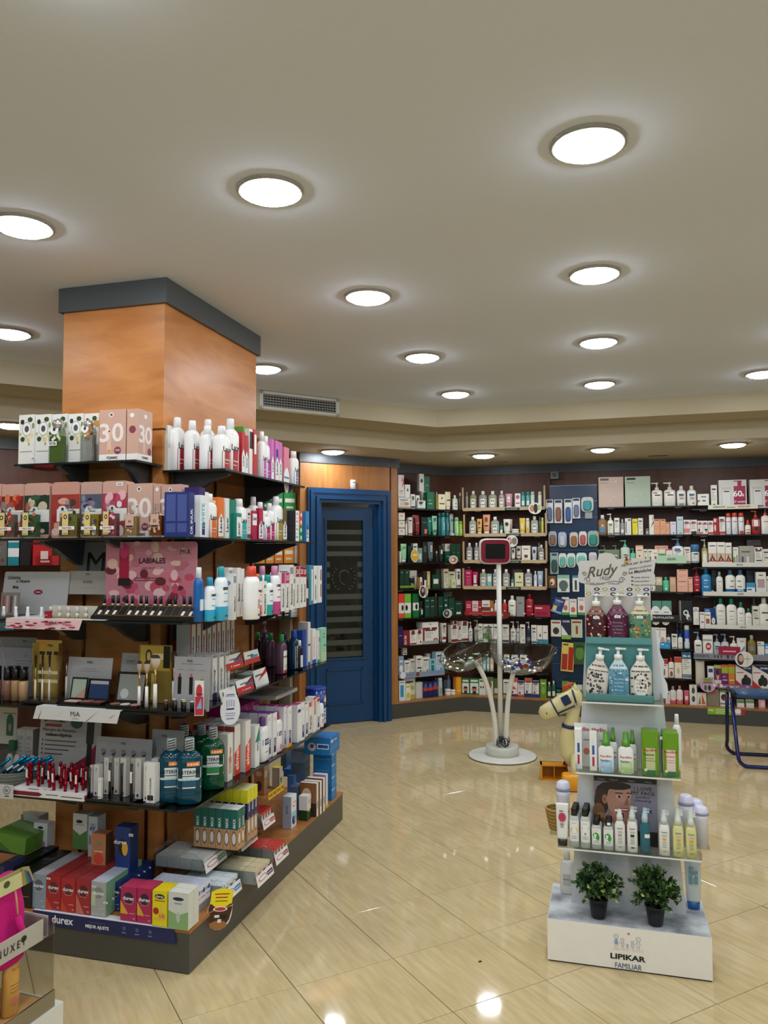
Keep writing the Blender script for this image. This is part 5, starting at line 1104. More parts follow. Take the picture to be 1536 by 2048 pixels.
def flacon(fr,x0,x1,yt,yb,z,v,org,liq,desc,band=None,cap='silver',lab=None,flor=None,group='perfume testers',dd=.03):
    ox,oy,sc=org;ua=fr.hit(ox+x0/sc,900,v)[0];ub=fr.hit(ox+x1/sc,900,v)[0];zt=fr.hit(ox+x0/sc,oy+yt/sc,v)[1];w=ub-ua;h=zt-z
    r=empty('perfume_bottle',fr.p((ua+ub)/2,v,z+.0006),fr.ang,desc,'perfume',group);d=min(w*.9,dd)
    bh=h*(.72 if cap != 'ball' else .60)
    m=MB().box(-w/2,0,0,w/2,d,bh,'e8ecec','acrylic');m.build('glass_body',r);MB().box(-w/2+.003,.003,.006,w/2-.003,d-.003,bh*.9,liq,'liquid').build('perfume_liquid',r)
    if cap=='ball':
        q=MB().loft([(bh,w*.2,w*.2),(bh+h*.06,w*.2,w*.2)],'c8c8c8','metal',12,cy=d/2);s_=w*.36;q.loft([(bh+h*.06+s_*(1-cos(t*pi/8)),max(.001,s_*sin(t*pi/8)),max(.001,s_*sin(t*pi/8))) for t in range(9)],'d8d8d8','metal',14,cy=d/2)
    else:q=MB().loft([(bh,w*.14,w*.14),(bh+h*.04,w*.14,w*.14)],'c0c0c0','metal',10,cy=d/2).box(-w*.17,d/2-w*.17,bh+h*.04,w*.17,d/2+w*.17,h,'dfe3e3','acrylic')
    q.build('cap',r);m=MB()
    if flor:
        for k in range(16):oval(m,random.uniform(-w*.4,w*.4),random.uniform(bh*.15,bh*.95) if cap != 'ball' else random.uniform(bh*.75,bh*1.3),w*.1,w*.1,random.choice(flor),-.0006-k*.00005,seg=8)
    if band:rect(m,-w*.32,.12*bh,w*.02,.97*bh,'e6cf8a',-.002);oval(m,-w*.15,bh*.78,w*.1,bh*.09,'2a2a30',-.0024);oval(m,-w*.15,bh*.78,w*.05,bh*.05,'e6cf8a',-.0026);rect(m,-w*.28,bh*.16,-w*.02,bh*.18,'8a7a40',-.0024)
    if band:rect(m,-w*.5,.3*bh,w*.38,.43*bh,'f4f2ee',-.003);text(m,'TESTER',-w*.06,.335*bh,.06*bh,'b02030',w*.75,0,.02,0,-.0034)
    if lab:rect(m,-w*.35,bh*.4,w*.3,bh*.95,'d8b09c',-.002);text(m,lab,-w*.02,bh*.62,bh*.12,'3a3030',None,0,.02,0,-.0024);rect(m,-w*.3,bh*.42,w*.25,bh*.5,'3a3434',-.0024)
    if cap=='ball':oval(m,-w*.1,bh*1.12,w*.3,w*.32,'f4f4f2',-.002,seg=16);oval(m,-w*.1,bh*1.12,w*.1,w*.12,'3a3444',-.0025)
    if cap=='ball' and flor[0]!= 'e07030':rect(m,-w*.5,bh*.58,w*.1,bh*.72,'f4f2ee',-.003);text(m,'TESTER',-w*.2,bh*.61,bh*.08,'111',w*.5,0,.03,0,-.0034)
    m.build('perfume_label',r)
flacon(FF,438,566,212,645,2.0125,-.19,CG,'7a9a4a','round flacon with green perfume and silver ball cap on top shelf',None,'ball',None,['4a7a4a','c8d0a0','6a8a5a','e8e8d0','2e4a2c'])
flacon(FF,722,832,205,640,2.0125,-.19,CG,'d8d8d0','round clear flacon with orange flowers and silver ball cap',None,'ball',None,['e07030','d88850','8a9a50','e8e0c0','b84a30'])
def art(c):return ' '.join(f'e:{random.uniform(.1,.9):.2f},{random.uniform(.1,.75):.2f},{random.uniform(.08,.2):.2f},{random.uniform(.04,.1):.2f},{random.choice(c)}' for _ in range(16))
def gb(c,bg_):return f'r:0,.08,1,.78,{bg_} '+art(c)+' r:.2,.3,1,.52,f0ece6 e:.4,.52,.16,.06,f0ece6 e:.4,.52,.05,.03,333'
row(FF,1.6775,CG,'on second shelf','pink gift boxes of the second shelf','''
-60 14 850 bx d4a595 '''+gb(['a03048','e8c0b0','3a4a30'],'b84a50')+''' | pink gift box cut by the picture edge
18 218 852 bx d4a595 '''+gb(['c02a20','e87848','1c2a24','f0b090'],'7a2420')+''' | pink gift box with red leaf print
222 452 842 bx d4a595 '''+gb(['1e3a28','3a5a3c','c87838','14241c','d8c8a8'],'24382c')+''' | pink gift box with dark green leaf print
468 724 832 bx d09888 '''+gb(['a02c2c','e0a890','3a2a24','f0c8b8'],'a83a34')+''' | pink gift box with red blossom print
732 924 830 bx c8a294 '''+gb(['3a3a58','8a8aa0','d8c8b0','24242e'],'56586c')+''' | pink gift box with grey-blue print
928 1152 822 bx d4a595 '''+gb(['c04868','f0b8c0','8a2038','f8e0e0'],'b03850')+''' p:.2,.94 | pink gift box with cherry blossom print
1156 1384 846 b d4aa98 d=.06 '''+P30+''' | pink carton with white 30, second shelf,
1388 1452 850 b cfa596 d=.06 e:.5,.9,.25,.04,f4ece8 | narrow pink carton
1458 1640 855 b cfa596 d=.06 '''+P30+''' | pink carton with white 30 behind navy cartons
''',v0=-.2)
for x0,x1,yt,lq,ds,fl in ((-30,140,1012,'9a8a7a','square tester flacon at the left picture edge',['c02a20','e8a080','24242a']),(192,345,1012,'4a8a5a','square tester flacon with green perfume',['7a2a28','c87060','24301e']),(548,708,1000,'9aa050','square tester flacon with olive perfume',['a03a34','d88a70','3a2a20']),(748,902,1010,'c0a020','square tester flacon with yellow perfume',['3a3a50','7a7a88','c8b8a0']),(918,1062,1000,'b86a70','square tester flacon with rose perfume',['c04868','f0c0c8','8a2038'])):
    flacon(FF,x0,x1,yt,1315,1.6775,-.3,CG,lq,ds,True,'sq',None,fl)
flacon(FF,1128,1242,1040,1310,1.6775,-.3,CG,'d8b070','small square tester flacon labelled 30',None,'sq','30',['d8b09c'])
flacon(FF,1352,1466,1030,1310,1.6775,-.3,CG,'b06020','small square tester flacon labelled 32 with amber perfume',None,'sq','32',['d8b09c'])
LC= lambda c:f'r:0,0,1,.62,{c} e:.5,.62,.5,.16,f6f6f4 x:Lacer,.5,.6,.16,14141a r:.2,.3,.8,.33,f0d0d0 r:.2,.2,.6,.22,f0d0d0'
LV= lambda c:f't:0,.45,1,.45,.5,.62,f6f6f4 r:0,.05,1,.45,f6f6f4 x:Lacer,.68,.25,.5,14141a,90'
gl_='>r:.1,.1,.5,.16,333 >r:.6,.1,.9,.2,444 >g:c8c8c8,b0b0b0'
BN[0]='toothpaste_carton'
T1_='on top right glass shelf'
rowR(1.9875,CH_,T1_,'''
70 .02 215 b ecebe4 .05 .10 s=dcdcd4 >r:.2,.35,.75,.6,c8b070 >r:.3,.4,.65,.55,dde4e4 r:.1,.5,.9,.6,bbb | white carton with gold frame
157 .03 135 bt f2f2f0 .085 .062 '''+LC('b01828')+' '+gl_+''' | white mouthwash bottle with red label
288 .03 163 bt f2f2f0 .08 .06 '''+LC('b01828')+''' | shorter white mouthwash bottle with red label
418 .03 208 bt f2f2f0 .08 .06 '''+LC('b01828')+''' | white mouthwash bottle with low cap
420 .16 153 bt f2f2f0 .085 .06 '''+LC('b01828')+''' | white bottle standing behind
537 .03 206 bt f2f2f0 .10 .065 '''+LC('b01828')+''' r:0,.3,1,.36,6aa040 | white bottle with red label and green line
607 .17 143 bt f2f2f0 .11 .065 '''+LC('b01828')+''' | large white bottle with red label
700 .32 270 b b8202c .035 .06 t=c84040 '''+LV('')+''' | red toothpaste carton
728 .36 300 b b8202c .035 .06 t=c84040 '''+LV('')+''' | second red toothpaste carton
712 .42 225 b 5aa038 .05 .08 v t=8ac060 | green-topped carton behind
762 .43 245 b f0efe8 .05 .07 s=e8e0d8 r:.1,.6,.9,.95,222 >x:Lacer,.6,.55,.5,222,90 | white carton with black lettering
800 .47 250 b c02028 .04 .05 r:.2,.5,.8,.9,f6f6f4 | tall red carton
880 .56 262 bt f2f2f0 .06 .045 '''+LC('c060b0')+''' | white bottle with violet label
912 .60 300 bt f2f2f0 .07 .05 '''+LC('c060b0')+''' | white and pink mouthwash bottle
952 .64 335 b d070b8 .035 .06 '''+LV('')+''' | pink carton
985 .68 345 b d070b8 .05 .06 r:.2,.45,.8,.8,2a2a80 '''+LV('')+''' | pink carton with navy tab
1018 .73 360 b d070b8 .04 .05 '''+LV('')+''' | third pink carton
1060 .78 400 b e08098 .07 .06 e:.5,.1,.6,.35,f4f4f2 r:0,.15,1,.2,3a80b8 | pink and white carton with blue wave
1160 .88 432 bt f2f2f0 .07 .06 '''+LC('1c2c80')+''' | white mouthwash bottle with navy label
''')
T2_='on second right glass shelf'
rowR(1.6775,CH_,T2_,'''
152 -.30 785 b 1f2c6e .035 .062 s=26357c >r:.15,.35,.85,.95,4a589a >r:.15,.1,.85,.3,4a589a | navy carton with lettered side
247 -.30 785 b 1f2c6e .045 .062 s=26357c x:DR_INUK,.7,.08,.42,e8e8f4,90 >r:.15,.35,.85,.95,4a589a >r:.15,.1,.85,.3,4a589a | navy carton with vertical white lettering
335 -.2 745 b 2e1c60 .05 .07 | dark violet carton behind
345 -.24 812 b eceef0 .05 .075 x:iWHITE,.75,.5,.5,5ac0c8,90 r:.3,.05,.8,.35,3a2070 >x:iWHITE,.6,.5,.4,5ac0c8,90 >r:.1,.05,.7,.35,3a2070 | white carton with turquoise vertical lettering
378 -.12 785 b eceef0 .04 .035 >x:iWHITE,.7,.3,.5,7a8a8a,90 >r:0,0,1,.18,2a4ab0 | slim white carton with blue foot
378 -.3 960 b 1c1c44 .03 .0 |
''' .replace("378 -.3 960 b 1c1c44 .03 .0 |\n",'')+'''430 -.08 795 bt f2f2f0 .08 .055 '''+LC('e07020')+''' | white mouthwash bottle with orange label
500 .02 830 b e8762a .05 .10 s=e87a2c >r:.6,.85,.85,.92,f4f0ea '''+LV('')+''' | orange toothpaste carton
558 .08 838 b eeeae2 .045 .05 '''+LV('')+''' | white and orange carton
600 .12 850 b 1a8070 .06 .02 | teal carton edge
690 .2 838 bt f2f2f0 .09 .07 '''+LC('28b0b0')+''' | white mouthwash bottle with turquoise label
655 .14 965 b 1a8a7a .05 .05 r:0,.1,1,.85,f4f4f0 x:Lacer,.7,.2,.5,222,90 | small teal and white carton
745 .3 925 b e8e6e4 .04 .05 g:555 | white carton with fine print
790 .34 945 b b81848 .05 .05 r:0,.5,1,.9,f4f4f2 x:Lacer,.5,.68,.14,222 | crimson and white carton
808 .4 822 bt d8d8d4 .07 .05 c=d4d4d2 | grey-white bottle behind
845 .42 925 b b81848 .05 .05 '''+LV('')+''' | crimson toothpaste carton
870 .45 868 bt f2f2f0 .06 .05 '''+LC('9080c8')+''' | white bottle with lilac label
905 .48 945 bt f2f2f0 .07 .05 '''+LC('b81060')+''' | white bottle with magenta label
945 .53 878 bt f2f2f0 .07 .05 '''+LC('b81060')+''' | second white bottle with magenta label
1000 .6 818 bt f2f2f0 .10 .06 '''+LC('a08a30')+''' | tall white bottle with golden label
1052 .68 925 b 6a5a28 .05 .05 '''+LV('')+''' | olive brown carton
''')
for k,c in enumerate(('108a40','108a40','e05028','e05028')):
    P=I(.84,-.325,1.678+k*.0415);o=MB().box(-.05,0,0,.05,.11,.0405,c,'paper',side='3a3a40');prints(o,.1,.04,['r:0,0,.5,1,f4f4f0','x:Lacer,.22,.5,.25,222','e:.8,.5,.1,.3,f0f0f0']);o=o.build(BN[0]);place(o,P,TH);tag(o,('green' if k<2 else 'orange')+' and white flat carton, '+['lowest','second','third','topmost'][k]+' of the stack on second right shelf','box','flat cartons stacked on second shelf')
rowR(1.6775,CH_,'at far end of second right shelf','''
1245 .96 950 b 3a8ac8 .05 .05 r:.2,.0,.9,.4,f0f0ee x:Lacer,.6,.05,.5,222,90 | light blue carton
''')
BX= lambda c:f'r:.1,.82,.9,.9,334 r:.2,.72,.7,.75,{c} r:.15,.5,.85,.53,{c} r:.4,.1,.8,.15,334'
BV='x:Bexident,.68,.1,.42,555,90 r:.1,.8,.9,.95,999'
T3_='on third right shelf'
rowR(1.338,CI,T3_,'''
345 -.33 235 bt 1a62a8 .045 .04 c=e8eef2 k=1a5a98 r:.1,.3,.9,.6,d8e8f4 | blue bottle beside lipstick tray
440 -.30 320 bt eef4f6 .055 .045 c=2a9ac0 k=38b0d4 '''+BX('3ab0d0')+''' >r:.2,.75,.8,.8,334 | short white and turquoise bottle
535 -.26 228 bt eef4f6 .065 .048 c=2aa4b4 k=38b0d4 '''+BX('3ab0d0')+''' | tall white and turquoise bottle
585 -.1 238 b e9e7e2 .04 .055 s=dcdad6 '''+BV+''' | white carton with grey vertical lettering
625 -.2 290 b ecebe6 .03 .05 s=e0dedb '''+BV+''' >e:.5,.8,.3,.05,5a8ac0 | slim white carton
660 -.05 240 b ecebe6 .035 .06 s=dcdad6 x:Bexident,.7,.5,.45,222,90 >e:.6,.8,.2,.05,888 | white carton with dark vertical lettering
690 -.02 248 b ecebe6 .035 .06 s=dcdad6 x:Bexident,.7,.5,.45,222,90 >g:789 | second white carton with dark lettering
808 -.18 225 bt f4f2ee .085 .07 c=e4543c r:.45,.75,.95,.8,8a3030 r:.4,.3,.9,.55,c8a8a8 r:.4,.1,.9,.14,333 | large white bottle with red cap
842 -.02 290 bt f4f0ee .05 .045 c=e8604c k=e86a50 '''+BX('e86a50')+''' | small white and coral bottle
880 .02 355 b f0eeea .04 .04 x:Bexident,.7,.1,.45,223,90 e:.5,.85,.25,.05,2a9a6a | slim white carton in front
940 .06 298 bt eef4f4 .055 .05 c=1f9a98 k=30b0b0 '''+BX('30a8a8')+''' | white bottle with teal cap
870 .14 298 bt eef4f4 .05 .05 c=1f9a98 k=30b0b0 | second white bottle with teal cap
1000 .12 222 bt f2eef0 .065 .055 c=d890b4 k=d04a90 '''+BX('d04a90')+''' | tall white bottle with pink cap
890 .24 222 bt f2eef0 .06 .05 c=d890b4 | tall bottle with pink cap behind
1038 .3 280 b ecebe6 .04 .06 x:Bexident,.7,.1,.45,555,90 r:0,.72,1,1,c83070 | white carton with pink topper
1072 .35 280 b ecebe6 .045 .06 x:Bexident,.7,.1,.45,555,90 r:0,.72,1,1,c83070 x:20,.5,.8,.14,f4d8e0 | second white carton with pink topper
1108 .4 215 b ecebe6 .05 .06 '''+BV+''' >g:999 | tall white carton
1130 .47 318 b ecebe6 .04 .06 '''+BV+''' | slim white carton beside it
1160 .52 228 b ecebe6 .045 .06 '''+BV+''' r:0,.75,1,1,a80f28 x:20,.5,.82,.12,f4e0e0 | white carton with dark red 20 topper
1195 .57 228 b ecebe6 .045 .06 '''+BV+''' r:0,.75,1,1,a80f28 x:20,.5,.82,.12,f4e0e0 | second white carton with dark red topper
1222 .63 232 b ecebe6 .045 .06 '''+BV+''' r:0,.75,1,1,a80f28 x:20,.5,.82,.12,f4e0e0 | third white carton with dark red topper
1250 .72 255 bt 4a1420 .045 .04 c=7a2a38 r:.1,.3,.9,.7,f0d8dc | dark red bottle
1275 .80 218 b 3f92a4 .06 .05 r:.5,.1,.9,.9,e8eef0 | teal carton
1312 .90 222 b f0eeea .05 .05 r:.5,.1,.7,.5,333 e:.6,.7,.2,.06,556 | white carton with dark print
1350 .98 222 b f0eeea .06 .05 r:.6,.6,.85,.9,7a2a28 r:.6,.15,.85,.5,7a2a28 | white carton with brown strips
1235 .7 172 b f0ecea .11 .12 z=.245 s=e8e4e2 r:0,.2,1,.6,b02030 | flat white and red carton lying on top
''')
SN='r:0,0,1,.14,%s x:SENSODYNE,.68,.2,.42,1c1c24,90 e:.3,.5,.1,.25,bbb r:.05,.93,.95,.99,889'
T4_='on fourth right shelf'
rowR(.977,CI,T4_,'''
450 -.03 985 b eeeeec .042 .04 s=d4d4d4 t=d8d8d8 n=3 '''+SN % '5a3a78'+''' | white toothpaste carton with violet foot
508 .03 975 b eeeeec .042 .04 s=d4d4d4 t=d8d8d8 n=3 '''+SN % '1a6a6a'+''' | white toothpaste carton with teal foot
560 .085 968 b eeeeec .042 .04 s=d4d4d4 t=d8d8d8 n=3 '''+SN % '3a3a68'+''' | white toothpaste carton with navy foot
''')
PV='x:parodontax,.7,.1,.46,1c1418,90 r:0,0,.2,1,b02038'
PX='x:parodontax,.42,.6,.16,1a1a1e t:.45,.5,1,.5,1,1,2a2226 t:.6,.5,1,.5,1,.9,b82a30 r:0,0,1,.45,c8322e x:+,.3,.08,.25,f8f0f0 r:.4,.15,.8,.22,f0d0d0 r:.55,.45,.98,.6,3a6ab0'
for k in range(9):
    a=-.28+k*.055;gy=k<6
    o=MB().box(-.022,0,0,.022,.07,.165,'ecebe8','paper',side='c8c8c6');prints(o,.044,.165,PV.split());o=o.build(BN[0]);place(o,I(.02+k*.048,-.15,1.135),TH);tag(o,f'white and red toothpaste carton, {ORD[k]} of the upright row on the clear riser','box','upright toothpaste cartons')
rs=empty('display_riser',I(.24,-.20,.977),TH,'clear plastic riser carrying the upright toothpaste cartons','riser');
for q_ in ((-.25,.03,.15,.25,.16,.156),(-.25,.03,0,-.244,.16,.15),(.244,.03,0,.25,.16,.15)):MB().box(*q_,'fff','acrylic').build('riser_panel',rs)
def disp(P,w,h,d,desc,front,lip=None,ang=None,cartons=0,cc='ecebe8',rows=4,cpr='',ch=.03,hx=None,tag_='clear dispensers'):
    r=empty('clear_dispenser',P,TH if ang is None else ang,desc,'dispenser',tag_);T=.003
    m=MB().box(-w/2,0,0,w/2,d,T,'fff','acrylic').box(-w/2,0,T,-w/2+T,d,h,'fff','acrylic').box(w/2-T,0,T,w/2,d,h,'fff','acrylic').box(-w/2,d-T,T,w/2,d,h,'fff','acrylic');m.build('tray_body',r)
    q=[(-w/2,-.001+d*.35*(1-cos(t*pi/12))*0+.0,0) for t in range(2)]
    MB().tube([(-w/2,d*.0,h*.3),(-w/2,d*.06,h*.7),(-w/2,d*.2,h*.95),(-w/2,d*.4,h)],.002,'e8eeee','acrylic',6).build('side_rim',r)
    hh=h*.5 if hx is None else hx;m=MB();Tm=Matrix.Translation((0,-.012,-.004))@ Matrix.Rotation(radians(-14),4,'X');m.box(-w/2,-.0015,0,w/2,0,hh,'ecebe8','paper',T=Tm);prints(m,w,hh,front.split(),T=Tm @ Matrix.Translation((0,-.0017,0)));m.build('price_front',r)
    if cartons:
        ang_=TH if ang is None else ang;c_,s_=cos(ang_),sin(ang_)
        for i in range(cartons):
            for j in range(rows):
                w1=(w-.012)/cartons;d1=(d-.01)/rows;lx=-w/2+.006+(i+.5)*w1;ly=.005+j*d1
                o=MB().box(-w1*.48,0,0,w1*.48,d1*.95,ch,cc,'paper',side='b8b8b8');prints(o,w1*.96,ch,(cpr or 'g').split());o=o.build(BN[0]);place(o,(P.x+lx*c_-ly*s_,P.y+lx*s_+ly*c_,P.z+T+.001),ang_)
                tag(o,f'small carton, {ORD[i]} across {ORD[j]} back, in {" ".join(desc.split()[:9])}','box','small cartons in '+desc[:40])
    return r
disp(I(.17,-.27,1.09),.17,.06,.1,'upper clear tray with red front, nearer one',PX,hx=.065)
disp(I(.36,-.27,1.09),.16,.06,.1,'upper clear tray with red front, farther one','x:parodontax,.42,.6,.16,1a1a1e r:0,0,1,.4,c8322e r:.4,.42,.9,.62,3a9ab0',hx=.06)
disp(I(.05,-.30,.978),.15,.075,.1,'lower clear tray with plain white front beside the egg tag','r:.15,.3,.22,.75,8a4a38 r:.35,.45,.65,.55,888',hx=.045)
disp(I(.225,-.30,.978),.17,.075,.1,'lower clear tray with red and blue front',PX,hx=.06,cartons=3,rows=2,ch=.035)
disp(I(.405,-.30,.978),.15,.075,.1,'lower clear tray with toothpaste brand front at right','x:parodontax,.4,.6,.16,1a1a1e t:.2,.3,1,.3,1,1,b82a30 t:.2,.3,1,.3,1,.7,eee',hx=.08,cartons=3,rows=2,ch=.05)
SHB='r:.1,.05,.9,.85,f2f2f0 x:parodontax,.5,.6,.09,222 e:.6,.22,.2,.12,8ac040 r:.15,.02,.85,.14,b82030'
rowR(.977,CI,'right of the clear trays','''
850 y1050 795 bt 3a2a48 .05 .045 c=2a9a48 L | dark purple bottle with green cap
910 y1060 700 pm 2a2040 .06 .05 c=7a5a78 | dark pump bottle with mauve pump
960 y1085 800 bt 6a4a60 .06 .05 c=2a9a48 r:.1,.05,.9,.85,6a4a60 | purple-brown bottle with green cap
1055 y1148 810 bt 6a4a60 .07 .055 c=2a9a48 '''+SHB+''' | purple-brown bottle with green cap and white label
1082 y1090 790 bt 2a2038 .05 .045 c=4a4060 | dark bottle with violet cap
1165 y1108 780 bt 1a3a58 .075 .055 c=2a5ac0 r:.0,.05,1,.88,e8eef4 e:.5,.5,.35,.2,b8d0e8 e:.5,.5,.3,.17,e8eef4 r:.2,.3,.8,.45,4a7ab8 t:.1,.1,.9,.1,.5,.25,c83040 | bottle with blue cap and round-printed label
1205 y1105 860 bt 201c24 .05 .045 c=f0f0f0 r:.1,.1,.9,.7,f0eeee t:.1,.3,.9,.2,.9,.4,b02030 | small black and white bottle
1215 y1090 775 b 2a50b0 .06 .07 s=2a4aa0 r:.1,.1,.4,.9,2040a0 | tall blue carton
1262 y1075 705 b ecebe8 .04 .06 s=d4d2d0 r:.1,.0,.9,.08,2a50b0 r:.1,.45,.9,.5,2a50b0 >x:rl,.5,.6,.1,c05068 | tall white carton with blue foot
1300 y1062 765 b f0eeec .06 .07 r:0,0,1,.12,2a50b0 r:.4,.2,.5,.8,c07068 | white carton with coral line
1345 y1050 780 b f0eeec .04 .05 r:0,0,1,.1,2a9a68 r:.5,.65,.9,.8,a04090 r:.4,.2,.5,.6,c07068 | white carton with purple spout print
1375 y1045 758 b 9ad4b8 .09 .03 r:0,0,1,.35,c0d8a8 e:.5,.78,.2,.08,4a8a70 e:.5,.78,.15,.05,9ad4b8 r:.5,.45,.9,.5,2a8a68 r:.4,.3,.8,.32,777 | pale green carton with leaf outline
''')
VT='r:.2,.08,.8,.42,1c2860 x:VITIS,.66,.12,.38,f4f4f8,90 e:.5,.85,.2,.04,ccc'
T5_='on lowest right shelf'
rowR(.607,CJ,T5_,'''
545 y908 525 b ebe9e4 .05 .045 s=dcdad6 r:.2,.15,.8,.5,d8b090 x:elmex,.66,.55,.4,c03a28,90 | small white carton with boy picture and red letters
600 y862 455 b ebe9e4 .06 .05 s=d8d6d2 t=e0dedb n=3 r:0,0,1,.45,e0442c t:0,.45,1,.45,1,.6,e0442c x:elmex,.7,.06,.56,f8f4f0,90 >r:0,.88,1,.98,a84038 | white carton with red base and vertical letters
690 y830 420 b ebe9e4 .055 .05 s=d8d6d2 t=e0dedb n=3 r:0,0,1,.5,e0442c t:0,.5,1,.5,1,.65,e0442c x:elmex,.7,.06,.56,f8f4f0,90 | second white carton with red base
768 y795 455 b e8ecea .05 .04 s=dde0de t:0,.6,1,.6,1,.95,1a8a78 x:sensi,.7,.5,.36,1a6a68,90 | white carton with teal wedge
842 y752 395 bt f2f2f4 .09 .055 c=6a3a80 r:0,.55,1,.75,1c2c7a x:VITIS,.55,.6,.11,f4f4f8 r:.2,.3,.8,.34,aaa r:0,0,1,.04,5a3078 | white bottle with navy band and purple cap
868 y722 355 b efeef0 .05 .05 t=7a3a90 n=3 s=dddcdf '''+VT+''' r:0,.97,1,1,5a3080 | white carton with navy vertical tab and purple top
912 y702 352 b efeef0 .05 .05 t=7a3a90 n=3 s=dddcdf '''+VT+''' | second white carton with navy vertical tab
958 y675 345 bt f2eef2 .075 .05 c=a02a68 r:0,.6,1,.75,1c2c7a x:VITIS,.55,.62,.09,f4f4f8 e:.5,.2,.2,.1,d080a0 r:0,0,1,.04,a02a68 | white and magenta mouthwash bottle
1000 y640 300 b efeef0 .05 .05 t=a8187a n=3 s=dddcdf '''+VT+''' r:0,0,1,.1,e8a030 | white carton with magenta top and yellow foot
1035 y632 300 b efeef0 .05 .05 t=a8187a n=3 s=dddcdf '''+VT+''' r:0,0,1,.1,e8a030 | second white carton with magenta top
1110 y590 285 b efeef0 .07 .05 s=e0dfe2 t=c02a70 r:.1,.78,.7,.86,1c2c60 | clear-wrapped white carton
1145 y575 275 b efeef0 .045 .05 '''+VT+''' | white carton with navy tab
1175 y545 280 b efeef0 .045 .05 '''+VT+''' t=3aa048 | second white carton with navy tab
1205 y520 265 b efe8e4 .05 .05 x:Perio,.68,.1,.5,111,90 r:0,.85,1,1,e04030 | white carton with black vertical letters
1240 y510 225 b efe8e4 .05 .05 r:.2,.5,.8,.9,c0a080 r:0,.93,1,1,d04028 | white carton with red top
1270 y490 235 b efeef0 .045 .05 '''+VT+''' r:0,.9,1,1,c0282c | white carton with dark red top
1312 y470 215 bt f2f2f4 .05 .05 c=f4f4f4 r:0,.5,1,.65,1c2c7a r:.2,.2,.8,.4,d8a0a0 r:0,0,1,.05,b02030 | white bottle with navy band
''')
for k,(a,z) in enumerate(((.48,.0),(.56,.0),(.64,0),(.72,0))):
    o=product('b',.072,.235,.14,'efeef0',pr=['r:0,.72,1,1,a8187a','r:.92,.72,1,1,e0a030'],side='b01a80',top='b42488');place(o,I(a+.0,-.14,.607),TH);tag(o,f'tall magenta-topped carton, {ORD[k]} of the row behind the mouthwash','box','magenta-topped cartons')
for k in range(4):
    o=product('cn',.03,.03,.03,'f0f0ee',cap='b8b8b8');place(o,I(.78+k*.04,-.2,.607),TH)
    tag(o,f'small white vial, {ORD[k]} behind the magenta cartons','bottle','small white vials')
cn=product('cn',.12,.225,.12,'1e3a8c',cap='1f4ab0',pr=['r:.1,.1,.9,.5,e8ecf4','e:.5,.72,.22,.13,e0c068','e:.5,.72,.12,.07,f4f0e0','r:.15,.2,.85,.23,6a7ab0','r:.15,.3,.85,.33,6a7ab0','r:.15,.4,.85,.43,6a7ab0']);place(cn,I(1.235,-.335,.607),TH);tag(cn,'round navy tub with blue lid at far end of lowest right shelf','tub')
pg=product('b',.3,.02,.2,'b4b2ac',top='a8a6a0',pr=['g']);place(pg,I(.86,-.25,.845),TH);tag(pg,'flat grey carton lying across the magenta cartons','box')
bd=MB();bd.prism([(-.16,0),(.16,0),(.16,.26),(.15,.29),(.12,.3),(-.16,.3)],0,.004,'8a8684','paper',T=Matrix(((1,0,0,0),(0,0,1,0),(0,1,0,0),(0,0,0,1))));prints(bd,.32,.3,['r:.4,.1,.97,.62,c06a38','r:.6,.35,.85,.55,8a3a28'],T=Matrix.Translation((0,-.0005,0)));bd=bd.build('display_card');place(bd,I(1.0,-.02,.607),TH);tag(bd,'grey rounded display card standing behind the lowest right shelf goods','card')
def mouth(x,yb,yt,col,dk,desc,lab=True,org=CJ,w=.1,d=.075):
    ox,oy,sc=org;P=at(ox+x/sc,oy+yb/sc,.607);h=hat(ox+x/sc,oy+yt/sc,P)-.607;ang=TH-radians(62);r=empty('mouthwash_bottle',P+Vector((-sin(ang),cos(ang),0))*0+Vector((0,0,.0006)),ang,desc,'bottle','large mouthwash bottles');rx,ry=w/2,d/2
    MB().loft([(0,rx*.9,ry*.9),(.006,rx,ry),(h*.18,rx,ry),(h*.2,rx*.95,ry*.95),(h*.23,rx,ry),(h*.66,rx,ry),(h*.74,rx*.86,ry*.88),(h*.8,rx*.5,ry*.6),(h*.82,rx*.36,ry*.45)],col,'liquid',18,3.2,cy=ry).build('bottle_body',r)
    m=MB().loft([(h*.81,rx*.4,ry*.55),(h*.99,rx*.38,ry*.52),(h,rx*.34,ry*.48)],'c4cccc','plastic',12,2.6,cy=ry)
    m.build('cap',r);q=MB()
    for k in range(4):z=h*(.83+.04*k);q.poly([(-rx*.3,ry-ry*.57,z),(rx*.3,ry-ry*.57,z+h*.025),(rx*.3,ry-ry*.57,z+h*.04),(-rx*.3,ry-ry*.57,z+h*.015)],'1a2022')
    q.build('cap_stripes',r)
    if lab:
        S=surf(rx,ry,ry,3.2);q=MB();ww=w*.92;rect(q,-ww/2,h*.25,ww/2,h*.56,'e4ecea',-.001,S);rect(q,-ww/2,h*.27,ww/2,h*.4,dk,-.0013,S);text(q,'LISTERINE',0,h*.47,h*.055,'141c24',ww*.92,0,.02,0,-.0016,S);rect(q,-ww*.3,h*.43,ww*.3,h*.445,'557',-.0016,S)
        for k in range(5):oval(q,-ww*.35+ww*.17*k,h*.39,ww*.14,h*.02,'c8dcd8',-.0015,S,seg=8)
        rect(q,-ww*.1,h*.585,ww*.45,h*.655,'f08020',-.0016,S);text(q,'+50%',ww*.17,h*.6,h*.035,'fff',ww*.5,0,.03,0,-.002,S);q.build('label',r)
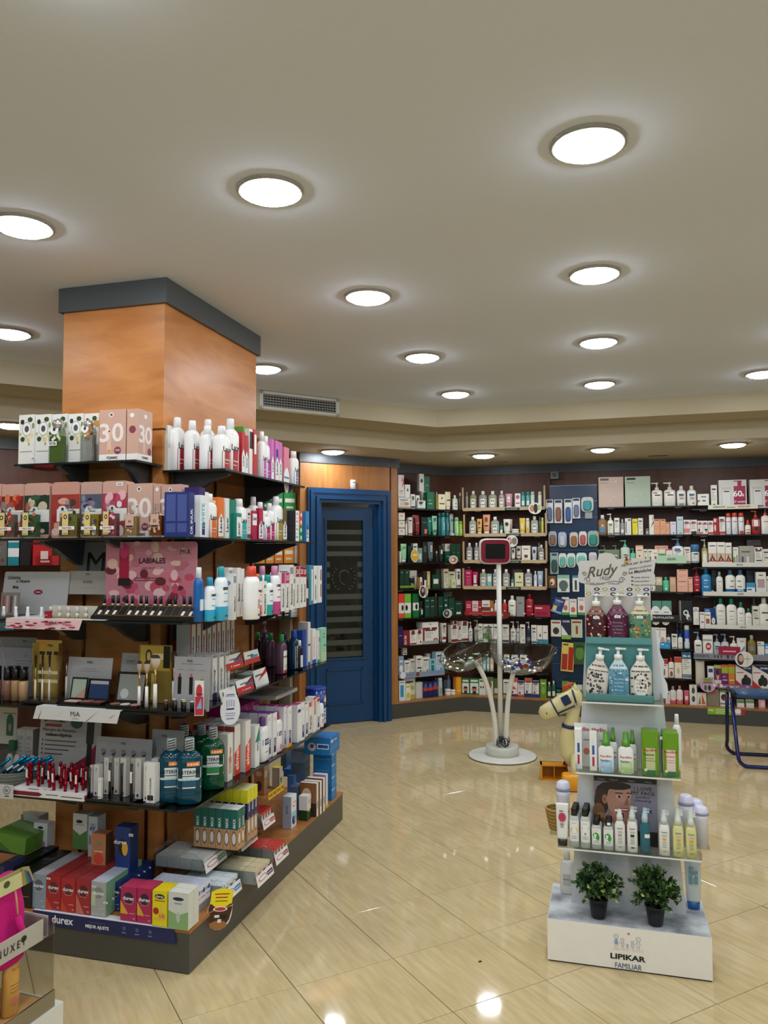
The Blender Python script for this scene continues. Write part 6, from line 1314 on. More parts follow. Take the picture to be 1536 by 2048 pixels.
for a in ((85,1080,565,'0a5c74','1c5a78','teal mouthwash bottle, left of the two front ones'),(232,1092,565,'0a5c74','1c5a78','teal mouthwash bottle at the rounded shelf corner'),(425,972,475,'0c6a44','2a8a50','green mouthwash bottle right of the two teal ones'),(330,880,455,'0c6a44','2a8a50','green mouthwash bottle half hidden behind',False),(190,930,455,'0a5048','1c5a58','dark green mouthwash bottle in the second row',False),(60,830,405,'0a4048','1c5a58','dark bottle at the back left of the mouthwash',False),(170,800,415,'0a4048','1c5a58','dark bottle at the back of the mouthwash',False)):mouth(*a)
def egg(P,ang,h,w,desc,pr,tilt=0,T2=None):
    r=empty('hanging_tag',P,ang,desc,'tag');m=MB();pts=[]
    for k in range(28):
        t=2*pi*k/28;y_=-cos(t);pts.append((w/2*sin(t)*(1-.18*y_),h/2*y_))
    m.prism(pts,0,.0012,'eceef4','paper',T=Matrix(((1,0,0,0),(0,0,1,-.0012),(0,1,0,0),(0,0,0,1))));prints(m,w,h,pr.split(),z0=-h/2,T=Matrix.Translation((0,-.0015,0)));m.build('tag_card',r);r.rotation_euler=(0,radians(tilt),ang)
    MB().box(-.006,-.001,h*.45,.006,.012,h*.56,'dfe4e8','acrylic').build('tag_clip',r)
Pe=RF.hit(454,1417,-.36);egg(RF.p(Pe[0]+.03,-.36,Pe[1]),TH-radians(50),.15,.085,'white egg-shaped tag with tooth drawings hanging from the fourth shelf','r:.3,.84,.7,.87,5a6a98 r:.25,.8,.75,.82,8a9ac0 r:.3,.5,.36,.7,a8b0cc r:.42,.52,.48,.72,a8b0cc r:.54,.52,.6,.72,a8b0cc r:.66,.5,.72,.7,a8b0cc r:.3,.43,.7,.47,223 r:.25,.32,.75,.34,8a9ac0 r:.25,.26,.75,.28,8a9ac0 r:.3,.16,.7,.2,8a9ac0')
Pe=RF.hit(438,1825,-.385);egg(RF.p(Pe[0],-.39,Pe[1]+.015),TH-radians(50),.165,.10,'brown and yellow egg-shaped tag on the dark plinth','e:.5,.5,.49,.5,4a2414 r:.05,.62,.95,.93,f4e020 e:.5,.9,.4,.09,f4e020 t:.08,.64,.92,.64,.5,.45,f4e020 e:.5,.12,.36,.11,a87040 r:.2,.84,.8,.87,b03a28 r:.25,.76,.75,.79,b03a28 r:.25,.68,.75,.7,5a4a20 e:.5,.5,.3,.06,f4f0ec e:.5,.5,.24,.045,c03040 t:.0,.4,.4,.5,.0,.42,f0c080 t:1,.6,.6,.5,1,.58,f0c080 r:.3,.3,.5,.36,f0f0f0 r:.55,.26,.8,.36,1a1210 r:.45,.18,.6,.26,f0f0f0',8)
T6_='on plinth'
GRN='r:0,0,1,.35,1a5a30'
rowR(.166,CJ,'on right side of plinth','''
1145 y1070 930 b a8bcd0 .05 .05 v | white and lilac carton behind
1190 y1222 1025 b ecebe6 .055 .05 s=d8d8d4 r:0,0,1,.42,1a4a24 t:.1,.42,.9,.42,.5,.3,e0d838 e:.5,.75,.35,.1,d8c8c8 >r:0,0,1,.42,163c20 | white and dark green carton
1172 y1170 990 b d8dcd0 .05 .05 t=d0d060 r:0,0,1,.5,1a5a30 | white and green carton behind it
1265 y1190 920 b ecebe6 .03 .1 s=3a2a1c >r:0,.4,1,1,8a5a34 >e:.4,.6,.3,.25,d8c0a0 x:balm,.7,.2,.5,1a1a2a,90 | tall white carton with brown side
1292 y1172 905 b ecebe6 .03 .1 s=8a5a34 x:balm,.7,.2,.5,1a1a2a,90 | second tall white carton
1318 y1150 880 b ecebe6 .03 .1 s=8a5a34 x:balm,.7,.2,.5,1a1a2a,90 | third tall white carton
1340 y1118 850 b e8e0ea .035 .08 s=b090b0 r:0,0,1,.1,d8d030 | slim lilac carton
1060 y1290 1030 b e8eef2 .075 .05 s=9aa0b4 e:.6,.72,.3,.09,c83040 e:.6,.72,.24,.06,f4f4f4 e:.5,.25,.35,.16,1c3c88 e:.75,.25,.2,.1,8ab8e0 r:0,.35,1,.5,a8d0e8 >x:EXTRA,.6,.6,.2,556,90 | blue and white denture carton with price flag
1080 y1090 860 b 4a88c8 .04 .04 s=4a7ab8 | small blue carton
1115 y1180 950 b 5a7090 .05 .05 | blue-grey carton behind
965 y960 795 b d8d8d0 .05 .05 s=c8ccc8 e:.5,.4,.3,.14,2a9a38 t=e0d838 | white carton with green disc
860 y960 730 b b8b8b8 .05 .05 s=a0a0a0 | grey carton with warning mark
840 y1010 790 b c89a68 .05 .07 s=b8946a r:.1,.6,.9,.85,e8d8c8 >e:.5,.75,.3,.1,e8dcd0 >e:.5,.3,.3,.2,5a3a58 | tall tan denture carton
1020 y820 625 b 3a5a78 .09 .04 s=3a5068 | dark blue packet behind
1155 y800 685 b c8c8ca .05 .07 s=b8b8bc r:.3,.4,.6,.8,1c2c60 >r:.3,.4,.5,.7,1c2c60 >r:.6,.4,.7,.7,1c2c60 | grey carton with navy squares
1100 y870 810 b 1f5a9c .2 .09 t=1f64a8 | wide blue carton lying low
''')
for k,(zz,c,w,d,nm) in enumerate(((0,'1c78b8',.10,.10,'lowest'),(.075,'1c7cc0',.10,.10,'second'),(.145,'1c78b8',.10,.10,'third'),(.215,'1c74b4',.10,.10,'fourth'),(.275,'1f78bc',.14,.2,'topmost'))):
    h=(.074,.069,.069,.059,.098)[k];o=product('b',d*.85,h,w*1.15,c,pr=['r:.1,.7,.3,.85,e8eef4','r:.4,.74,.7,.82,b8d8f0','r:.1,.35,.8,.4,4a9ad0'],side=c,sp=['e:.3,.45,.16,.25,b8c8d8','e:.3,.5,.08,.12,8a3a38','r:.5,.35,.95,.65,f0f4f8','r:.53,.4,.92,.6,1a5a9c'] if k==4 else ['r:.1,.3,.9,.4,3a90d0']);place(o,I(1.34-(.02 if k==4 else 0),-.352-(.012 if k==4 else 0),.166+zz),TH);tag(o,f'blue carton, {nm} of the stack at the far plinth end','box','stacked blue cartons')
o=product('b',.08,.085,.09,'7a98b0',side='7a94ac',pr=['g'],sp=['r:.2,.8,.8,.85,2a4a68']);place(o,I(1.30,-.2,.38),TH);tag(o,'grey-blue carton behind the tall blue stack','box');o=product('b',.08,.213,.09,'5a7088',pr=['g']);place(o,I(1.30,-.2,.166),TH);tag(o,'slate carton under the grey-blue one behind the stack','box')
BN[0]='denture_carton'
MX='x:MAX,.72,.66,.4,f0f4f4,90 r:0,0,1,.5,c89a6c e:.5,.28,.38,.2,8a6a58 e:.5,.28,.26,.14,e8e0d8'
def block(x,yb,na,nb,w,d,h,col,top,pr,desc,z=.166,org=CJ,side=None,alt=None,da=0,ang=None):
    ox,oy,sc=org;P=at(ox+x/sc,oy+yb/sc,z);ang=TH if ang is None else ang;e=Vector((cos(ang),sin(ang),0));n=Vector((-sin(ang),cos(ang),0));first={}
    for i in range(na):
        for j in range(nb):
            kk=1 if alt and i==0 and 0 else 0
            if 'o' not in first:first['o']=product('b',w*.96,h,d*.96,col,pr=pr.split(),side=side,top=top,sp=pr.split() if ang==TH else ());o=first['o']
            else:o=first['o'].copy();COL.objects.link(o)
            place(o,P+e*(w*(i+.5))+n*(d*j)+Vector((0,0,.0006)),ang);tag(o,f'{desc}, {ORD[i]} from left, {ORD[j]} from front','box',desc)
def fblock(a,b0,n,rows,w,d,z,h,col,top,pr,desc):
    f=None
    for j in range(rows):
        for i in range(n):
            if f is None:f=o=product('b',w*.96,h,d*.96,col,pr=pr.split(),side=col,top=top,sp=pr.split())
            else:o=f.copy();COL.objects.link(o)
            place(o,FF.p(-b0+(i+.5)*w,a+j*d,z),FF.ang);tag(o,f'{desc}, {ORD[i]} from left, {ORD[j]} from front','box',desc)
fblock(.05,-.146,6,2,.0355,.036,.321,.172,'1a6a60','e4e4e2',MX,'teal and tan upright denture carton')
fblock(.16,-.17,5,3,.0365,.036,.321,.225,'2a2460','e8e0a0',MX.replace('r:0,0,1,.5','r:0,.74,1,1,e0d820 r:0,0,1,.42'),'violet upright carton with yellow band')
ri=empty('display_riser',I(.16,-.26,.166),TH,'clear plastic riser under the teal and violet denture cartons','riser')
for q_ in ((-.12,-.11,.15,.13,.12,.154),(-.12,-.11,0,-.115,.12,.15),(.125,-.11,0,.13,.12,.15)):MB().box(*q_,'fff','acrylic').build('riser_panel',ri)
CRG='e:.35,.55,.3,.3,e8e4e0 e:.35,.55,.26,.24,b83040 e:.35,.55,.22,.18,f4f0ee r:.62,.3,.96,.7,%s r:.66,.45,.92,.52,f0f0f0'
CT=CRG % '2a7a70'
def lowdisp(x,y,z,w,h,d,desc,fc,n,c,tp,rows=4,ch=.05,org=CK):
    ox,oy,sc=org;P=at(ox+x/sc,oy+y/sc,z);r=disp(P,w,h,d,desc,CRG % fc,cartons=n,cc=c,rows=rows,cpr=CRG % tp,ch=ch,hx=.045,tag_='clear denture trays')
    if z>.2:
        m=MB().box(-w/2,.004,-(z-.166)+.0,-w/2+.003,d,0,'fff','acrylic').box(w/2-.003,.004,-(z-.166),w/2,d,0,'fff','acrylic');m.build('tray_legs',r)
lowdisp(735,690,.166,.16,.09,.22,'clear tray with teal and white cartons nearest the corner','4a8ac8',3,'dfe8ec','2a7a80',4,.06)
lowdisp(600,440,.262,.19,.075,.24,'upper clear tray with white cartons and teal front','2a8a80',6,'e0e0de','2a8a80',4,.045)
lowdisp(1000,560,.166,.17,.085,.2,'clear tray with gold and violet cartons','5a2a58',3,'d8c8a0','8a2a68',3,.055)
lowdisp(1135,395,.166,.15,.085,.2,'clear tray with red and white cartons farther along','8a3a38',4,'c83a30','1a6a50',3,.06)
lowdisp(870,275,.262,.17,.06,.2,'upper clear tray with brown front in the middle','c03060',0,'fff','fff')
lowdisp(1030,120,.262,.14,.06,.2,'upper clear tray with red cartons at the far side','b83030',4,'c8382e','1a6a50',3,.07)
for k in range(4):
    P=I(.6+k*.06,-.30,.33+.0);r=empty('price_flag',I(.60+k*.05,-.27,.372),TH,f'yellow price flag reading 3,45€, {ORD[k]} from the left','price flag','yellow price flags')
    m=MB().box(-.022,0,0,.022,.001,.035,'f0d820','paper');text(m,'3,45€',0,.01,.018,'b02818',.038,0,.03,0,-.001);m.build('flag_card',r);MB().tube([(0,.001,-.13),(0,.001,.002)],.001,'ccc','acrylic',5).build('flag_stem',r)
nv=I(-.20,-.345,.166);block(165*0+445,860,3,8,.042,.028,.10,'e9edf4','c4ccdc','x:NOVAFIX,.5,.7,.14,223a80 r:.1,.5,.9,.54,c05a38 e:.7,.75,.2,.1,2a5ac0 r:0,0,1,.3,888','white flat-topped NOVA carton'.replace('NOVA','blue-lettered'),org=CK)
DX= lambda c2,n=0:f'x:durex,.5,.62,.11,f6f4f4 r:.2,.56,.8,.575,e8d8d8 e:.5,.68,.32,.17,{c2} x:durex,.5,.62,.11,f6f4f4 r:.25,.5,.75,.51,d8c0c0 r:.55,.22,.9,.235,e0c8c8 x:12,.85,.06,.05,e8d8d8'
BN[0]='condom_carton'
def front_col(x0,x1,yb,yt,col,top,pr,desc,rows=5,z=.168,org=CL,side=None,d=.042,a0=None):
    ox,oy,sc=org;X0,X1=ox+x0/sc,ox+x1/sc;P=at((X0+X1)/2,oy+yb/sc,z);a=(P-C0).dot(U1) if a0 is None else a0;ua=FF.hit(X0,1800,a)[0];ub=FF.hit(X1,1800,a)[0];h=FF.hit((X0+X1)/2,oy+yt/sc,a)[1]-z;w=ub-ua;f=None
    for j in range(rows):
        if f is None:f=o=product('b',w*.98,h,d*.97,col,pr=pr.split(),side=side or col,top=top)
        else:o=f.copy();COL.objects.link(o)
        place(o,FF.p((ua+ub)/2,a+d*j,z+.0006),FF.ang);tag(o,f'{desc}, {["front", "second", "third", "fourth", "fifth", "sixth", "last"][j]} of its row on the plinth','box',desc)
front_col(-40,30,640,235,'2c2e50','20203a','e:.5,.5,.3,.2,e84868 '+DX('38304a'),'dark violet carton at the picture edge',3)
front_col(36,160,590,245,'14140f','0e0e0c','e:.5,.83,.42,.09,d8c050 x:durex,.5,.79,.09,14140f r:.2,.3,.8,.32,888','black carton with yellow oval mark',6)
front_col(166,280,612,290,'14140f','0e0e0c','e:.5,.83,.42,.09,d8c050 x:durex,.5,.79,.09,14140f r:.2,.3,.8,.32,888','second black carton with yellow oval mark',6)
front_col(283,412,618,312,'8a98a8','a8a4a8',DX('5a6070')+' p:.7,.92','silver blue carton',6)
front_col(415,546,632,330,'a8242c','9a2a30',DX('6a2028')+' t:0,0,.5,0,0,.4,c8402c','red carton, leftmost of three,',6)
front_col(549,680,652,350,'b0262c','9a2a30',DX('6a2028')+' t:0,0,.5,0,0,.4,c8402c','red carton, middle of three,',6)
front_col(684,818,672,365,'a02832','9a3034',DX('5a1c24')+' p:.75,.86 t:0,0,.6,0,0,.6,c86a60','red carton, rightmost of three,',6)
front_col(822,958,690,380,'a8acaa','c0c8d8',DX('8a8e8c')+' p:.5,.42 r:.0,.3,.3,.7,b8c8b0','shiny silver carton',6,side='7aa880')
front_col(1000,1085,670,385,'1c3474','1a3068',DX('14204a')+' p:.6,.85','navy blue carton',6,a0=-.29)
front_col(1088,1235,732,428,'b02858','c03a60',DX('3a2040')+' t:0,.2,.5,.2,0,.6,e0a838','magenta carton, left one,',2)
front_col(1239,1372,752,440,'b02858','c03a60',DX('3a2040')+' t:0,.2,.5,.2,0,.6,e0a838','magenta carton, right one,',2)
front_col(1376,1512,780,462,'e8d818','e8d020','e:.5,.84,.34,.07,14204a x:durex,.5,.81,.07,f4f4f4 r:.15,.7,.85,.74,c07830 e:.25,.42,.2,.1,b02830 e:.65,.28,.22,.1,d88a50 r:.55,.3,.65,.6,e8c060 e:.5,.2,.4,.04,e8b850','yellow carton with heart and banana print',2)
front_col(228,392,968,668,'d4d8d0','d8d8cc','e:.5,.82,.28,.05,24304a x:naturals,.5,.68,.05,777 r:0,0,1,.38,8ab078 t:0,.38,.5,.38,0,.5,8ab078 t:.5,.38,1,.38,1,.5,8ab078 e:.5,.32,.1,.14,b8c8b8','white and green carton at the plinth corner',2,org=CK,side='dcdcd6')
row(FF,.272,CM,'above the box rows','boxes standing on the plinth boxes','''
0 150 1275 b 2a2c3c d=.05 e:.45,.3,.3,.2,d04860 x:durex,.3,.52,.1,f0f0f0 p:.55,.84 r:.3,.15,.8,.18,99a | dark carton with pink disc
305 430 1205 b dfe2e4 d=.045 e:.5,.87,.2,.04,1c2c5a e:.4,.36,.2,.08,a8b8d8 e:.65,.4,.2,.1,c070b0 r:.3,.7,.7,.72,99a | white carton with pink and blue swirl
660 790 1120 b d8d8d0 b=1440 d=.05 e:.45,.78,.24,.05,1c2c5a r:.2,.68,.8,.7,888 r:0,0,1,.4,5a8a4a t:0,.4,.5,.4,0,.55,5a8a4a t:.5,.4,1,.4,1,.55,5a8a4a | white and green carton
800 882 1145 b c8d4e0 d=.06 x:KY,.5,.7,.08,1c2c5a t:.2,.85,.8,.85,.5,.6,9ab0c8 r:.1,.4,.3,.6,888 | pale blue KY-lettered carton
''',v0=-.13)
row(FF,.272,CM,'above the box rows','boxes standing on the plinth boxes','''
828 958 1300 b c08058 d=.05 e:.5,.62,.34,.17,6a8a80 e:.5,.6,.3,.14,b87858 e:.5,.35,.35,.15,d85040 r:.2,.52,.8,.55,e8c0b0 s=5a4030 | copper orange carton
1042 1180 1240 b 1c3a80 d=.06 s=182c60 e:.5,.58,.3,.18,2a1c18 e:.65,.55,.2,.15,e0b040 x:durex,.35,.64,.09,f4f4f4 p:.55,.85 r:.2,.08,.8,.1,c0d0e8 r:.3,.05,.5,.07,c0d0e8 | blue carton with yellow drop
''',v0=-.2)
BN[0]='makeup_carton'
# ================================================================ makeup displays on the front of the column
FV= lambda x,y,v:FF.hit(x,y,v)
def card(fr,x0,x1,y0,y1,org,v,col,desc,pr='',tilt=8,words=(),name='display_card',th=.003,cat='card',round_=0,z=None,wc='333'):
    ox,oy,sc=org;ua=fr.hit(ox+x0/sc,oy+y1/sc,v)[0];ub=fr.hit(ox+x1/sc,oy+y1/sc,v)[0];xm=ox+(x0+x1)/2/sc;zb=fr.hit(xm,oy+y1/sc,v)[1] if z is None else z;zt=fr.hit(xm,oy+y0/sc,v)[1]
    w,h=ub-ua,zt-zb;r=empty(name,fr.p((ua+ub)/2,v,zb+.0006),fr.ang,desc,cat);T=Matrix.Rotation(radians(-tilt),4,'X');m=MB();n=round_
    P=[(-w/2,0),(w/2,0),(w/2,h-n),(w/2-n*.3,h-n*.3),(w/2-n,h),(-w/2+n,h),(-w/2+n*.3,h-n*.3),(-w/2,h-n)] if n else [(-w/2,0),(w/2,0),(w/2,h),(-w/2,h)]
    m.prism(P,-th,0,col,'paper',T=T @ Matrix(((1,0,0,0),(0,0,-1,0),(0,1,0,0),(0,0,0,1))));prints(m,w,h,pr.split() if isinstance(pr,str) else pr,T=T);m.build('card_board',r)
    if words:
        q=MB()
        for s_ in words:
            s,u,vv,hh=s_[:4];sh=s_[4] if len(s_)>4 else 0;bo=s_[5] if len(s_)>5 else .0;c=s_[6] if len(s_)>6 else wc;wd=s_[7]*w if len(s_)>7 else None;rt=s_[8] if len(s_)>8 else 0
            text(q,s,(u-.5)*w,vv*h,hh*h,c,wd,rt,bo,sh,-.0034,T=T,res=2 if hh*h<.02 else 3)
        q.build('lettering',r)
    return r
Z3,Z4,Z5=1.3378,.9768,.6068
MAR='r:.1,.2,.11,.6,c8c4c4 t:.12,.9,.14,.9,.3,.5,bcb6b6 t:.7,.2,.72,.2,.9,.8,c4c0c0'
def pho(n,c,y0,y1):return ' '.join(f'e:{random.uniform(.03,.97):.2f},{random.uniform(y0,y1):.2f},{random.uniform(.03,.07):.3f},{random.uniform(.04,.09):.3f},{random.choice(c)}' for _ in range(n))
PK_=['c8506a','e898a8','9a2840','f0c0c4','6a2434','d87088']
card(FF,0,592,285,665,CN,-.12,'c8c6c6','grey display card with handwritten name and red lips drawing','e:.55,.52,.07,.06,9a1c38 e:.55,.52,.045,.012,d8d0d0 r:.2,.6,.24,.62,333',words=(('Cristina',.16,.82,.08,.3,.01,'1a1a1a'),('x Nuere',.3,.74,.08,.3,.01,'1a1a1a'),('MIA',.2,.6,.07,0,.01,'222')),round_=.008,z=Z3)
card(FF,605,965,280,520,CN,-.1,'b8b2a8','beige marble display card reading NUDES',MAR+' r:.3,.3,.7,.31,998 r:.35,.24,.65,.25,998',words=(('MIA',.48,.82,.09,0,0,'6a645c'),('NUDES',.5,.48,.11,0,0,'6a645c')),z=1.43)
card(FF,692,956,15,290,CN,-.04,'7c7c7c','dark grey card with a large black letter M','',words=(('M',.62,.12,.62,0,.0,'151515'),),round_=.01,z=1.50)
card(FF,952,1778,18,470,CN,-.215,'c88090','pink flower poster with lipstick reading LABIALES',pho(46,PK_,.02,.55)+' '+pho(22,['d8a0a8','c08088','e0b8a8','b86a78'],.6,.97)+' r:.155,.42,.265,.84,a81440 e:.21,.86,.054,.13,c8386a r:.16,.9,.2,1,c88090 r:.145,.3,.275,.42,181418 r:.32,.42,.62,.43,6a3040 r:.32,.38,.6,.39,6a3040',words=(('LABIALES',.52,.66,.085,0,.012,'1c1218'),('LOVELY, MOOD LUXURY',.52,.57,.025,0,0,'3a1c28'),('MIA',.88,.8,.08,0,.0,'3a2430')),round_=.012,z=Z3+.058,tilt=0)
m=empty('flower_shelf_mat',FF.p(FV(165,1238,-.345)[0]-.135,-.345,Z3+.0008),FF.ang,'white shelf mat with pink flower flap reading MiA','mat')
MB().box(-.24,0,0,.24,.2,.002,'ece8e8','paper').build('mat_top',m);f=MB();Tf=Matrix.Rotation(radians(8),4,'X');f.prism([(-.24,-.042),(.12,-.042),(.135,0),(-.24,0)],0,.001,'f0c8cc','paper',T=Matrix(((1,0,0,0),(0,0,1,-.002),(0,1,0,0),(0,0,0,1))))
prints(f,.36,.042,pho(40,PK_+['f8e0e0'],.05,.8).split(),z0=-.042,x0=-.06,T=Matrix.Translation((0,-.0025,0)));text(f,'MiA',0,-.022,.017,'443',None,0,0,0,-.0065,res=2);f.build('mat_flap',m)
m=empty('marble_shelf_mat',FF.p((FV(68,1412,-.34)[0]+FV(250,1412,-.34)[0])/2,-.345,Z4+.0008),FF.ang,'white marble-print mat hanging over the brush shelf reading MiA','mat')
MB().box(-.2,0,0,.2,.05,.002,'e4e2e0','paper').build('mat_top',m);f=MB();f.prism([(-.215,-.05),(.185,-.05),(.2,0),(-.2,0)],0,.001,'d8d6d6','paper',T=Matrix(((1,0,0,0),(0,0,1,-.002),(0,1,0,0),(0,0,0,1))))
for a in ((-.11,-.048,-.09,-.03,-.06,-.005),(-.19,-.05,-.186,-.05,-.17,-.005),(.04,-.048,.044,-.048,.1,-.002),(.15,-.03,.154,-.03,.18,-.01)):f.poly([(a[0],-.003,a[1]),(a[2],-.003,a[3]),(a[4],-.003,a[5])],'4a4848')
text(f,'MiA',-.01,-.03,.02,'222',None,0,0,0,-.004,res=2);text(f,'cosmetics',-.01,-.042,.006,'666',None,0,0,0,-.004,res=2);f.build('mat_flap',m)
ub_,_=FV(178,1230,-.33);ue_,_=FV(394,1235,-.33);LS=empty('lipstick_stand',FF.p((ub_+ue_)/2,-.325,Z3+.0008),FF.ang,'black sloping lipstick stand with gold edging','stand');w=ue_-ub_-.01
Tx=Matrix(((0,0,1,0),(1,0,0,0),(0,1,0,0),(0,0,0,1)));m=MB();m.prism([(0,0),(.1,0),(.1,.055),(.055,.055),(.008,.018),(0,.018)],-w/2,w/2,'15171a','plastic',T=Tx);m.build('stand_body',LS)
Ts=Matrix.Translation((0,.008,.018))@ Matrix.Rotation(atan2(.037,.047),4,'X');m=MB();n=13;L_=.058
for k in range(n+1):x=-w/2+.012+(w-.03)*k/n;m.box(x-.0012,0,0,x+.0012,L_,.003,'c8a860','metal',T=Ts)
m.box(-w/2+.01,-.001,0,w/2-.016,.002,.0035,'c8a860','metal',T=Ts);m.box(-w/2+.01,L_-.002,0,w/2-.016,L_+.001,.0035,'c8a860','metal',T=Ts);m.build('gold_trim',LS);m=MB().box(-w/2+.01,0,.0,w/2-.016,L_,.0012,'060606','paper',T=Ts);m.build('slot_bed',LS)
for k in range(n):
    if k in (3,9,10):continue
    x=-w/2+.012+(w-.03)*(k+.5)/n;MB().box(x-.0055,.004,.001,x+.0055,.028,.005,'e4d8d4','paper',T=Ts).build('shade_tile',LS)
for k in range(14):
    x=-w/2+.02+(w-.05)*k/13;o=empty('lipstick',FF.p((ub_+ue_)/2+x,-.325+.062+(k % 2)*.012,Z3+.0562),FF.ang,f'black lipstick tester with clear cap, {ORD[k]} from left on the sloping stand','lipstick','lipstick testers')
    MB().loft([(0,.0065,.0065),(.010,.0065,.0065)],'111','plastic',10).loft([(.003,.0067,.0067),(.009,.0067,.0067)],'e8e4e0','paper',10,caps=(0,0)).build('lipstick_base',o);MB().loft([(.010,.0068,.0068),(.042,.0064,.0064),(.0425,.005,.005)],'24262a','plastic',10).build('cap',o);o.rotation_euler=(0,radians(random.uniform(-3,3)),FF.ang)
ua,_=FV(88,1230,-.31);uc,_=FV(180,1230,-.31);tr_=empty('gold_tray',FF.p((ua+uc)/2,-.31,Z3+.003),FF.ang,'thin gold-edged tray with five pale lip tubes','tray');w=uc-ua;MB().box(-w/2,0,0,w/2,.05,.003,'c8a860','metal').build('tray_base',tr_);MB().box(-w/2,.05,0,w/2,.053,.05,'d8d0c0','paper').build('tray_back',tr_)
for k in range(5):
    o=empty('lip_gloss',FF.p(ua+w*(k+.6)/5.2,-.30,Z3+.0066),FF.ang,f'pale lip tube with frosted cap, {ORD[k]} from left on gold tray','lipstick','pale lip tubes');MB().loft([(0,.0075,.0075),(.02,.0075,.0075)],'d8cfc0','plastic',10).build('tube_body',o);MB().loft([(.02,.008,.008),(.044,.008,.008)],'c4c2bc','plastic',10).build('cap',o)
for k,x in enumerate((0,24,48,76)):
    u,_=FV(x+4,1230,-.3);o=empty('lip_gloss',FF.p(u,-.29,Z3+.003),FF.ang,f'white lip tube standing on the flower mat, {ORD[k]} from left','lipstick','white lip tubes on the flower mat');MB().loft([(0,.009,.007),(.012,.009,.007),(.03,.006,.006),(.045,.006,.006)],'e8e4e4','plastic',10).build('tube_body',o)
o=product('b',.022,.03,.018,'a01c30',pr=['r:.2,.4,.6,.5,e8c0c8']);place(o,FF.p(FV(97,1230,-.32)[0],-.33,Z3+.003),FF.ang);tag(o,'tiny dark red carton at the front of the gold tray','box')
mr=card(FF,0,165,475,665,CN,-.2,'8a8680','small white framed panel with lip gloss pictures','r:.03,.03,.97,.97,8c8884 r:.1,.1,.22,.85,a84a50 r:.3,.1,.42,.85,c8a8a0 r:.52,.1,.62,.85,7a3038 r:.72,.1,.84,.85,d0c8c4',z=Z3+.002,tilt=4)
card(FF,-80,300,880,1260,CN,-.12,'8a888a','grey marble display card at the back of the left shelf',MAR,words=(('MIA',.72,.86,.07,0,0,'222'),),z=Z4+.1)
card(FF,-80,305,975,1400,CN,-.16,'94929a','grey marble display card reading CC',MAR+' r:.45,.72,.9,.73,555 r:.5,.66,.85,.67,666',words=(('CC',.72,.82,.04,0,0,'222'),),z=Z4)
for k,(x0,x1,c,y0) in enumerate(((-50,-8,'8a5a44',1140),(2,75,'9a6e58',1145),(75,148,'b89068',1142),(145,222,'d0a880',1150))):
    u0,_=FV(x0/4.518,1390,-.27);u1,_=FV(x1/4.518,1390,-.27);h=FV(x0/4.518,1080+y0/4.518,-.27)[1]-Z4;w=(u1-u0)*.92;o=empty('foundation_bottle',FF.p((u0+u1)/2,-.27,Z4+.0008),FF.ang,f'foundation bottle with black cap, {("cut by the edge, brown", "medium brown", "beige", "light sand")[k]} shade','bottle','foundation bottles')
    MB().loft([(0,w/2,w/2),(h*.56,w/2,w/2),(h*.6,w*.4,w*.4)],c,'plastic',16,cy=w/2).build('bottle_body',o);MB().loft([(h*.6,w*.46,w*.46),(h,w*.44,w*.44)],'121214','plastic',16,cy=w/2).build('cap',o)
def brush_(u,v,z,h,r_,hair,dark,desc,gold='c8a060',fl=1.6,tilt=0):
    o=empty('makeup_brush',FF.p(u,v,z),FF.ang,desc,'brush','makeup brushes')
    MB().loft([(0,r_*.9,r_*.5),(h*.45,r_*.75,r_*.45)],'ece8e0','plastic',10,3).build('handle',o);MB().loft([(h*.45,r_*.4,r_*.35),(h*.72,r_*.55,r_*.4)],gold,'metal',10).build('ferrule',o)
    MB().loft([(h*.72,r_*.55,r_*.4),(h*.84,r_*fl*.9,r_*.8,hair),(h*.94,r_*fl,r_*.9,dark),(h,r_*fl*.5,r_*.4,dark)],hair,'cloth',12).build('bristles',o);o.rotation_euler=(0,radians(tilt),FF.ang)
gbx=MB();u0,_=FV(70,1385,-.2);u1,_=FV(122,1385,-.2);gb_=empty('brush_display',FF.p((u0+u1)/2,-.2,Z4+.012),FF.ang,'shiny gold display holding three thin makeup brushes','display');w=u1-u0;h_=FV(96,1280,-.2)[1]-Z4-.012
m=MB().box(-w/2,0,0,w/2,.004,h_,'c8b068','metal');m.box(-w/2,-.02,0,-w/2+.003,0,h_*.95,'c8b068','metal').box(w/2-.003,-.02,0,w/2,0,h_*.95,'b89a58','metal');prints(m,w,h_,['r:.2,.86,.38,.98,e09020','r:.15,.74,.35,.8,2a2010','r:.42,.74,.62,.8,2a2010','r:.7,.74,.9,.8,2a2010','r:.1,.4,.9,.46,e8dcb0','r:.1,.25,.9,.31,e8dcb0']);text(m,'MIA',.008,h_*.88,.012,'222',None,0,0,0,-.001,res=2);m.build('gold_case',gb_)
bs_= lambda x0,x1,dv=.12,hgt=.012,v=-.32,z=Z4,nm='black display base':(FV(x0,1400,v)[0],FV(x1,1400,v)[0])
def base(x0,x1,desc,v=-.325,d=.13,z=Z4,h=.011,y=1400):
    a,b=FV(x0,y,v)[0],FV(x1,y,v)[0];r=empty('pen_stand',FF.p((a+b)/2,v,z+.0008),FF.ang,desc,'base');MB().box(-(b-a)/2,0,0,(b-a)/2,d,h-.001,'16171a','plastic').build('base_block',r);return r
base(42,112,'black base block under the thin brushes',-.30);base(114,210,'black base block under the eyeshadow palettes',-.32);base(212,322,'black base block under the large brushes',-.33)
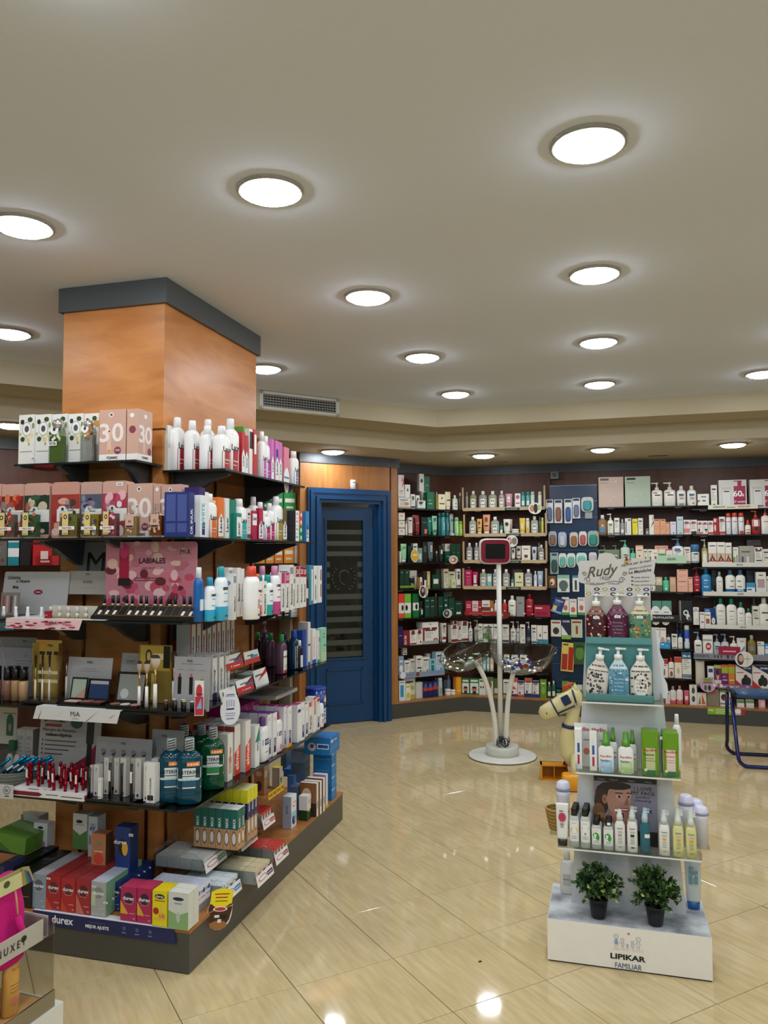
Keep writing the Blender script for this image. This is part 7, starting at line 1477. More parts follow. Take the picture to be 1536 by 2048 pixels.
for k,(x,y0) in enumerate(((67,1310),(81,1308),(95,1308),(112,1302))):
    u,_=FV(x,1385,-.28);brush_(u,-.27 if k<3 else -.215,Z4+.0125,FV(x,y0,-.27)[1]-Z4-.012,.0055,'3a2018','1c1210',f'thin white-handled eye brush, {ORD[k]} from left before gold display','c8c8c8',1.0)
card(FF,585,985,1065,1420,CN,-.2,'b0aeb0','grey marble card behind the open eyeshadow palettes',MAR+' r:.35,.72,.65,.73,777 r:.3,.66,.7,.67,777',words=(('MIA',.5,.85,.07,0,0,'333'),),z=Z4+.012)
card(FF,1075,1245,1025,1300,CN,-.16,'9c9a98','small grey marble card left of the large brushes',MAR+' r:.2,.7,.9,.72,777',z=Z4+.05,words=(('NUDES',.5,.75,.06,0,0,'555'),))
def palette(x0,x1,ytop,v,pans,desc,mirror='b0b8b4',lidc=None,org=(0,1080,4.518),y=1395):
    a,b=FV(x0/4.518,y,v)[0],FV(x1/4.518,y,v)[0];w=b-a;zt=FV(x0/4.518,1080+ytop/4.518,v+.06)[1];h=zt-Z4-.012;r=empty('eyeshadow_palette',FF.p((a+b)/2,v,Z4+.0125),FF.ang,desc,'palette','open makeup palettes')
    MB().box(-w/2,0,0,w/2,.06,.008,'131315','plastic').build('palette_base',r);T=Matrix.Translation((0,.062,.006))@ Matrix.Rotation(radians(-12),4,'X');m=MB().box(-w/2,-.004,0,w/2,0,h,'131315','plastic',T=T);m.build('palette_lid',r)
    q=MB();prints(q,w,h,['r:.08,.1,.92,.92,'+mirror]+([lidc] if lidc else []),T=T @ Matrix.Translation((0,-.0042,0)));q.build('mirror',r);n=len(pans)
    for k,c in enumerate(pans):MB().loft([(.008,w/n*.42,.022),(.0095,w/n*.42,.022)],c,'paper',14,2. if n>2 else 6,cx=-w/2+w*(k+.5)/n,cy=.03).build('pan',r)
palette(545,690,1250,-.32,['d8b8a8'],'open palette with mirror showing a pale pan','a8b8a8','t:.3,.1,.9,.1,.9,.55,c09080')
palette(700,905,1262,-.31,['b06a60','8a4a48'],'open palette with blue reflection in its mirror','1e3a68','r:.1,.75,.9,.9,b8b8c0')
palette(955,1232,1200,-.33,['9a6a50','dcd4c8','c88078'],'open palette with three round powder pans','8a8c88','e:.3,.3,.14,.16,c0c4c2')
gx=card(FF,1242,1540,950,1460,CN,-.2,'8a7430','gold display case behind the large makeup brushes','r:.05,.55,.95,.98,c0a040 e:.3,.8,.1,.12,2a2418 e:.3,.8,.06,.08,c8b060 r:.45,.75,.8,.85,e8d8a0 r:.75,.6,.95,.98,15120c r:.05,.05,.2,.5,d8bc60 r:.4,.05,.5,.5,e0c870',z=Z4+.012,tilt=2)
for k,(x,y0,r_,fl,hr,dk) in enumerate(((278,1322,.010,1.5,'b8a090','2a2420'),(293,1322,.011,1.6,'c0a898','2a2420'),(310,1310,.013,2.3,'d0b8a8','3a3430'),(331,1306,.011,1.6,'4a3020','2a1c14'))):
    u,_=FV(x,1405,-.3);brush_(u,-.3+(.06 if k==3 else 0),Z4+.0125,FV(x,y0,-.3)[1]-Z4-.012,r_*.8,hr,dk,f'large white-handled face brush, {ORD[k]} from left by gold display','c89a60',fl)
card(FF,1560,1885,1060,1500,CN,-.27,'a8a6aa','grey card picturing three black makeup pens','r:.2,.86,.8,.87,777 r:.12,.3,.22,.62,111 r:.14,.62,.2,.68,a03050 r:.44,.3,.54,.62,111 r:.46,.62,.52,.68,b06070 r:.74,.15,.84,.58,111 r:.76,.58,.82,.64,b0b040 r:.1,.75,.3,.76,888 r:.4,.75,.6,.76,888 r:.7,.75,.9,.76,888',words=(('MIA',.45,.9,.05,0,0,'222'),),z=Z4+.002,tilt=3)
base(318,396,'black base block holding the short makeup pens',-.335,.1)
for k,(x,y,c) in enumerate(((332,1438,'d88070'),(348,1432,'e8dcd0'),(366,1433,'e8dcd0'),(384,1434,'e8e4dc'),(350,1441,'5a4a50'),(368,1442,'b8c840'))):
    v_=-.32+.03*(k in (1,2));P=FF.p(FV(x,1430,v_)[0],v_);o=empty('makeup_pen',(P.x,P.y,Z4+.0112),FF.ang,f'short black makeup pen with {("coral", "cream", "second cream", "ivory", "dark plum", "lime green")[k]} top','pen','short makeup pens');MB().loft([(0,.0085,.0085),(.036,.0085,.0085)],'0e0e10','plastic',12).build('pen_body',o);MB().loft([(.036,.0082,.0082),(.039,.0078,.0078)],c,'plastic',12).build('pen_top',o)
P=FF.hit(405,1405,-.34);o=product('b',.035,.135,.003,'e8e4e2',pr=['r:.05,.02,.95,.55,c02838','e:.5,.7,.35,.2,c83040','x:Oraldine,.5,.58,.1,1a1a2a','t:.2,.2,.8,.2,.7,.5,7ab0d8']);place(o,FF.p(P[0]-.012,-.345,Z4+.001),FF.ang+radians(18));tag(o,'thin red and white product card standing at the shelf corner','card')
card(FF,330,885,225,740,CM,-.12,'b4b0ae','mascara display card with white bullet list and red tube picture','r:.08,.78,.36,.83,a03048 e:.6,.86,.1,.09,1e5a50 t:.3,.0,1,0,1,.5,7a1c38 t:.5,.0,1,.5,1,.62,8a2040 r:.79,.05,.87,.9,16161a r:.77,.55,.89,.9,24242a r:.1,.55,.62,.57,555 r:.1,.48,.6,.5,555 r:.1,.41,.5,.43,555 r:.1,.34,.4,.36,555 r:.05,.55,.07,.58,222 r:.05,.48,.07,.51,222 r:.05,.41,.07,.44,222 r:.05,.34,.07,.37,222',words=(('D',.1,.86,.07,0,.03,'222'),('PHARMA',.28,.855,.06,0,.005,'222'),('Máscara de Pestañas',.33,.71,.05,0,0,'222',.55),('telescópica',.32,.635,.05,0,.03,'111',.52)),z=Z5+.02,tilt=5)
u0,_=FV(24,1590,-.33);u1,_=FV(172,1590,-.33);ty=empty('mascara_tray',FF.p((u0+u1)/2,-.345,Z5+.0008),FF.ang,'white and crimson card tray holding upright red mascaras','tray');w=u1-u0
m=MB().box(-w/2,0,0,w/2,.15,.026,'e6e2e0','paper');prints(m,w,.026,['r:.02,.15,.4,.8,7a1c34','t:.4,.15,.4,.8,.45,.5,7a1c34','r:.5,.5,.66,.62,444','r:.7,.4,.98,.52,222']);T=Matrix.Translation((w/2,.075,0))@ Matrix.Rotation(pi/2,4,'Z');rect(m,-.07,.004,.07,.02,'7a1c34',-.0008,T=T);m.build('tray_body',ty)
q=MB();Tt=Matrix(((1,0,0,0),(0,1,0,0),(0,0,1,.0268),(0,0,0,1)))@ Matrix.Rotation(-pi/2,4,'X');text(q,'RD SELECT',-.05,.02,.012,'a03048',None,0,.02,0,0,T=Tt) if 0 else None
for x in (-.03,.0):q.box(x,.02,.0262,x+.012,.024,.0266,'222')
q.box(-.1,.012,.0262,-.05,.02,.0266,'7a3048');q.build('tray_print',ty)
k=0
for j in range(4):
    for i in range(6):
        if (j==0 and i in (0,1,2)) or k >= 20:continue
        o=empty('mascara_tube',FF.p((u0+u1)/2-w/2+.035+(w-.055)*(i+.15*(j % 2))/5.6,-.32+j*.032,Z5+.0272),FF.ang,f'red mascara tube, {ORD[i]} across and {ORD[j]} from the front of the tray','mascara','red mascara tubes');k += 1
        MB().loft([(0,.0068,.0068),(.045,.0068,.0068)],'9a1426','metal',10).build('tube_body',o);MB().loft([(.0455,.0066,.0066),(.088,.0066,.0066),(.09,.005,.005)],'b01c30','metal',10).build('cap',o)
        if (i+j)% 2:MB().box(-.004,-.0078,.035,.004,-.0066,.07,'ece8e4','paper').build('price_label',o)
        o.rotation_euler=(radians(random.uniform(-2,2)),radians(random.uniform(-3,3)),FF.ang)
card(FF,845,1352,440,880,CM,-.17,'a8a6a8','grey marble card with eyebrow drawings behind slim sticks',MAR+' '+' '.join(f'e:{.14+.18*k},.72,.05,.04,8a8688 t:{.1+.18*k},.66,{.19+.18*k},.7,{.15+.18*k},.6,444' for k in range(5)),words=(('MIA',.5,.86,.05,0,0,'444'),),z=Z5+.012,tilt=5)
card(FF,1352,1640,368,780,CM,-.13,'9a9a9c','grey card with eyeliner strokes behind the teal bottles','r:.12,.5,.14,.66,333 r:.36,.5,.38,.66,333 r:.6,.5,.62,.66,333 r:.2,.72,.8,.73,888',words=(('MIA',.4,.86,.05,0,0,'333'),),z=Z5+.03,tilt=5)
base(158,285,'black base block under the slim white and black sticks',-.335,.13,Z5,.011,1590);base(262,318,'black base block under the white boxed sticks',-.34,.1,Z5,.011,1600)
for k,(x0,x1,y0,y1,c,cp) in enumerate(((778,812,700,915,'141416',0),(808,836,680,900,'d0ccc6',0),(842,892,675,905,'d4d0ca',0),(885,912,800,912,'e8e6e2',1),(900,925,658,800,'141416',0),(935,978,610,895,'d0ccc4',0),(972,998,660,915,'141416',1),(1028,1072,615,890,'d0ccc4',0),(1078,1104,665,920,'101012',0),(1084,1136,615,900,'d4d0ca',0),(1168,1194,670,925,'141416',1),(1172,1212,620,880,'d0ccc4',0),(1218,1272,620,910,'d4d0ca',0),(1295,1345,655,975,'e0deda',0),(1320,1396,668,1000,'e8e6e2',2),(1365,1425,620,930,'d4d2d0',0),(1430,1470,612,900,'d4d2d0',0))):
    v=(-.325,-.28,-.30,-.33,-.27,-.27,-.325,-.26,-.33,-.28,-.335,-.24,-.29,-.31,-.325,-.27,-.24)[k];a,b=FV(x0/4.518,1585,v)[0],FV(x1/4.518,1585,v)[0];zb=Z5+.0125;h=FV(x0/4.518,1380+y0/4.518,v)[1]-zb
    if h<.03 or cp==1 and k==3:h=max(h,.05)
    if c in ('141416','101012'):
        o=empty('eyeliner_pen',FF.p((a+b)/2,v,zb),FF.ang,f'black slim makeup pen, {ORD[k]} item from left on the black base','pen','slim pens and cartons');MB().loft([(0,(b-a)/2*.9,.004),(h,(b-a)/2*.9,.004)],c,'plastic',10,cy=.005).build('pen_body',o)
        if cp:MB().box(-(b-a)*.4,-.0004,h*.5,(b-a)*.4,.0005,h*.8,'e0dcd8','paper').build('price_label',o)
    else:
        o=product('b',b-a,h,(b-a)*1.0,c,pr=['r:.3,.05,.6,.12,222','r:.4,.8,.6,.9,999'] if cp != 2 else ['r:.15,.07,.85,.2,1c1c20','x:SMOOTH_EYELINER,.6,.35,.2,555,90']);place(o,FF.p((a+b)/2,v,zb),FF.ang);tag(o,f'slim pale makeup carton, {ORD[k]} item from left on the black base','box','slim pens and cartons')
bk=at(22,1582,Z5);bs=empty('basket',(bk.x-.04,bk.y+.1,Z5+.001),0,'grey woven basket of bright blue mascaras at the left edge','basket');m=MB()
for k in range(9):
    z=k*.0075;r_=.1+.012*k/8;pts=[((r_*cos(2*pi*i/28)),(r_*.85*sin(2*pi*i/28)),z+.004) for i in range(29)];m.tube(pts,.0046,'8a8a80' if k % 2 else '74746c','cloth',6,False)
m.loft([(0,.095,.08),(.002,.095,.08)],'6a6a62','cloth',20);m.build('basket_weave',bs)
for k in range(9):
    o=empty('mascara_tube',(bs.location.x-.05+.018*k-.03*(k % 3==0),bs.location.y-.035+.012*(k % 4),Z5+.05+.006*(k % 3)),0,f'bright blue mascara tube, {ORD[k]} from left in the grey basket','mascara','blue mascaras in the basket');MB().loft([(0,.0075,.0075),(.05,.0075,.0075)],'1090c8','metal',10).build('tube_body',o);MB().loft([(.051,.0072,.0072),(.1,.0072,.0072),(.102,.005,.005)],'18a4dc','metal',10).build('cap',o);MB().box(-.004,-.0085,.02,.004,-.0072,.05,'e8ece8','paper').build('price_label',o);o.rotation_euler=(radians(-12),radians(48+6*(k % 3)),0)
for k,(x0,x1) in enumerate(((150,228),(230,298))):
    a,b=FV(x0/4.518,1475,-.1)[0],FV(x1/4.518,1475,-.1)[0];o=product('b',b-a,.21,.05,'b4b2ac',top='c0beb8',pr=['g:999,999'],side='8a8882');place(o,FF.p((a+b)/2,-.1,Z5+.001),FF.ang);tag(o,f'tall grey-white carton with fine print, {"left" if not k else "right"} one behind the basket','box','tall fine print cartons')
card(FF,-60,145,110,430,CM,-.03,'c8c8be','white and orange information card at the back of the left shelf','r:.0,.86,1,1,d08820 r:.4,.72,.95,.74,a05018 e:.7,.55,.16,.17,1a6a5c r:.55,.2,.86,.52,1a6a5c e:.7,.4,.06,.1,c08868',z=Z5+.12,tilt=2)
for k in range(5):
    P=FF.p(FV(20+k*15,1500,-.16)[0],-.16,Z5+.001);o=empty('cotton_jar',P,FF.ang,f'small frosted white pot, {ORD[k]} from left behind the basket','pot','frosted pots');MB().loft([(0,.02,.02),(.07,.021,.021),(.1,.014,.014),(.115,.008,.008)],'b8b8b0','plastic',14).build('pot_body',o)
o=product('b',.03,.045,.02,'0e5a40');place(o,FF.p(FV(25,1460,-.12)[0],-.125,Z5+.117),FF.ang);o.location.z=Z5+.117;tag(o,'small dark green carton above the frosted pots','box')
x=FV(10,1640,-.2);o=product('b',.17,.07,.16,'5a8a30',top='6a9a3c',pr=['t:0,0,.6,0,0,.8,3a6a28']);place(o,FF.p(FV(4,1640,-.28)[0],-.24,.33),FF.ang,(0,radians(6)));tag(o,'green glossy packet lying on top at the left edge','packet')
card(FF,-10,118,855,975,CM,-.36,'c8c6c2','white price card with a round emblem below the basket','e:.55,.6,.25,.3,6a6878 e:.55,.6,.2,.24,c8c6c2 r:.4,.15,.7,.22,222',words=(('90',.55,.5,.2,0,.01,'333'),),z=Z5-.012,tilt=0,th=.001,cat='card')
wb=empty('window_carton',FF.p(FV(62,1700,-.06)[0],-.07,.272),FF.ang,'white open-window carton showing a bristly brush and yellow sponge','box');m=MB();w,h,d=.10,.155,.06
for q in ((-w/2,0,-w/2+.014,h),(w/2-.012,0,w/2,h),(-w/2,0,w/2,.02),(-w/2,h-.03,w/2,h)):m.box(q[0],0,q[1],q[2],.001,q[3],'c8c6c0')
m.box(-w/2,0,0,-w/2+.001,d,h,'b8b6b0').box(w/2-.001,0,0,w/2,d,h,'b8b6b0').box(-w/2,d-.001,0,w/2,d,h,'5a5650').box(-w/2,0,h-.001,w/2,d,h,'c0beb8').box(-w/2+.01,0,h,w/2-.02,.002,h+.015,'c8c6c0');m.build('box_shell',wb)
MB().loft([(.0,.026,.018),(.03,.03,.02),(.06,.02,.016),(.085,.006,.006)],'c8c020','cloth',12,cx=.015,cy=.025).build('sponge',wb);m=MB()
for k in range(60):a=random.uniform(0,6.28);z=random.uniform(.03,.11);m.tube([(-.02,.035,z),(-.02+.022*cos(a),.035+.018*sin(a),z+random.uniform(-.01,.01))],.0012,'7a7258','cloth',4)
m.build('bristles',wb)
sp=empty('promo_strip',FF.p(FV(192,1850,-.362)[0]+.0,-.364,.163),FF.ang,'dark blue promotional strip with white lettering along the plinth front','strip');a,b=FV(66,1845,-.364)[0],FV(348,1870,-.364)[0];sp.location=FF.p((a+b)/2,-.364,.163);w=b-a;h=.052;m=MB()
m.prism([(-w/2,-h),(w/2+.012,-h),(w/2,.002),(-w/2,.002)],0,.0016,'1a2358','paper',T=Matrix(((1,0,0,0),(0,0,1,-.0016),(0,1,0,0),(0,0,0,1))));m.build('strip_board',sp)
q=MB();text(q,'durex',-w*.28,-.036,.03,'f4f4f8',None,0,.02,0,-.0024,res=3);text(q,'ENCUENTRA TU',-w*.03,-.018,.007,'5a64a0',None,0,0,0,-.0024,res=2);text(q,'MEJOR AJUSTE',-w*.03,-.036,.012,'f4f4f8',None,0,.03,0,-.0024,res=2)
for x in (.16,.25,.34):oval(q,x*w,-.02,.008,.008,'4a5490',-.002);text(q,'ajuste',x*w,-.038,.006,'c8cce8',None,0,0,0,-.0024)
q.build('strip_print',sp);MB().box(-w/2,0,.0015,w/2,.04,.003,'e8e8ec','paper').build('strip_shelf',sp)
# ================================================================ far left wall goods seen past the column
for (x0,x1,y0,y1,c,ds,pr) in ((66,104,1090,1102,'c02028','flat red carton on the wall shelf left of the column','r:.4,.3,.8,.7,e8d0d0'),(72,118,1115,1134,'c02830','wide red carton under it left of the column','r:.2,.3,.6,.5,e8b0b0'),(40,60,1085,1143,'18181a','dark framed panel reading ITA at far left','x:ITA,.5,.85,.1,d0d0d0'),(16,38,1085,1143,'1a8a98','teal and white carton at far left','r:0,.3,1,.6,f0f0f0 r:0,.9,1,1,f0f0f0'),(-12,14,1082,1143,'6a6a64','grey carton at the far left picture edge','g'),(68,88,1270,1284,'d08020','orange carton seen below the makeup mat',''),(92,110,1268,1282,'d87a20','second orange carton seen below the makeup mat',''),(0,32,1262,1276,'1a7a80','teal carton seen below the makeup mat','r:0,.3,1,.5,b03030')):
    v=.08;a,b=FD.hit(x0,1100,v)[0],FD.hit(x1,1100,v)[0];z0_=FD.hit(x0,y1,v)[1];h=FD.hit(x0,y0,v)[1]-z0_
    zs=max([z for z in (.6,1.035,1.53,2.0) if z<z0_+.12] or [z0_]);o=product('b',b-a,h+max(0,z0_-zs),.1,c,pr=pr.split());place(o,FD.p((a+b)/2,v,zs+.001),AD);tag(o,ds,'box')
for (x0,x1,y0,z,c,ds) in ((500,522,988,2.0,'c8c020','yellow-green carton above'),(524,545,975,2.0,'1a5a30','dark green carton'),(546,566,985,2.0,'2a8a50','green and white carton'),(567,592,985,2.0,'1c8a3c','bright green carton with yellow flash'),(510,530,1095,1.53,'e0a030','small orange carton'),(532,548,1093,1.53,'e89a40','orange carton'),(549,566,1093,1.53,'d8802a','deep orange carton'),(568,588,1090,1.53,'e8942a','tall orange and green carton'),(589,597,1090,1.53,'e8dcd0','slim white carton'),(512,534,1226,1.035,'d8b860','small sand-coloured carton'),(536,552,1224,1.035,'a8a8a0','small grey carton'),(554,566,1216,1.035,'2a2c30','black carton with white label'),(568,580,1216,1.035,'202024','second black carton'),(582,597,1214,1.035,'b8c8d0','pale blue-grey carton')):
    v=.06;a,b=FD.hit(x0,1100,v)[0],FD.hit(x1,1100,v)[0];h=abs(FD.hit(x0,y0,v)[1]-z);h=min(h,.26);o=product('b',(b-a)*.96,h,.1,c,pr=['r:.1,.5,.9,.7,f0ece0','r:.2,.2,.8,.3,e0d8c8']);place(o,FD.p((a+b)/2,v,z+.001),AD);tag(o,ds+' on the wall shelf between column and blue door','box','cartons left of the door')
# ================================================================ bowl stand with screen
BC=Vector((.935,6.363,0));st=empty('bowl_stand',BC,0,'white stand with red-framed screen and two clear bowls on curved stems','stand')
MB().loft([(0,.265,.265),(.004,.27,.27)],'1a1a18','plastic',48).build('base_rim',st);MB().loft([(.004,.268,.268),(.014,.268,.268),(.018,.262,.262)],'e8e8e0','plastic',48).build('base_plate',st)
MB().loft([(.018,.13,.13),(.085,.13,.13),(.09,.126,.126)],'d4d4ca','plastic',40).build('base_drum',st)
MB().tube([(-.012,0,.08),(-.012,0,1.55)],.02,'e4e4dc','plastic',14).build('pole',st)
def bez(p,n=14):
    out=[]
    for k in range(n+1):
        t=k/n;out.append(tuple((1-t)**3*p[0][i]+3*t*(1-t)**2*p[1][i]+3*t*t*(1-t)*p[2][i]+t**3*p[3][i] for i in range(3)))
    return out
MB().tube(bez([(-.05,-.03,.08),(-.055,-.03,.35),(-.10,-.03,.6),(-.215,-.04,.76)]),.019,'e4e4dc','plastic',12).build('stem',st)
MB().tube(bez([(.028,-.03,.08),(.03,-.03,.3),(.04,-.03,.5),(.092,-.05,.68)]),.02,'e4e4dc','plastic',12).build('stem',st)
sb=MB();Tm=Matrix.Translation((-.045,-.0,1.63))@ Matrix.Rotation(radians(3),4,'Z')@ Matrix.Rotation(pi/2,4,'X')
sb.loft([(-.012,.125,.10),(.0,.128,.104),(.03,.125,.101),(.036,.118,.094)],'d8d4d0','plastic',32,5.5,T=Tm);sb.build('screen_housing',st)
MB().loft([(.034,.117,.093),(.042,.115,.091)],'7a0826','plastic',32,5.5,T=Tm).build('screen_frame',st);MB().loft([(.042,.08,.06),(.0435,.08,.06)],'040404','cloth',32,14,T=Tm).build('screen',st)
def bowl(C,tilt,yaw,sx,sy,h,tx_=0):
    n=36;T=Matrix.Translation(C)@ Matrix.Rotation(yaw,4,'Z')@ Matrix.Rotation(tx_,4,'X')@ Matrix.Rotation(tilt,4,'Y');m=MB();prof=[(-h,.02),(-h*.98,.3),(-h*.88,.58),(-h*.65,.82),(-h*.33,.96),(0,1.0)]
    for dz in (0,.004):
        s0=len(m.v)
        for z,r_ in prof:
            for i in range(n):
                a=2*pi*i/n;R=r_*(1-dz*6);x=sx*R*cos(a);y_=sy*R*sin(a);zz=z+dz+(.045*cos(a)**3*sx/.25 if z>-h*.35 else .02*cos(a)**3 if z>-h*.65 else 0);x += .25*sx*max(0,cos(a))**8*r_
                m.v.append(tuple(T @ Vector((x,y_,zz))))
        for k in range(len(prof)-1):
            for i in range(n):j=(i+1)% n;a=s0+k*n;m.face([a+i,a+j,a+n+j,a+n+i],'fff','acrylic',True)
    m.build('bowl',st);s0=(len(prof)-1)*n;m2=MB().tube([m.v[s0+i] for i in range(n)]+[m.v[s0]],.006,'eef2f0','acrylic',8,False);m2.build('bowl_rim',st);return T
TBL=bowl(Vector((-.32,-.05,.885)),radians(-25),radians(4),.215,.18,.2,radians(4));TBR=bowl(Vector((.14,-.07,.86)),radians(10),radians(-4),.23,.19,.2,radians(24))
MB().loft([(-.165,.03,.03),(-.15,.045,.04)],'d8dcda','plastic',16,T=TBL).build('bowl_socket',st);MB().loft([(-.2,.03,.03),(-.18,.045,.04)],'d8dcda','plastic',16,T=TBR).build('bowl_socket',st)
cb=MB()
for j in range(5):
    a0=random.uniform(0,6);cb.tube([(.01+.035*cos(a0+t*.7)+.01*j*cos(j),-.06+.03*sin(a0+t*.7),.13+.035*sin(t*.9+j)) for t in range(9)],.0035,'111114','plastic',6)
cb.build('cable',st)
for k in range(11):
    a=k*.9;p=BC+TBL @ Vector((.11*cos(a)*(.3+.7*((k*37)% 10)/10)-.03,.09*sin(a),-.16+.014*(k % 4)))
    o=empty('sample_packet',p,a,f'{("pale", "green", "white")[k % 3]} sample packet, {ORD[k]} one lying in the left clear bowl','packet','packets in the left bowl');MB().box(-.03,-.014,0,.03,.014,.006,('ccd4cc','4a8a48','e0e4e2')[k % 3],'plastic').build('packet_film',o);MB().box(-.012,-.0145,.006,.018,.0145,.0064,'e8ece8','paper').build('packet_print',o);o.rotation_euler=(radians(10*(k % 3)),radians(-22+8*(k % 4)),a)
for k in range(10):
    a=2.2+k*.55;p=BC+TBR @ Vector((-.1+.022*k,-.07-.02*(k % 2),-.14+.02*(k % 3)+.01*abs(k-4)))
    o=empty('sample_tube',p,a*.2,f'white sample tube with blue cap, {ORD[k]} one in the right clear bowl','tube','tubes in the right bowl');MB().loft([(0,.012,.012),(.04,.014,.006),(.06,.015,.002)],'e4e4e8','plastic',10).build('tube_body',o);MB().loft([(-.014,.017,.017),(0,.017,.017)],'2a2c90' if k<6 else ('a03038' if k<8 else '2a2c90'),'plastic',12).build('cap',o);o.rotation_euler=(radians(75),radians(20*(k % 3)),a*.5)
# ================================================================ display pedestal on the right
SA=radians(-15.6);B0=at(1095.5,1921.5);SF=Frame(B0,SA);BW,BD=.607,.35
pd=empty('display_pedestal',SF.p(BW/2,0),SA,'white tiered pedestal with clear shelves and printed family logo','display stand');BX0=-BW/2
m=MB().box(BX0,0,.006,BX0+BW,BD,.163,'f0ede6','plastic',top='c8ccd0');m.build('stand_box',pd);MB().box(BX0+.004,.004,0,BX0+BW-.004,BD-.004,.006,'15100c','paper').build('plinth_foot',pd)
m=MB();n=0
mt=mat('clouded top','b8bec4',.25);nt=mt.node_tree;b=nt.nodes['Principled BSDF'];nz=nt.nodes.new('ShaderNodeTexNoise');nz.inputs['Scale'].default_value=7;nz.inputs['Detail'].default_value=6;rp=nt.nodes.new('ShaderNodeValToRGB');rp.color_ramp.elements[0].position=.35;rp.color_ramp.elements[0].color=(*lin('7e8288'),1);rp.color_ramp.elements[1].position=.6;rp.color_ramp.elements[1].color=(*lin('d4d8dc'),1);tcx=nt.nodes.new('ShaderNodeTexCoord');nt.links.new(tcx.outputs['Object'],nz.inputs['Vector']);nt.links.new(nz.outputs[0],rp.inputs[0]);nt.links.new(rp.outputs[0],b.inputs['Base Color']);M['cloud']=mt
MB().box(BX0+.004,.004,.163,BX0+BW-.004,BD-.004,.1645,'fff','cloud').build('printed_top',pd)
q=MB();xc=(SF.hit(1256,1920)[0]-BW/2);text(q,'LIPIKAR',xc,SF.hit(1256,1920)[1],.0195,'0c0c0e',.13,0,.035,0,-.0012,res=3);text(q,'FAMILIAR',xc+.001,SF.hit(1256,1938)[1],.021,'2a3a78',.098,0,.0,0,-.0012,res=3);text(q,'BEBÉS NIÑOS Y ADULTOS'[0:21],xc+.003,SF.hit(1256,1902)[1],.008,'e8c8c4',.11,0,0,0,-.0012,res=2)
zf=SF.hit(1256,1872)[1]
def stick(x,s,dress=False):
    c='5a78b0';H=.044*s;z=SF.hit(1256,1897)[1];d=-.0012
    def ln(x0,z0,x1,z1,t=.0009,cc='6a7aa8'):dx,dz=x1-x0,z1-z0;L_=sqrt(dx*dx+dz*dz) or 1;nx,nz=-dz/L_*t/2,dx/L_*t/2;q.poly([(x0+nx,d,z0+nz),(x1+nx,d,z1+nz),(x1-nx,d,z1-nz),(x0-nx,d,z0-nz)][::-1],cc)
    hz=z+H*.8
    for i in range(12):a0,a1=2*pi*i/12,2*pi*(i+1)/12;r_=H*.17;ln(x+r_*cos(a0),hz+r_*sin(a0),x+r_*cos(a1),hz+r_*sin(a1),.0009,'4a4a5a')
    q.poly([(x-H*.05,d,z+H*.62),(x+H*.05,d,z+H*.62),(x+H*.15,d,z+H*.22),(x-H*.15,d,z+H*.22)][::-1],'8aa0c8') if dress else [ln(x-H*.08,z+H*.6,x-H*.1,z+H*.22),ln(x+H*.08,z+H*.6,x+H*.1,z+H*.22),ln(x-H*.1,z+H*.22,x+H*.1,z+H*.22)]
    ln(x-H*.07,z+H*.22,x-H*.08,z,.0009,'4a4a5a');ln(x+H*.07,z+H*.22,x+H*.08,z,.0009,'4a4a5a');ln(x-H*.06,z+H*.55,x-H*.26,z+H*.35);ln(x+H*.06,z+H*.55,x+H*.26,z+H*.35)
    ln(x-H*.06,hz-H*.03,x+H*.06,hz-H*.03,.0007,'333');oval(q,x-H*.05,hz+H*.03,.0006,.0006,'222',-.0014,seg=6);oval(q,x+H*.05,hz+H*.03,.0006,.0006,'222',-.0014,seg=6)
for x,s,dr_ in ((-.042,1.15,1),(-.019,.85,0),(-.001,.38,0),(.018,.72,0),(.039,1.1,0)):stick(xc+x,s,dr_)
oval(q,xc+.004-.0022,SF.hit(1256,1867)[1],.003,.003,'d87888',-.0012);oval(q,xc+.004+.0022,SF.hit(1256,1867)[1],.003,.003,'d87888',-.0012);zz_=SF.hit(1256,1867)[1];q.poly([(xc-.001,-.0012,zz_-.001),(xc+.004,-.0012,zz_-.007),(xc+.009,-.0012,zz_-.001)],'d87888');q.build('printed_logo',pd)
PV_=.17;HL= lambda z:(.098+(z-.33)*.0685,.52-(z-.33)*.083)
m=MB();l0,r0=HL(.1645);l1,r1=HL(1.30);m.prism([(l0-BW/2,.1645),(r0-BW/2,.1645),(r1-BW/2,1.30),(l1-BW/2,1.30)],0,.02,'d0d2d4','plastic',T=Matrix(((1,0,0,0),(0,0,1,PV_),(0,1,0,0),(0,0,0,1))));m.build('back_panel',pd)
SH=((.425,.043,.585,.05),(.728,.117,.515,.05),(1.008,.146,.456,.06))
for k,(z,a,b_,v) in enumerate(SH):
    a -= BW/2;b_ -= BW/2;m=MB().box(a,v,z-.006,b_,PV_,z,'fff','acrylic').box(a,PV_+.02,z-.006,b_,.34,z,'fff','acrylic');m.box(a,v,z,b_,v+.003,z+.028,'fff','acrylic').box(a,v,z,a+.003,PV_,z+.028,'fff','acrylic').box(b_-.003,v,z,b_,PV_,z+.028,'fff','acrylic');m.build('clear_shelf',pd)
    MB().box(a,v-.0008,z-.006,b_,v,z+.0,'e4e8e4','plastic').build('shelf_edge',pd)
m=MB()
pts=[(r1-BW/2+.002,1.28)]+[(r1-BW/2+.012+.02*(1-t/9)*0+.006*sin(t*1.9)+.035*t/9,1.28-.27*t/9) for t in range(10)]+[(r1-BW/2+.002,1.01)]
m.prism(pts[::-1],0,.004,'e0e4e6','paper',T=Matrix(((1,0,0,0),(0,0,1,.2),(0,1,0,0),(0,0,0,1))));m.build('side_wing',pd)
CO=(1060,1080,4.8)
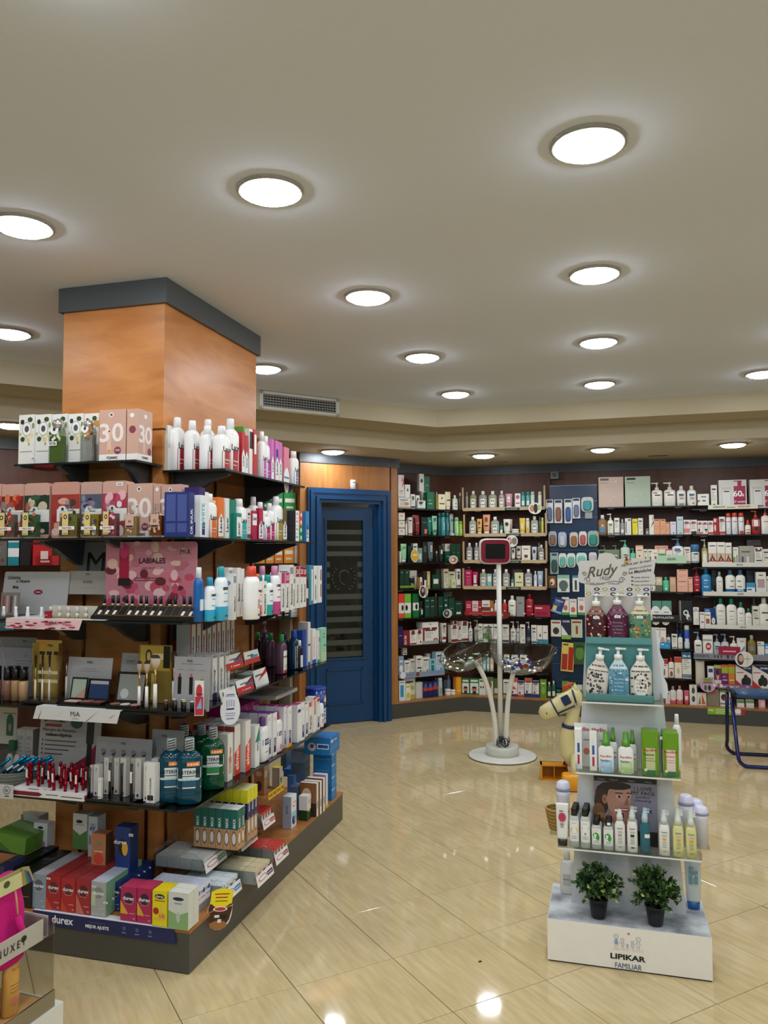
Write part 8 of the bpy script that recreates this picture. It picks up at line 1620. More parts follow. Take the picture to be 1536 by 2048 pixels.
tu0,tu1=SF.hit(1172,1395,.075)[0],SF.hit(1308,1400,.075)[0];zt0=1.0085;zlip=SF.hit(1240,1391,.075)[1];zmid=SF.hit(1240,1277,.12)[1];zmb=SF.hit(1240,1288,.12)[1]
sd=empty('soap_display',SF.p((tu0+tu1)/2,.075,zt0),SA,'teal cardboard counter display with white sign holding six soap bottles','display');w=tu1-tu0;TE='5a9494'
m=MB().box(-w/2,0,0,w/2,.002,zlip-zt0+.004,TE).box(-w/2,0,0,w/2,.09,.003,TE).box(-w/2,.055,0,w/2,.057,zmb-zt0,'4a8484').box(-w/2,.045,zmb-zt0,w/2,.09,zmb-zt0+.002,TE).box(-w/2,.045,zmb-zt0-.002,w/2,.047,zmid-zt0+.004,TE).box(-w/2,0,0,-w/2+.002,.09,.04,TE).box(w/2-.002,0,0,w/2,.09,.04,TE);m.build('step_box',sd)
zb_=zmid-zt0;ztile1=SF.hit(1240,1174,.16)[1]-zt0;zhead0=ztile1
m=MB().box(-w/2,.086,zb_,w/2,.09,ztile1,'c0bcb6');prints(m,w,.02,['r:0,0,1,1,b8b2a8'],z0=ztile1-.02,T=Matrix.Translation((0,.086,0)))
for rr,z1 in enumerate((ztile1-.001,ztile1-.021)):
    for k in range(8):
        x=-w/2+w*(k+.5)/8;c=('c8c0a8','2a3038','a8a070','3a4078')[(k+rr*2)% 4];rect(m,x-w/17,z1-.017,x+w/17,z1,'e0dcd0',.0855);oval(m,x,z1-.0085,w/20,.0075,c,.0852,seg=8);oval(m,x,z1-.0085,w/44,.0032,'e8e4d8',.0849,seg=6)
m.build('backboard',sd)
hd=MB();hx0,hx1=SF.hit(1156,1150,.16)[0]-(tu0+tu1)/2,SF.hit(1311,1150,.16)[0]-(tu0+tu1)/2;hz0=ztile1-.001;hz1=SF.hit(1240,1117,.16)[1]-zt0;ht=SF.hit(1240,1107,.16)[1]-zt0;hw_=hx1-hx0;hh_=hz1-hz0
pts=[(-w/2,hz0),(w/2,hz0),(w/2,hz0+hh_*.12),(hx1-.004,hz0+hh_*.12),(hx1,hz0+hh_*.2),(hx1-.002,hz0+hh_*.42),(hx1-.006,hz0+hh_*.5),(hx1,hz0+hh_*.8),(hx1-.004,hz0+hh_*.95),(hx1-.05,hz0+hh_*1.0),(hx0+hw_*.62,hz0+hh_*1.02),(hx0+hw_*.52,hz0+hh_*.97),(hx0+hw_*.45,ht),(hx0+hw_*.36,ht+.004),(hx0+hw_*.28,ht-.002),(hx0+hw_*.26,hz0+hh_*.94),(hx0+.006,hz0+hh_*.92),(hx0,hz0+hh_*.82),(hx0+.004,hz0+hh_*.6),(hx0,hz0+hh_*.4),(hx0+.002,hz0+hh_*.2),(hx0+.012,hz0+hh_*.14),(-w/2,hz0+hh_*.12)]
hd.prism(pts,0,.003,'d0ccc6','paper',T=Matrix(((1,0,0,0),(0,0,1,.086),(0,1,0,0),(0,0,0,1))));hd.build('header_sign',sd)
q=MB();Y=.0845;U= lambda x:SF.hit(x,1140,.16)[0]-(tu0+tu1)/2;Zp= lambda y:SF.hit(1230,y,.16)[1]-zt0
def tx(s,x,y,h,col='4a443e',wd=None,rot=0,bo=0.,sh=0.):text(q,s,U(x),Zp(y),h,col,wd,rot,bo,sh,Y,res=3)
tx('Rudy',1206,1151,.044,'5a5048',(U(1236)-U(1172)),8,.01,.45);tx('1920',1209,1160,.015,'5a5048');tx('since',1207,1150,.004,'888');tx('MILANO · ITALIA',1209,1169,.008,'5a5048',.12,0,0,0)
tx('sapone per le mani',1273,1128,.0115,'222',U(1305)-U(1243),10,.0,.4);tx('delicato e profumato',1281,1136,.009,'222',U(1304)-U(1257),10,0,.4);tx('Le Maioliche',1280,1145,.0125,'1a1a1a',U(1304)-U(1258),8,.015,.2)
for k,s in enumerate(('senza silicone','senza parabeni','senza coloranti')):tx(s,1283,1156+k*7.5,.0075,'3a3632',U(1300)-U(1268),2,0,.4);oval(q,U(1264),Zp(1154+k*7.5),.0042,.003,'3a3632',Y)
for sg in (-1,1):
    for k in range(2):
        c_x,c_z=U(1209+sg*(34+k*6)),Zp(1160-k*12);rr_=.013-.003*k;P_=[]
        for i in range(20):a=i/19*2*pi*1.3;r_=rr_*(1-i/26);P_.append((c_x+sg*r_*cos(a),Y,c_z+r_*sin(a)))
        q.tube(P_,.0011,'6a6058','paper',4)
q.tube([(U(1170+x),Y,Zp(1166+4*sin(x/12.))) for x in range(0,80,8)],.0009,'8a8078','paper',4)
for k in range(26):a=random.uniform(0,6.28);rr_=random.uniform(0,1);oval(q,U(1254)+.018*rr_*cos(a),Zp(1119)+.018*rr_*sin(a),.0045,.003,random.choice(['3a1c14','8a5a28','c8a050','5a2018','e0d0a0']),Y-.0004-.00003*k,seg=7)
q.build('sign_print',sd)
def soap(x0,x1,yb,yc,yt,v,z,body,neck,desc,deco,lab,tilt=0,stk=None,bigc=None):
    X0,X1,YB,YC,YT=1060+x0/4.8,1060+x1/4.8,1080+yb/4.8,1080+yc/4.8,1080+yt/4.8;a,b=SF.hit(X0,YB,v)[0],SF.hit(X1,YB,v)[0];w=b-a;xm=(X0+X1)/2;hb=SF.hit(xm,YC,v)[1]-z;ht_=SF.hit(xm,YT,v)[1]-z;r=empty('soap_bottle',SF.p((a+b)/2,v,z+.0006),SA,desc,'bottle','patterned soap bottles');rx,ry=w/2,w*.28
    MB().loft([(0,rx*.93,ry*.9),(.005,rx,ry),(hb*.72,rx*.98,ry),(hb*.78,rx*.9,ry*.95,neck),(hb*.97,rx*.42,ry*.6,neck),(hb,rx*.38,ry*.6,neck)],body,'plastic',20,3.,cy=ry).build('bottle_body',r)
    MB().loft([(hb,rx*.4,rx*.4),(hb+(ht_-hb)*.42,rx*.4,rx*.4),(hb+(ht_-hb)*.43,rx*.15,rx*.15),(ht_*.955,rx*.15,rx*.15),(ht_*.96,rx*.28,rx*.25),(ht_,rx*.26,rx*.22)],'e8e8e4','plastic',14,cy=ry).box(0,ry-.006,ht_*.965,rx*.75,ry+.006,ht_*.995,'e8e8e4','plastic').build('pump',r)
    q=MB();S=surf(rx,ry,ry,3.);n=0
    for k in range(deco[0]):
        x=random.uniform(-rx*.86,rx*.86);z_=random.uniform(hb*.03,hb*.7);oval(q,x,z_,random.uniform(.0025,.006),random.uniform(.003,.006),random.choice(deco[1]),-.0006-.00002*k,S,seg=7)
    for k in range(16):
        x=-rx*.8+rx*1.6*k/15;oval(q,x,hb*.745,rx*.05,hb*.018,deco[1][k % len(deco[1])],-.0012,S,seg=6)
    for k in range(9):
        x=-rx*.55+rx*1.1*k/8;z_=hb*.86;oval(q,x,z_,rx*.06,hb*.03,deco[1][(k+1)% len(deco[1])],-.001, lambda x_:ry-ry*.8*sqrt(max(0,1-(x_/rx)**2)),seg=7)
    if lab:
        oval(q,0,hb*.4,rx*.62,hb*.27,lab[0],-.002,S,seg=20)
        for k,t_ in enumerate(('Nourishing','Soap Bottle','the Maiolica','Rose')):text(q,t_,0,hb*(.52-.09*k),hb*.045,lab[1],rx*.9,0,0,.2,-.0024,S)
    if stk is not None:rect(q,-.012+stk,hb*.66,.012+stk,hb*.73,'f4f4f2',-.003,S);rect(q,-.007+stk,hb*.685,.007+stk,hb*.7,'888',-.0033,S)
    q.build('printed_pattern',r)
    if tilt:r.rotation_euler=(0,radians(tilt),SA)
zU,zL=zmb+.0022,zt0+.0032;v1,v2=.123,.082
soap(538,742,935,640,522,v1,zU,'4a141c','8a5a48','dark maroon patterned soap bottle, upper left',(44,['6a2028','2a3a30','c89880','e8d8c8','3a0c14']),None,0,-.0)
soap(738,950,940,625,522,v1,zU,'54183a','6a2a4a','plum patterned soap bottle, upper middle',(40,['7a3058','3a0c28','a05a80','c898b0']),('4a1430','c8a0b8'),0,0.)
soap(950,1168,945,632,530,v1,zU,'5e8a6a','d8c8a8','green leafy patterned soap bottle, upper right',(60,['2a5a7a','8ab070','c8b060','3a7a50','1c3a50','c87848']),None,0,-.0)
soap(515,735,1475,1155,1035,v2,zL,'dcd8d0','d8d0c4','tilted white soap bottle with black flowers, lower left',(70,['1c1c28','2a3458','8a8078','3a3428','c8a878']),None,7)
soap(752,958,1480,1155,1040,v2,zL,'6aa0b4','c8dce0','blue ornate soap bottle, lower middle',(44,['2a5a78','d8e4e8','4a80a0','8ab8c8']),('4a88a8','e8f0f4'))
soap(962,1178,1490,1165,1050,v2,zL,'d8d4cc','e4e0d8','white soap bottle with black scrolls and label, lower right',(60,['1c1c1c','3a4a28','2a2a24','c89848']),('e8e4de','222'))
CP,CQ,CR2=(1060,1380,4.042),(1090,1570,9.035),(1240,1580,8.533)
def prow(z,org,ph,lines,v0):row(SF,z,org,ph,'products '+ph,lines,v0=v0)
AB='x:AfterBite,.5,.82,.09,b01c2c'
prow(.7285,CP,'on middle clear shelf','''
360 418 320 b f0efec d=.045 v=.10 s=d8dadc r:.3,.1,.7,.8,e8eaee r:.35,.42,.68,.66,2a5a98 r:.35,.12,.65,.36,c03040 >r:.1,.1,.9,.25,4a9a30 >e:.5,.5,.3,.12,d87858 | white insect-bite pen carton
479 538 345 b f0efec d=.045 v=.085 s=d8dadc r:.3,.1,.7,.8,e8eaee r:.35,.42,.68,.66,2a5a98 r:.35,.12,.65,.36,c03040 >r:.1,.1,.9,.25,4a9a30 >e:.5,.5,.3,.12,d87858 | second white insect-bite pen carton
''',.1)
card(SF,362,490,268,560,CP,.145,'e6e6e2','white backing card with red title behind left pen carton',AB+' r:.55,.6,.95,.63,99a e:.75,.35,.2,.08,d87858',z=.7285,tilt=0,th=.002);card(SF,488,628,275,590,CP,.135,'e6e6e2','white backing card with red title behind second pen carton',AB+' r:.55,.6,.95,.63,99a e:.75,.35,.2,.08,d87858',z=.7285,tilt=0,th=.002)
RL= lambda c:f'r:.06,.0,.94,.80,{c} r:.06,.56,.94,.80,f4f2ee x:RepelBite,.5,.68,.09,c02830 x:Familiar,.4,.5,.08,2a5a90 r:.15,.4,.8,.42,fff r:.15,.33,.75,.35,fff t:.06,0,.94,0,.94,.24,2a7a38 t:.06,0,.06,.12,.5,0,2a7a38 e:.2,.12,.09,.05,f4f4f0'
prow(.7285,CP,'on middle clear shelf','''
632 705 308 sp f0efec c=5a9a28 v=.125 '''+RL('a8d0ec')+''' | white spray bottle behind, green cap
548 676 345 sp f2f1ee c=5a9a28 v=.068 d=.035 '''+RL('a8d0ec')+''' | white spray bottle with blue label and green cap
790 862 330 sp f0efec c=5a9a28 v=.125 '''+RL('b8d890')+''' | white spray bottle behind second one
708 838 350 sp f2f1ee c=5a9a28 v=.066 d=.035 '''+RL('c0dc98')+''' | white spray bottle with light green label
''',.07)
GP= lambda a,b_,t_:f'r:0,.62,1,1,6a9a18 r:0,.12,1,.62,{a} x:RepelBite,.5,.55,.055,c02830 x:{t_},.4,.45,.05,{b_} r:0,0,1,.13,2a7a38 r:.15,.38,.7,.39,{b_} r:.15,.33,.8,.34,{b_} e:.2,.13,.1,.03,f4f4f0'
for j in range(4):
    for (x0,x1,yt,a,b_,t_,nm) in ((905,1042,330,'c8cc98','2a3a20','Natural','olive'),(1072,1205,350,'e8d4c8','c86048','Xtreme','coral')):
        if nm=='olive' and j==3:continue
        vv=.064+j*.024;ua,ub=SF.hit(1060+x0/4.042,1500,.064)[0],SF.hit(1060+x1/4.042,1500,.064)[0];h=SF.hit(1060+x0/4.042,1380+yt/4.042,.064)[1]-.7285;w_=ub-ua
        o=empty('repellent_can',SF.p((ua+ub)/2,vv,.729),SA,f'{nm} and green repellent can, {("front", "second", "third", "last")[j]} of its file on middle clear shelf','can',f'{nm} repellent cans');m=MB().loft([(0,w_/2*.96,.0115),(.004,w_/2,.0118),(h*.62,w_/2,.0118),(h*.98,w_/2*.97,.011),(h,w_/2*.9,.009)],'6a9a18','plastic',16,4,cy=.012);prints(m,w_*.97,h,GP(a,b_,t_).split()+(['p:.75,.85'] if nm=='olive' and j==0 else []),surf(w_/2,.0118,.012,4.));m.build('can_body',o)
o=product('bt',.035,.21,.03,'f0f0ee');place(o,SF.p(.52,.24,.7285),SA);tag(o,'white bottle neck peeking behind the green cans','bottle')
pz0,pz1=SF.hit(1255,1690,.15)[1],SF.hit(1255,1562,.15)[1]
ps_=card(SF,525,1035,712,1240,CP,.148,'8a8698','grey-violet poster of a smiling woman reading I LOVE MY FACE','r:0,.93,1,1,141416 r:.62,0,1,.22,0c0c10 e:.27,.76,.25,.17,241812 e:.12,.62,.12,.2,3a261c e:.07,.46,.1,.14,7a5238 e:.1,.36,.09,.1,9a7048 e:.14,.28,.1,.1,6a4a34 e:.36,.3,.22,.2,a87664 e:.4,.66,.2,.25,b88a78 e:.47,.76,.13,.14,c09484 e:.43,.46,.15,.13,b4826e e:.36,.87,.24,.06,241812 e:.17,.66,.04,.07,b07a68 e:.17,.66,.02,.045,8a5848 r:.34,.755,.46,.772,1c100c r:.52,.765,.6,.78,1c100c e:.4,.71,.045,.013,d8c4bc e:.405,.71,.024,.017,1c1414 e:.56,.715,.03,.012,d8c4bc e:.555,.715,.018,.015,1c1414 t:.48,.6,.55,.6,.53,.72,9a6656 e:.51,.595,.04,.014,a87060 e:.49,.52,.085,.026,8a3038 e:.49,.522,.065,.01,f4ece8 r:.36,.4,.47,.47,0c0c0e',words=(('I LOVE',.78,.83,.05,0,0,'1c1a24',.28),('MY FACE',.78,.765,.05,0,0,'1c1a24',.36),('perfect',.78,.715,.033,0,0,'1c1a24',.22),('cleaning',.78,.665,.033,0,0,'1c1a24',.26),('9,90€',.84,.5,.045,0,.01,'15141a'),('TONICA',.12,.95,.022,0,0,'b8b8b8'),('MICELAR',.32,.95,.022,0,0,'b8b8b8'),('CREMA',.6,.95,.022,0,0,'b8b8b8'),('FACIAL',.87,.95,.022,0,0,'b8b8b8')),z=.4255,tilt=0,name='poster',cat='poster')
TL_='on lowest clear shelf'
prow(.4258,CQ,TL_,'''
185 425 345 tb eeeeea c=141414 d=.03 e:.5,.62,.42,.13,c83860 r:.25,.42,.7,.44,444 r:.3,.38,.65,.395,666 r:.3,.34,.65,.355,666 r:.2,.78,.6,.81,555 | white tube with pink blob and black foot
''',.06)
def mini(x0,x1,yt,col,lab,desc,shape,n,org=CQ,v=.062,cap='141414',hcap=.2,dy=.024,kind=0,z=.4258):
    ox,oy,sc=org;a,b=SF.hit(ox+x0/sc,1690,v)[0],SF.hit(ox+x1/sc,1690,v)[0];w_=(b-a)*.95;h=SF.hit(ox+(x0+x1)/2/sc,oy+yt/sc,v)[1]-z
    for j in range(n):
        o=empty('toner_bottle',SF.p((a+b)/2+.002*j,v+j*dy,z+.0005),SA,f'{desc}, {("front one", "second back", "third back", "last one")[j]} {TL_}','bottle',desc);rx,ry=w_/2,min(w_/2,.0115);hb=h*(1-hcap)
        if kind==0:
            m=MB().loft([(0,rx*.9,ry*.9),(.003,rx,ry),(hb*.9,rx,ry),(hb*.97,rx*.8,ry*.85),(hb,rx*.62,ry*.75)],col,'plastic',16,2.6,cy=ry);S=surf(rx,ry,ry,2.6);m.build('bottle_body',o);q=MB();rect(q,-rx*.86,hb*.2,rx*.86,hb*.86,'f2f2ee',-.0006,S);text(q,'lavera' if 0 else 'toner',0,hb*.76,hb*.04,'555',rx*.9,0,0,.3,-.001,S)
            if shape=='m':[oval(q,0,hb*.55,rx*.72,hb*.12,lab,-.0009,S),oval(q,0,hb*.64,rx*.3,hb*.045,'f2f2ee',-.0011,S)]
            elif shape=='t':q.poly([(-rx*.7,S(rx*.7)-.001,hb*.66),(0,-.0012,hb*.4),(rx*.7,S(rx*.7)-.001,hb*.66)],lab)
            else:[oval(q,-.1*rx,hb*.58,rx*.62,hb*.13,lab,-.0009,S),oval(q,rx*.25,hb*.5,rx*.35,hb*.12,lab,-.0009,S)]
            for k in range(3):rect(q,-rx*.5,hb*(.36-.04*k),rx*.5,hb*(.375-.04*k),'999',-.001,S)
            if shape=='g2' and j==0:rect(q,-.004,hb*1.05,.009,hb*1.17,'f4f4f4',-.001)
            q.build('label',o);MB().loft([(hb,rx*.66,ry*.8),(hb+(h-hb)*.9,rx*.62,ry*.78),(h,rx*.5,ry*.6)],cap,'plastic',14,cy=ry).build('cap',o)
        else:
            lq='liquid' if kind==2 else 'plastic';m=MB().loft([(0,rx*.92,ry*.92),(.004,rx,ry),(hb*.86,rx*.97,ry*.97),(hb*.95,rx*.75,ry*.8),(hb,rx*.5,ry*.6)],col,lq,16,2.6,cy=ry);S=surf(rx,ry,ry,2.6)
            if kind != 2:text(m,'bexulé' if 0 else 'benté',0,hb*.74,hb*.05,'333',rx*1.0,0,.02,0,-.001,S);rect(m,-rx*.4,hb*.62,rx*.5,hb*.68,'c0c0c4',-.0006,S);rect(m,-rx*.35,hb*.5,rx*.35,hb*.58,lab,-.0006,S);[rect(m,-rx*.4,hb*(.44-.055*k),rx*.4,hb*(.455-.055*k),'777',-.0006,S) for k in range(4)];rect(m,-rx*.3,hb*.14,rx*.35,hb*.18,lab,-.0006,S)
            elif j==0:rect(m,-rx*.1,hb*.52,rx*.9,hb*.64,'f0f0ec',-.0012,S)
            m.build('bottle_body',o);q=MB().loft([(hb,rx*.62,ry*.8),(hb+(h-hb)*.5,rx*.6,ry*.75),(hb+(h-hb)*.55,rx*.45,ry*.5),(h*.985,rx*.4,ry*.5),(h,rx*.3,ry*.4)],cap,'plastic',12,cy=ry);q.box(-rx*.9 if shape=='l' else 0,ry-.004,h*.95,0 if shape=='l' else rx*.9,ry+.004,h*.985,cap,'plastic');q.build('pump',o)
mini(437,628,425,'c8ccc8','e8b418','clear toner bottle with yellow mark','m',4);mini(637,828,438,'c8ccc8','3a78c0','clear toner bottle with blue triangle','t',4,v=.06)
mini(836,1028,625,'c8ccc8','3aa040','short clear toner bottle with green mark','g',3,v=.062);mini(1050,1244,645,'c8ccc8','3aa040','second short clear bottle with green mark','g2',3,v=.06)
mini(1256,1460,455,'ecebe6','aaaaaa','white pump lotion bottle nearest the toners','l',1,hcap=.27,cap='dcdedc',v=.062,kind=1);
mini(118,312,345,'ecebe6','222222','white pump lotion bottle before the poster','r',2,org=CR2,hcap=.27,cap='d4d8d6',v=.062,kind=1,dy=.04)
mini(340,525,365,'3a8ca4','3a8ca4','turquoise see-through pump bottle','r',2,org=CR2,hcap=.28,cap='b8d0d8',v=.064,kind=2,dy=.035)
mini(662,860,400,'ecebe6','e8b040','white pump bottle with orange print','r',2,org=CR2,hcap=.27,cap='d4d8d6',v=.058,kind=1,dy=.035);mini(900,1100,415,'dedc9c','e0a830','yellow pump bottle, left of two,','r',3,org=CR2,hcap=.27,cap='d8dcd4',v=.056,kind=1,dy=.03);mini(1122,1320,440,'dedc9c','e0a830','yellow pump bottle, right of two,','r',3,org=CR2,hcap=.27,cap='d8dcd4',v=.056,kind=1,dy=.03)
for k,(u,v,h) in enumerate(((.055,.27,.20),(.545,.215,.2),(.585,.25,.175),(.6,.21,.16))):
    r=empty('deodorant_bottle',SF.p(u-.0,v,.4258 if k else .43),SA,('white and lilac round bottle standing in the basket','lilac-capped round bottle behind the yellow bottles','second lilac-capped round bottle at right','third lilac-capped round bottle, lowest at right')[k],'bottle');MB().loft([(0,.026,.026),(h*.7,.028,.028),(h*.8,.03,.03,'b8b8e0')],'e0e0ea','plastic',18).build('bottle_body',r);MB().loft([(h*.8,.031,.031,'a8a8d8'),(h*.86,.031,.031),(h*.97,.026,.026),(h,.016,.016)],'dcdcee','plastic',18).build('cap',r)
MB().box(.6-BW/2-.02,.19,.42,.6-BW/2+.03,.3,.4255,'fff','acrylic').build('shelf_extension',pd);MB().box(-.0-BW/2,.2,.42,.1-BW/2,.34,.4255,'fff','acrylic').build('shelf_extension',pd)
bk2=empty('wicker_basket',SF.p(.045,.27,.4262),SA,'small tan wicker basket at the left end of the lowest clear shelf','basket');m=MB()
for k in range(12):z=k*.0075;r_=.034+.016*k/11;m.tube([(r_*cos(2*pi*i/20),r_*sin(2*pi*i/20),z+.004) for i in range(21)],.004,'b89858' if k % 2 else '9a7c40','cloth',6,False)
m.build('basket_weave',bk2);bk2.location=SF.p(.03,.27,.4262)
prow(.165,(1080,1700,4.267),'on printed box top','''
165 290 25 bt dcdad6 c=d8d6d2 d=.045 v=.24 r:.15,.3,.8,.7,b8b8b4 r:.2,.5,.7,.53,666 | large pale bottle behind left plant
1232 1382 108 tb c8d0d0 c=1e60a8 d=.045 v=.22 r:.12,.45,.88,.66,6a98a8 r:.12,.7,.88,.78,6a98a8 r:.12,.82,.5,.88,6a98a8 r:.44,.42,.56,.66,e8e8e4 r:.47,.45,.53,.62,222 | pale blue tube standing on blue cap behind right plant
''',.2)
o=product('tb',.042,.15,.03,'c8d0d0',cap='1e60a8');place(o,SF.p(.575,.27,.165),SA);tag(o,'second pale tube on blue cap, mostly hidden behind the first','tube')
def plant(x,y,xc,yc,rx_,rz_,seed,desc):
    rnd=random.Random(seed);P=at(x,y,.165);u,v=(P-SF.A).dot(SF.d),(P-SF.A).dot(SF.n)+.028;hp_=.075;r=empty('potted_plant',SF.p(u,v,.1652),SA,desc,'plant','artificial plants in black pots')
    MB().loft([(0,.026,.026),(.003,.028,.028),(hp_-.006,.037,.037),(hp_-.005,.04,.04),(hp_,.04,.04),(hp_,.035,.035),(hp_-.01,.034,.034)],'0e1012','plastic',24,caps=(1,1)).build('pot',r)
    lf_=MB();stm=MB();C_=Vector((0,0,hp_-.01))
    def leaf(p,d,s,c):
        d=d.normalized();sd_=d.cross(Vector((rnd.uniform(-1,1),rnd.uniform(-1,1),rnd.uniform(-.3,1)))).normalized();n_=d.cross(sd_)*s*.16;a=len(lf_.v)
        lf_.v += [tuple(p),tuple(p+d*s*.5+sd_*s*.34+n_),tuple(p+d*s*.55),tuple(p+d*s*.5-sd_*s*.34+n_),tuple(p+d*s)];lf_.face([a,a+1,a+2],c,'leaf',True);lf_.face([a,a+2,a+3],c,'leaf',True);lf_.face([a+1,a+4,a+2],c,'leaf',True);lf_.face([a+2,a+4,a+3],c,'leaf',True)
    for s in range(58):
        az=rnd.uniform(0,2*pi);el=rnd.uniform(-.25,1.45);L_=rnd.uniform(.7,1.0);tip=Vector((rx_*cos(az)*cos(el),rx_*.85*sin(az)*cos(el),rz_*(.35+.65*sin(el)) if el>0 else rz_*(.35+.9*sin(el))))*L_;pts=[]
        for t in range(9):k=t/8;pts.append(C_+tip*k+Vector((0,0,.03*sin(k*pi))))
        stm.tube(pts,[.0011]*9,'2e3a20','leaf',4,False)
        for t in range(2,9):
            dd=(pts[t]-pts[t-1]).normalized()
            for q_ in range(3 if t<8 else 4):
                v_=Vector((rnd.uniform(-1,1),rnd.uniform(-1,1),rnd.uniform(-.6,1))).normalized()
                fr_=rnd.random();c='a8c070' if (fr_<.09 and t>5) else rnd.choice(['26401e','2e4a24','385628','20341a','42662e','4c7236'])
                leaf(pts[t],dd*.5+v_,rnd.uniform(.017,.026)*(1.25 if t<7 else .9),c)
    stm.build('stems',r);lf_.build('foliage',r)['kind']='stuff'
plant(1197,1840,0,0,.096,.15,3,'leafy artificial plant in black pot, left of the two');plant(1312,1855,0,0,.1,.15,8,'leafy artificial plant in black pot, right of the two')
# ================================================================ rocking horse toy
HO=Vector((1.30,5.62,0));ho=empty('rocking_horse',HO,radians(-8),'cream toy rocking horse with yellow feet and blue bridle','toy horse');CRM='d8cf9a'
m=MB();Tn=Matrix.Rotation(0,4,'X')
m.tube([(.06,0,.12),(-.02,0,.22),(-.02,0,.34),(.02,0,.45),(.035,0,.53),(.02,0,.6)],[.06,.055,.05,.045,.046,.045],CRM,'plastic',16);m.tube([(.02,0,.16),(.2,0,.26),(.45,0,.27),(.6,0,.24)],[.08,.1,.105,.08],CRM,'plastic',16);m.build('horse_body',ho)
TH_=Matrix.Translation((.03,0,.59))@ Matrix.Rotation(radians(-118),4,'Y')@ Matrix.Scale(1.12,4);m=MB().loft([(-.06,.035,.03),(-.03,.062,.05),(.05,.062,.05),(.12,.052,.044),(.17,.05,.044),(.21,.046,.04),(.235,.022,.02)],CRM,'plastic',18,2.8,T=TH_);m.build('horse_head',ho)
for s in (-1,1):MB().loft([(0,.018,.01),(.035,.014,.008),(.06,.003,.003)],CRM,'plastic',8,cx=.045,cy=s*.03,T=Matrix.Translation((0,0,.63))).build('ear',ho)
m=MB().tube([(-.04,0,.625),(-.03,0,.66),(.0,0,.685),(.03,0,.69)],[.006,.018,.02,.012],'b84a20','plastic',10);m.build('forelock',ho);NB='1a2c58'
m=MB()
for z in (.13,.165):
    p_=[TH_ @ Vector((.0555*cos(2*pi*i/20)*(1 if z<.15 else .95),.048*sin(2*pi*i/20),z)) for i in range(21)]
    if z<.15:m.tube(p_,.006,NB,'plastic',6,False)
for s in (-1,1):m.tube([TH_ @ Vector((-.03,s*.05,.125)),TH_ @ Vector((-.035,s*.053,.0))],.006,NB,'plastic',6);m.tube([TH_ @ Vector((-.035,s*.053,.0)),TH_ @ Vector((.06,s*.05,-.02))],.007,NB,'plastic',6)
m.build('bridle',ho)
for s in (-1,1):MB().loft([(0,.03,.026),(.004,.03,.026)],NB,'plastic',10,8,T=TH_ @ Matrix.Translation((.02,s*.051,.045))@ Matrix.Rotation(-s*pi/2,4,'X')).build('blinker',ho);MB().loft([(0,.016,.016),(.008,.014,.014)],'a8a8a4','plastic',14,T=TH_ @ Matrix.Translation((-.035,s*.05,-.0))@ Matrix.Rotation(-s*pi/2,4,'X')).build('bridle_stud',ho);MB().loft([(0,.005,.005),(.002,.004,.004)],'2a241c','plastic',8,T=TH_ @ Matrix.Translation((-.0,s*.043,.19))@ Matrix.Rotation(-s*pi/2,4,'X')).build('nostril',ho)
MB().tube([(-.004,0,.385),(0,0,.41)],[.052,.05],NB,'plastic',16).build('neck_band',ho)
def foot(x,y_,col,hollow):
    T=Matrix.Translation((x,y_,.055));m=MB()
    if hollow:
        for q in ((-.1,-.05,.1,.05,.045,.055),(-.1,-.05,.1,.05,-.055,-.045)):m.box(q[0],q[1],q[4],q[2],q[3],q[5],col,'plastic',T=T)
        m.box(-.1,-.05,-.055,-.088,.05,.055,col,'plastic',T=T);m.box(-.1,.04,-.055,.1,.05,.055,'b06a10','plastic',T=T);m.box(-.01,-.04,-.05,.0,.045,.05,'b87014','plastic',T=T)
    else:m.loft([(-.05,.1,.05),(-.045,.105,.055),(.045,.1,.05),(.055,.09,.042)],col,'plastic',24,6,T=T)
    m.build('rocker_foot',ho)
foot(-.1,.1,'e09410',True);foot(.03,-.16,'e8a018',False);foot(.5,-.1,'e8a018',False);foot(.5,.12,'e8a018',False)
m=MB().tube([(.02,.06,.1),(-.03,.09,.11)],[.035,.03],'7a1420','plastic',12);m.build('red_joint',ho);MB().tube([(.1,-.06,.1),(.12,-.15,.07)],[.04,.05],'7a1420','plastic',12).build('red_joint',ho)
MB().loft([(0,.09,.075),(.06,.1,.08),(.1,.08,.06)],'d8d0b8','plastic',18,cx=.08,T=Matrix.Translation((0,0,.05))).build('horse_chest',ho)
MB().tube([(.48,-.08,.25),(.5,-.1,.1)],.035,CRM,'plastic',10).build('leg',ho);MB().tube([(.48,.08,.25),(.5,.12,.1)],.035,CRM,'plastic',10).build('leg',ho);MB().tube([(.03,-.05,.2),(.03,-.15,.09)],.035,CRM,'plastic',10).build('leg',ho)
# ================================================================ blue folding step stool at the right edge
SO=at(1478,1530);so=empty('step_stool',(SO.x+.3,SO.y-.0,0),radians(-14),'blue tubular step stool with flat blue seat at the right edge','stool');m=MB();wS=.62
def leg_u(y0,y1,zt,x0=-.31,x1=.31,r_=.013):
    R=.07;p=[(x0-.015,y1,zt)];p += [(x0,y0+(y1-y0)*.2,R+.05)]
    for k in range(7):a=pi+pi/2*k/6;p.append((x0+R+R*cos(a),y0,R+r_+R*sin(a)))
    for k in range(7):a=-pi/2+pi/2*k/6;p.append((x1-R+R*cos(a),y0,R+r_+R*sin(a)))
    p += [(x1,y0+(y1-y0)*.2,R+.05),(x1+.015,y1,zt)];return p
MB().tube(leg_u(-.16,-.03,.5),.014,'0b1a58','plastic',12).build('frame',so);MB().tube(leg_u(.24,.06,.52,-.325,.325),.014,'0a1440','plastic',12).build('frame',so)
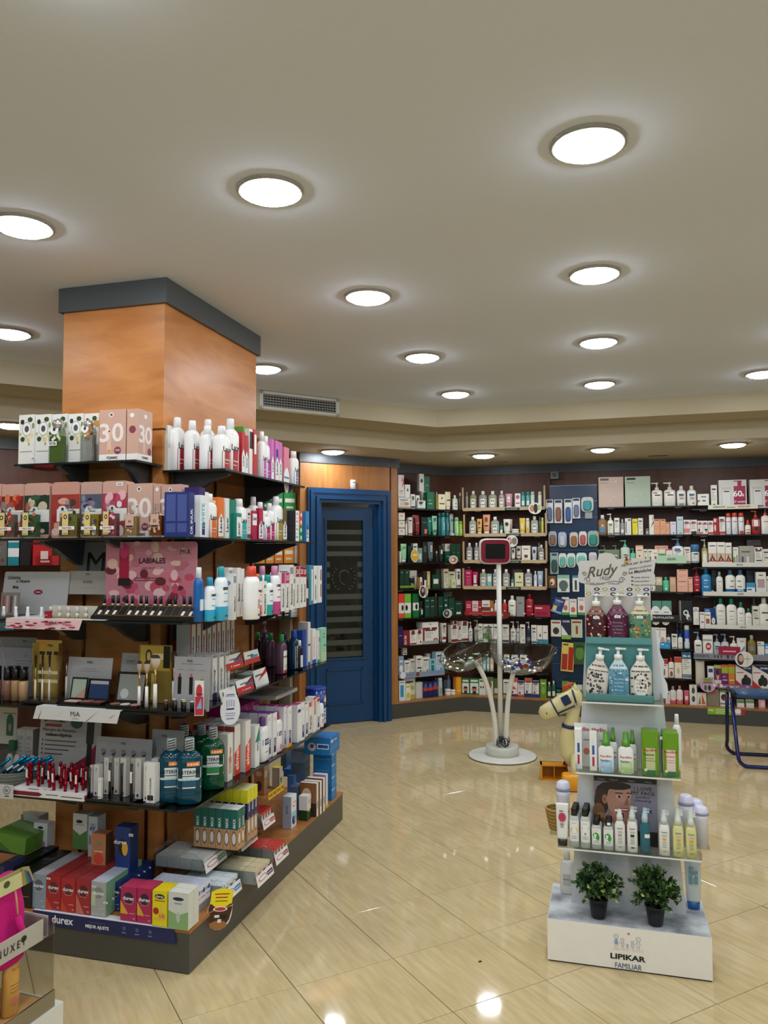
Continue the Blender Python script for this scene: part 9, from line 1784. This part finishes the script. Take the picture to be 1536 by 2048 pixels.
MB().loft([(.51,.3,.11),(.515,.31,.12),(.545,.31,.12),(.555,.3,.11)],'1c4a78','plastic',32,8).build('seat',so)
for s in (-1,1):MB().tube([(s*.325,-.12,.535),(s*.325,-.13,.55),(s*.325,.1,.55),(s*.325,.11,.53)],.016,'0a0f20','plastic',10).build('seat_bracket',so)
q=MB();q.box(-.05,-.1215,.531,.16,-.1205,.537,'a8b8c8');q.build('seat_lettering',so)
# ================================================================ display at the lower left corner
NX=empty('corner_display',Vector((-.99,2.50,0)),0,'white and silver counter stand reading NUXE with golden tubes','display stand');an=radians(70)
TN=Matrix.Rotation(an,4,'Z')
m=MB().box(-.6,0,0,.0,.4,.235,'dcdcd4','plastic',T=TN);m.build('stand_base',NX)
m=MB().box(-.58,.012,.235,-.03,.36,.25,'c89a60','paper',T=TN).box(-.58,.006,.235,-.03,.012,.285,'9a968c','metal',T=TN);m.build('lower_tray',NX)
m=MB().box(-.033,.012,.25,-.03,.3,.49,'fff','acrylic',T=TN).box(-.58,.30,.25,-.03,.303,.49,'8a7a60','paper',T=TN);m.build('tray_wall',NX)
Tf2=TN @ Matrix.Translation((0,.04,.435));m=MB().box(-.58,-.003,0,-.05,.0,.062,'b4b0a4','paper',T=Tf2);m.box(-.58,0,0,-.03,.26,.003,'8a867c','plastic',T=Tf2).box(-.03,0,0,-.027,.25,.062,'c0bcb0','paper',T=Tf2);m.build('upper_tray',NX)
q=MB();text(q,'N U X E',-.185,.02,.022,'141414',.085,0,.015,0,-.0045,T=Tf2,res=3);oval(q,-.128,.038,.011,.009,'141414',-.0045,T=Tf2);q.box(-.1295,-.0048,.02,-.1265,-.0044,.035,'141414',T=Tf2);q.build('lettering',NX)
nb=NX.matrix_world;NT=Matrix.Translation(NX.location)@ TN
for k,(u,v,h,w_) in enumerate(((-.13,.06,.165,.056),(-.27,.05,.165,.045))):
    P=NT @ Vector((u,v,.2508));r=empty('golden_tube',P,an,('wide golden cream tube nearest the clear side wall','slim golden bottle left of the wide tube')[k],'tube','golden products')
    m=MB().loft([(0,w_*.46,.018),(.006,w_*.5,.02),(h*.6,w_*.5,.02),(h,w_*.5,.012 if not k else .018)],'c8903c' if k else 'd4a050','plastic',18,cy=.02);S=surf(w_*.5,.02,.02);rect(m,-w_*.25,h*.2,w_*.25,h*.32,'d88060',-.001,S);[rect(m,-w_*.3,h*(.42+.06*i),w_*.3,h*(.43+.06*i),'8a6030',-.001,S) for i in range(3)];text(m,'NUXE',0,h*.8,.008,'6a4a20',None,0,0,0,-.002,S);m.build('tube_body',r)
P=NT @ Vector((-.15,.12,.4035));pg_=empty('fleece_pouch',P,an,'bright pink fleece pouch with zip standing in the upper tray','pouch')
m=MB();n=22;lv=14
for j in range(lv+1):
    t=j/lv;z=.235*t
    for i in range(n):
        a=2*pi*i/n;wr=1+.05*sin(3*a+t*7)+.03*sin(7*a-t*11);rx_=(.085-.012*t)*wr*(1 if t<.92 else .8);ry_=(.06-.015*t)*wr*(1 if t<.92 else .6);crease=.018*math.exp(-((a-4.9)/.25)**2)*min(1,t*3);R_=1-crease/.06
        m.v.append((rx_*R_*math.copysign(abs(cos(a))**.75,cos(a)),ry_*R_*math.copysign(abs(sin(a))**.75,sin(a)),z+.006*sin(2*a+1)*(t>.5)))
for j in range(lv):
    for i in range(n):k=(i+1)% n;m.face([j*n+i,j*n+k,(j+1)*n+k,(j+1)*n+i],'d0107c','cloth',True)
m.face(list(range(n-1,-1,-1)),'b00868','cloth');m.face([lv*n+i for i in range(n)],'d0107c','cloth',True);m.build('pouch_body',pg_)
MB().tube([(.012,-.052,.235),(.018,-.057,.18),(.024,-.058,.13)],.003,'d8a878','cloth',6).build('zip',pg_);MB().tube([(.024,-.058,.13),(.024,-.068,.1),(.035,-.07,.07),(.045,-.066,.03)],[.01,.012,.012,.011],'c40c72','cloth',10).build('zip_pull',pg_)
Th=Matrix.Translation((0,-.0,.215));m=MB().prism([(-.12,0),(.078,0),(.055,.05),(.03,.056),(-.12,.056)],-.066,-.064,'b8b48c','metal',T=Th @ Matrix(((1,0,0,0),(0,0,1,0),(0,1,0,0),(0,0,0,1))));rect(m,-.1,.0,.03,.045,'c8c890',-.067,T=Th);[m.poly([Th @ Vector((.03+.008*i,-.0672,.0)),Th @ Vector((.038+.008*i,-.0672,.0)),Th @ Vector((.034+.006*i-.005,-.0672,.052-.004*i)),Th @ Vector((.028+.006*i-.005,-.0672,.053-.004*i))],c,'metal') for i,c in enumerate(('c89880','9ab070','5a9a80','4a70a8','4a5098'))];oval(m,-.03,.028,.012,.01,'4a4838',-.0675,T=Th);m.build('header_card',pg_)
p=at(960,1924);o=MB().box(-.006,-.003,0,.006,.003,.004,'1a140c').build('speck');place(o,p,.5);tag(o,'tiny dark speck on the tiles in the foreground','crumb')
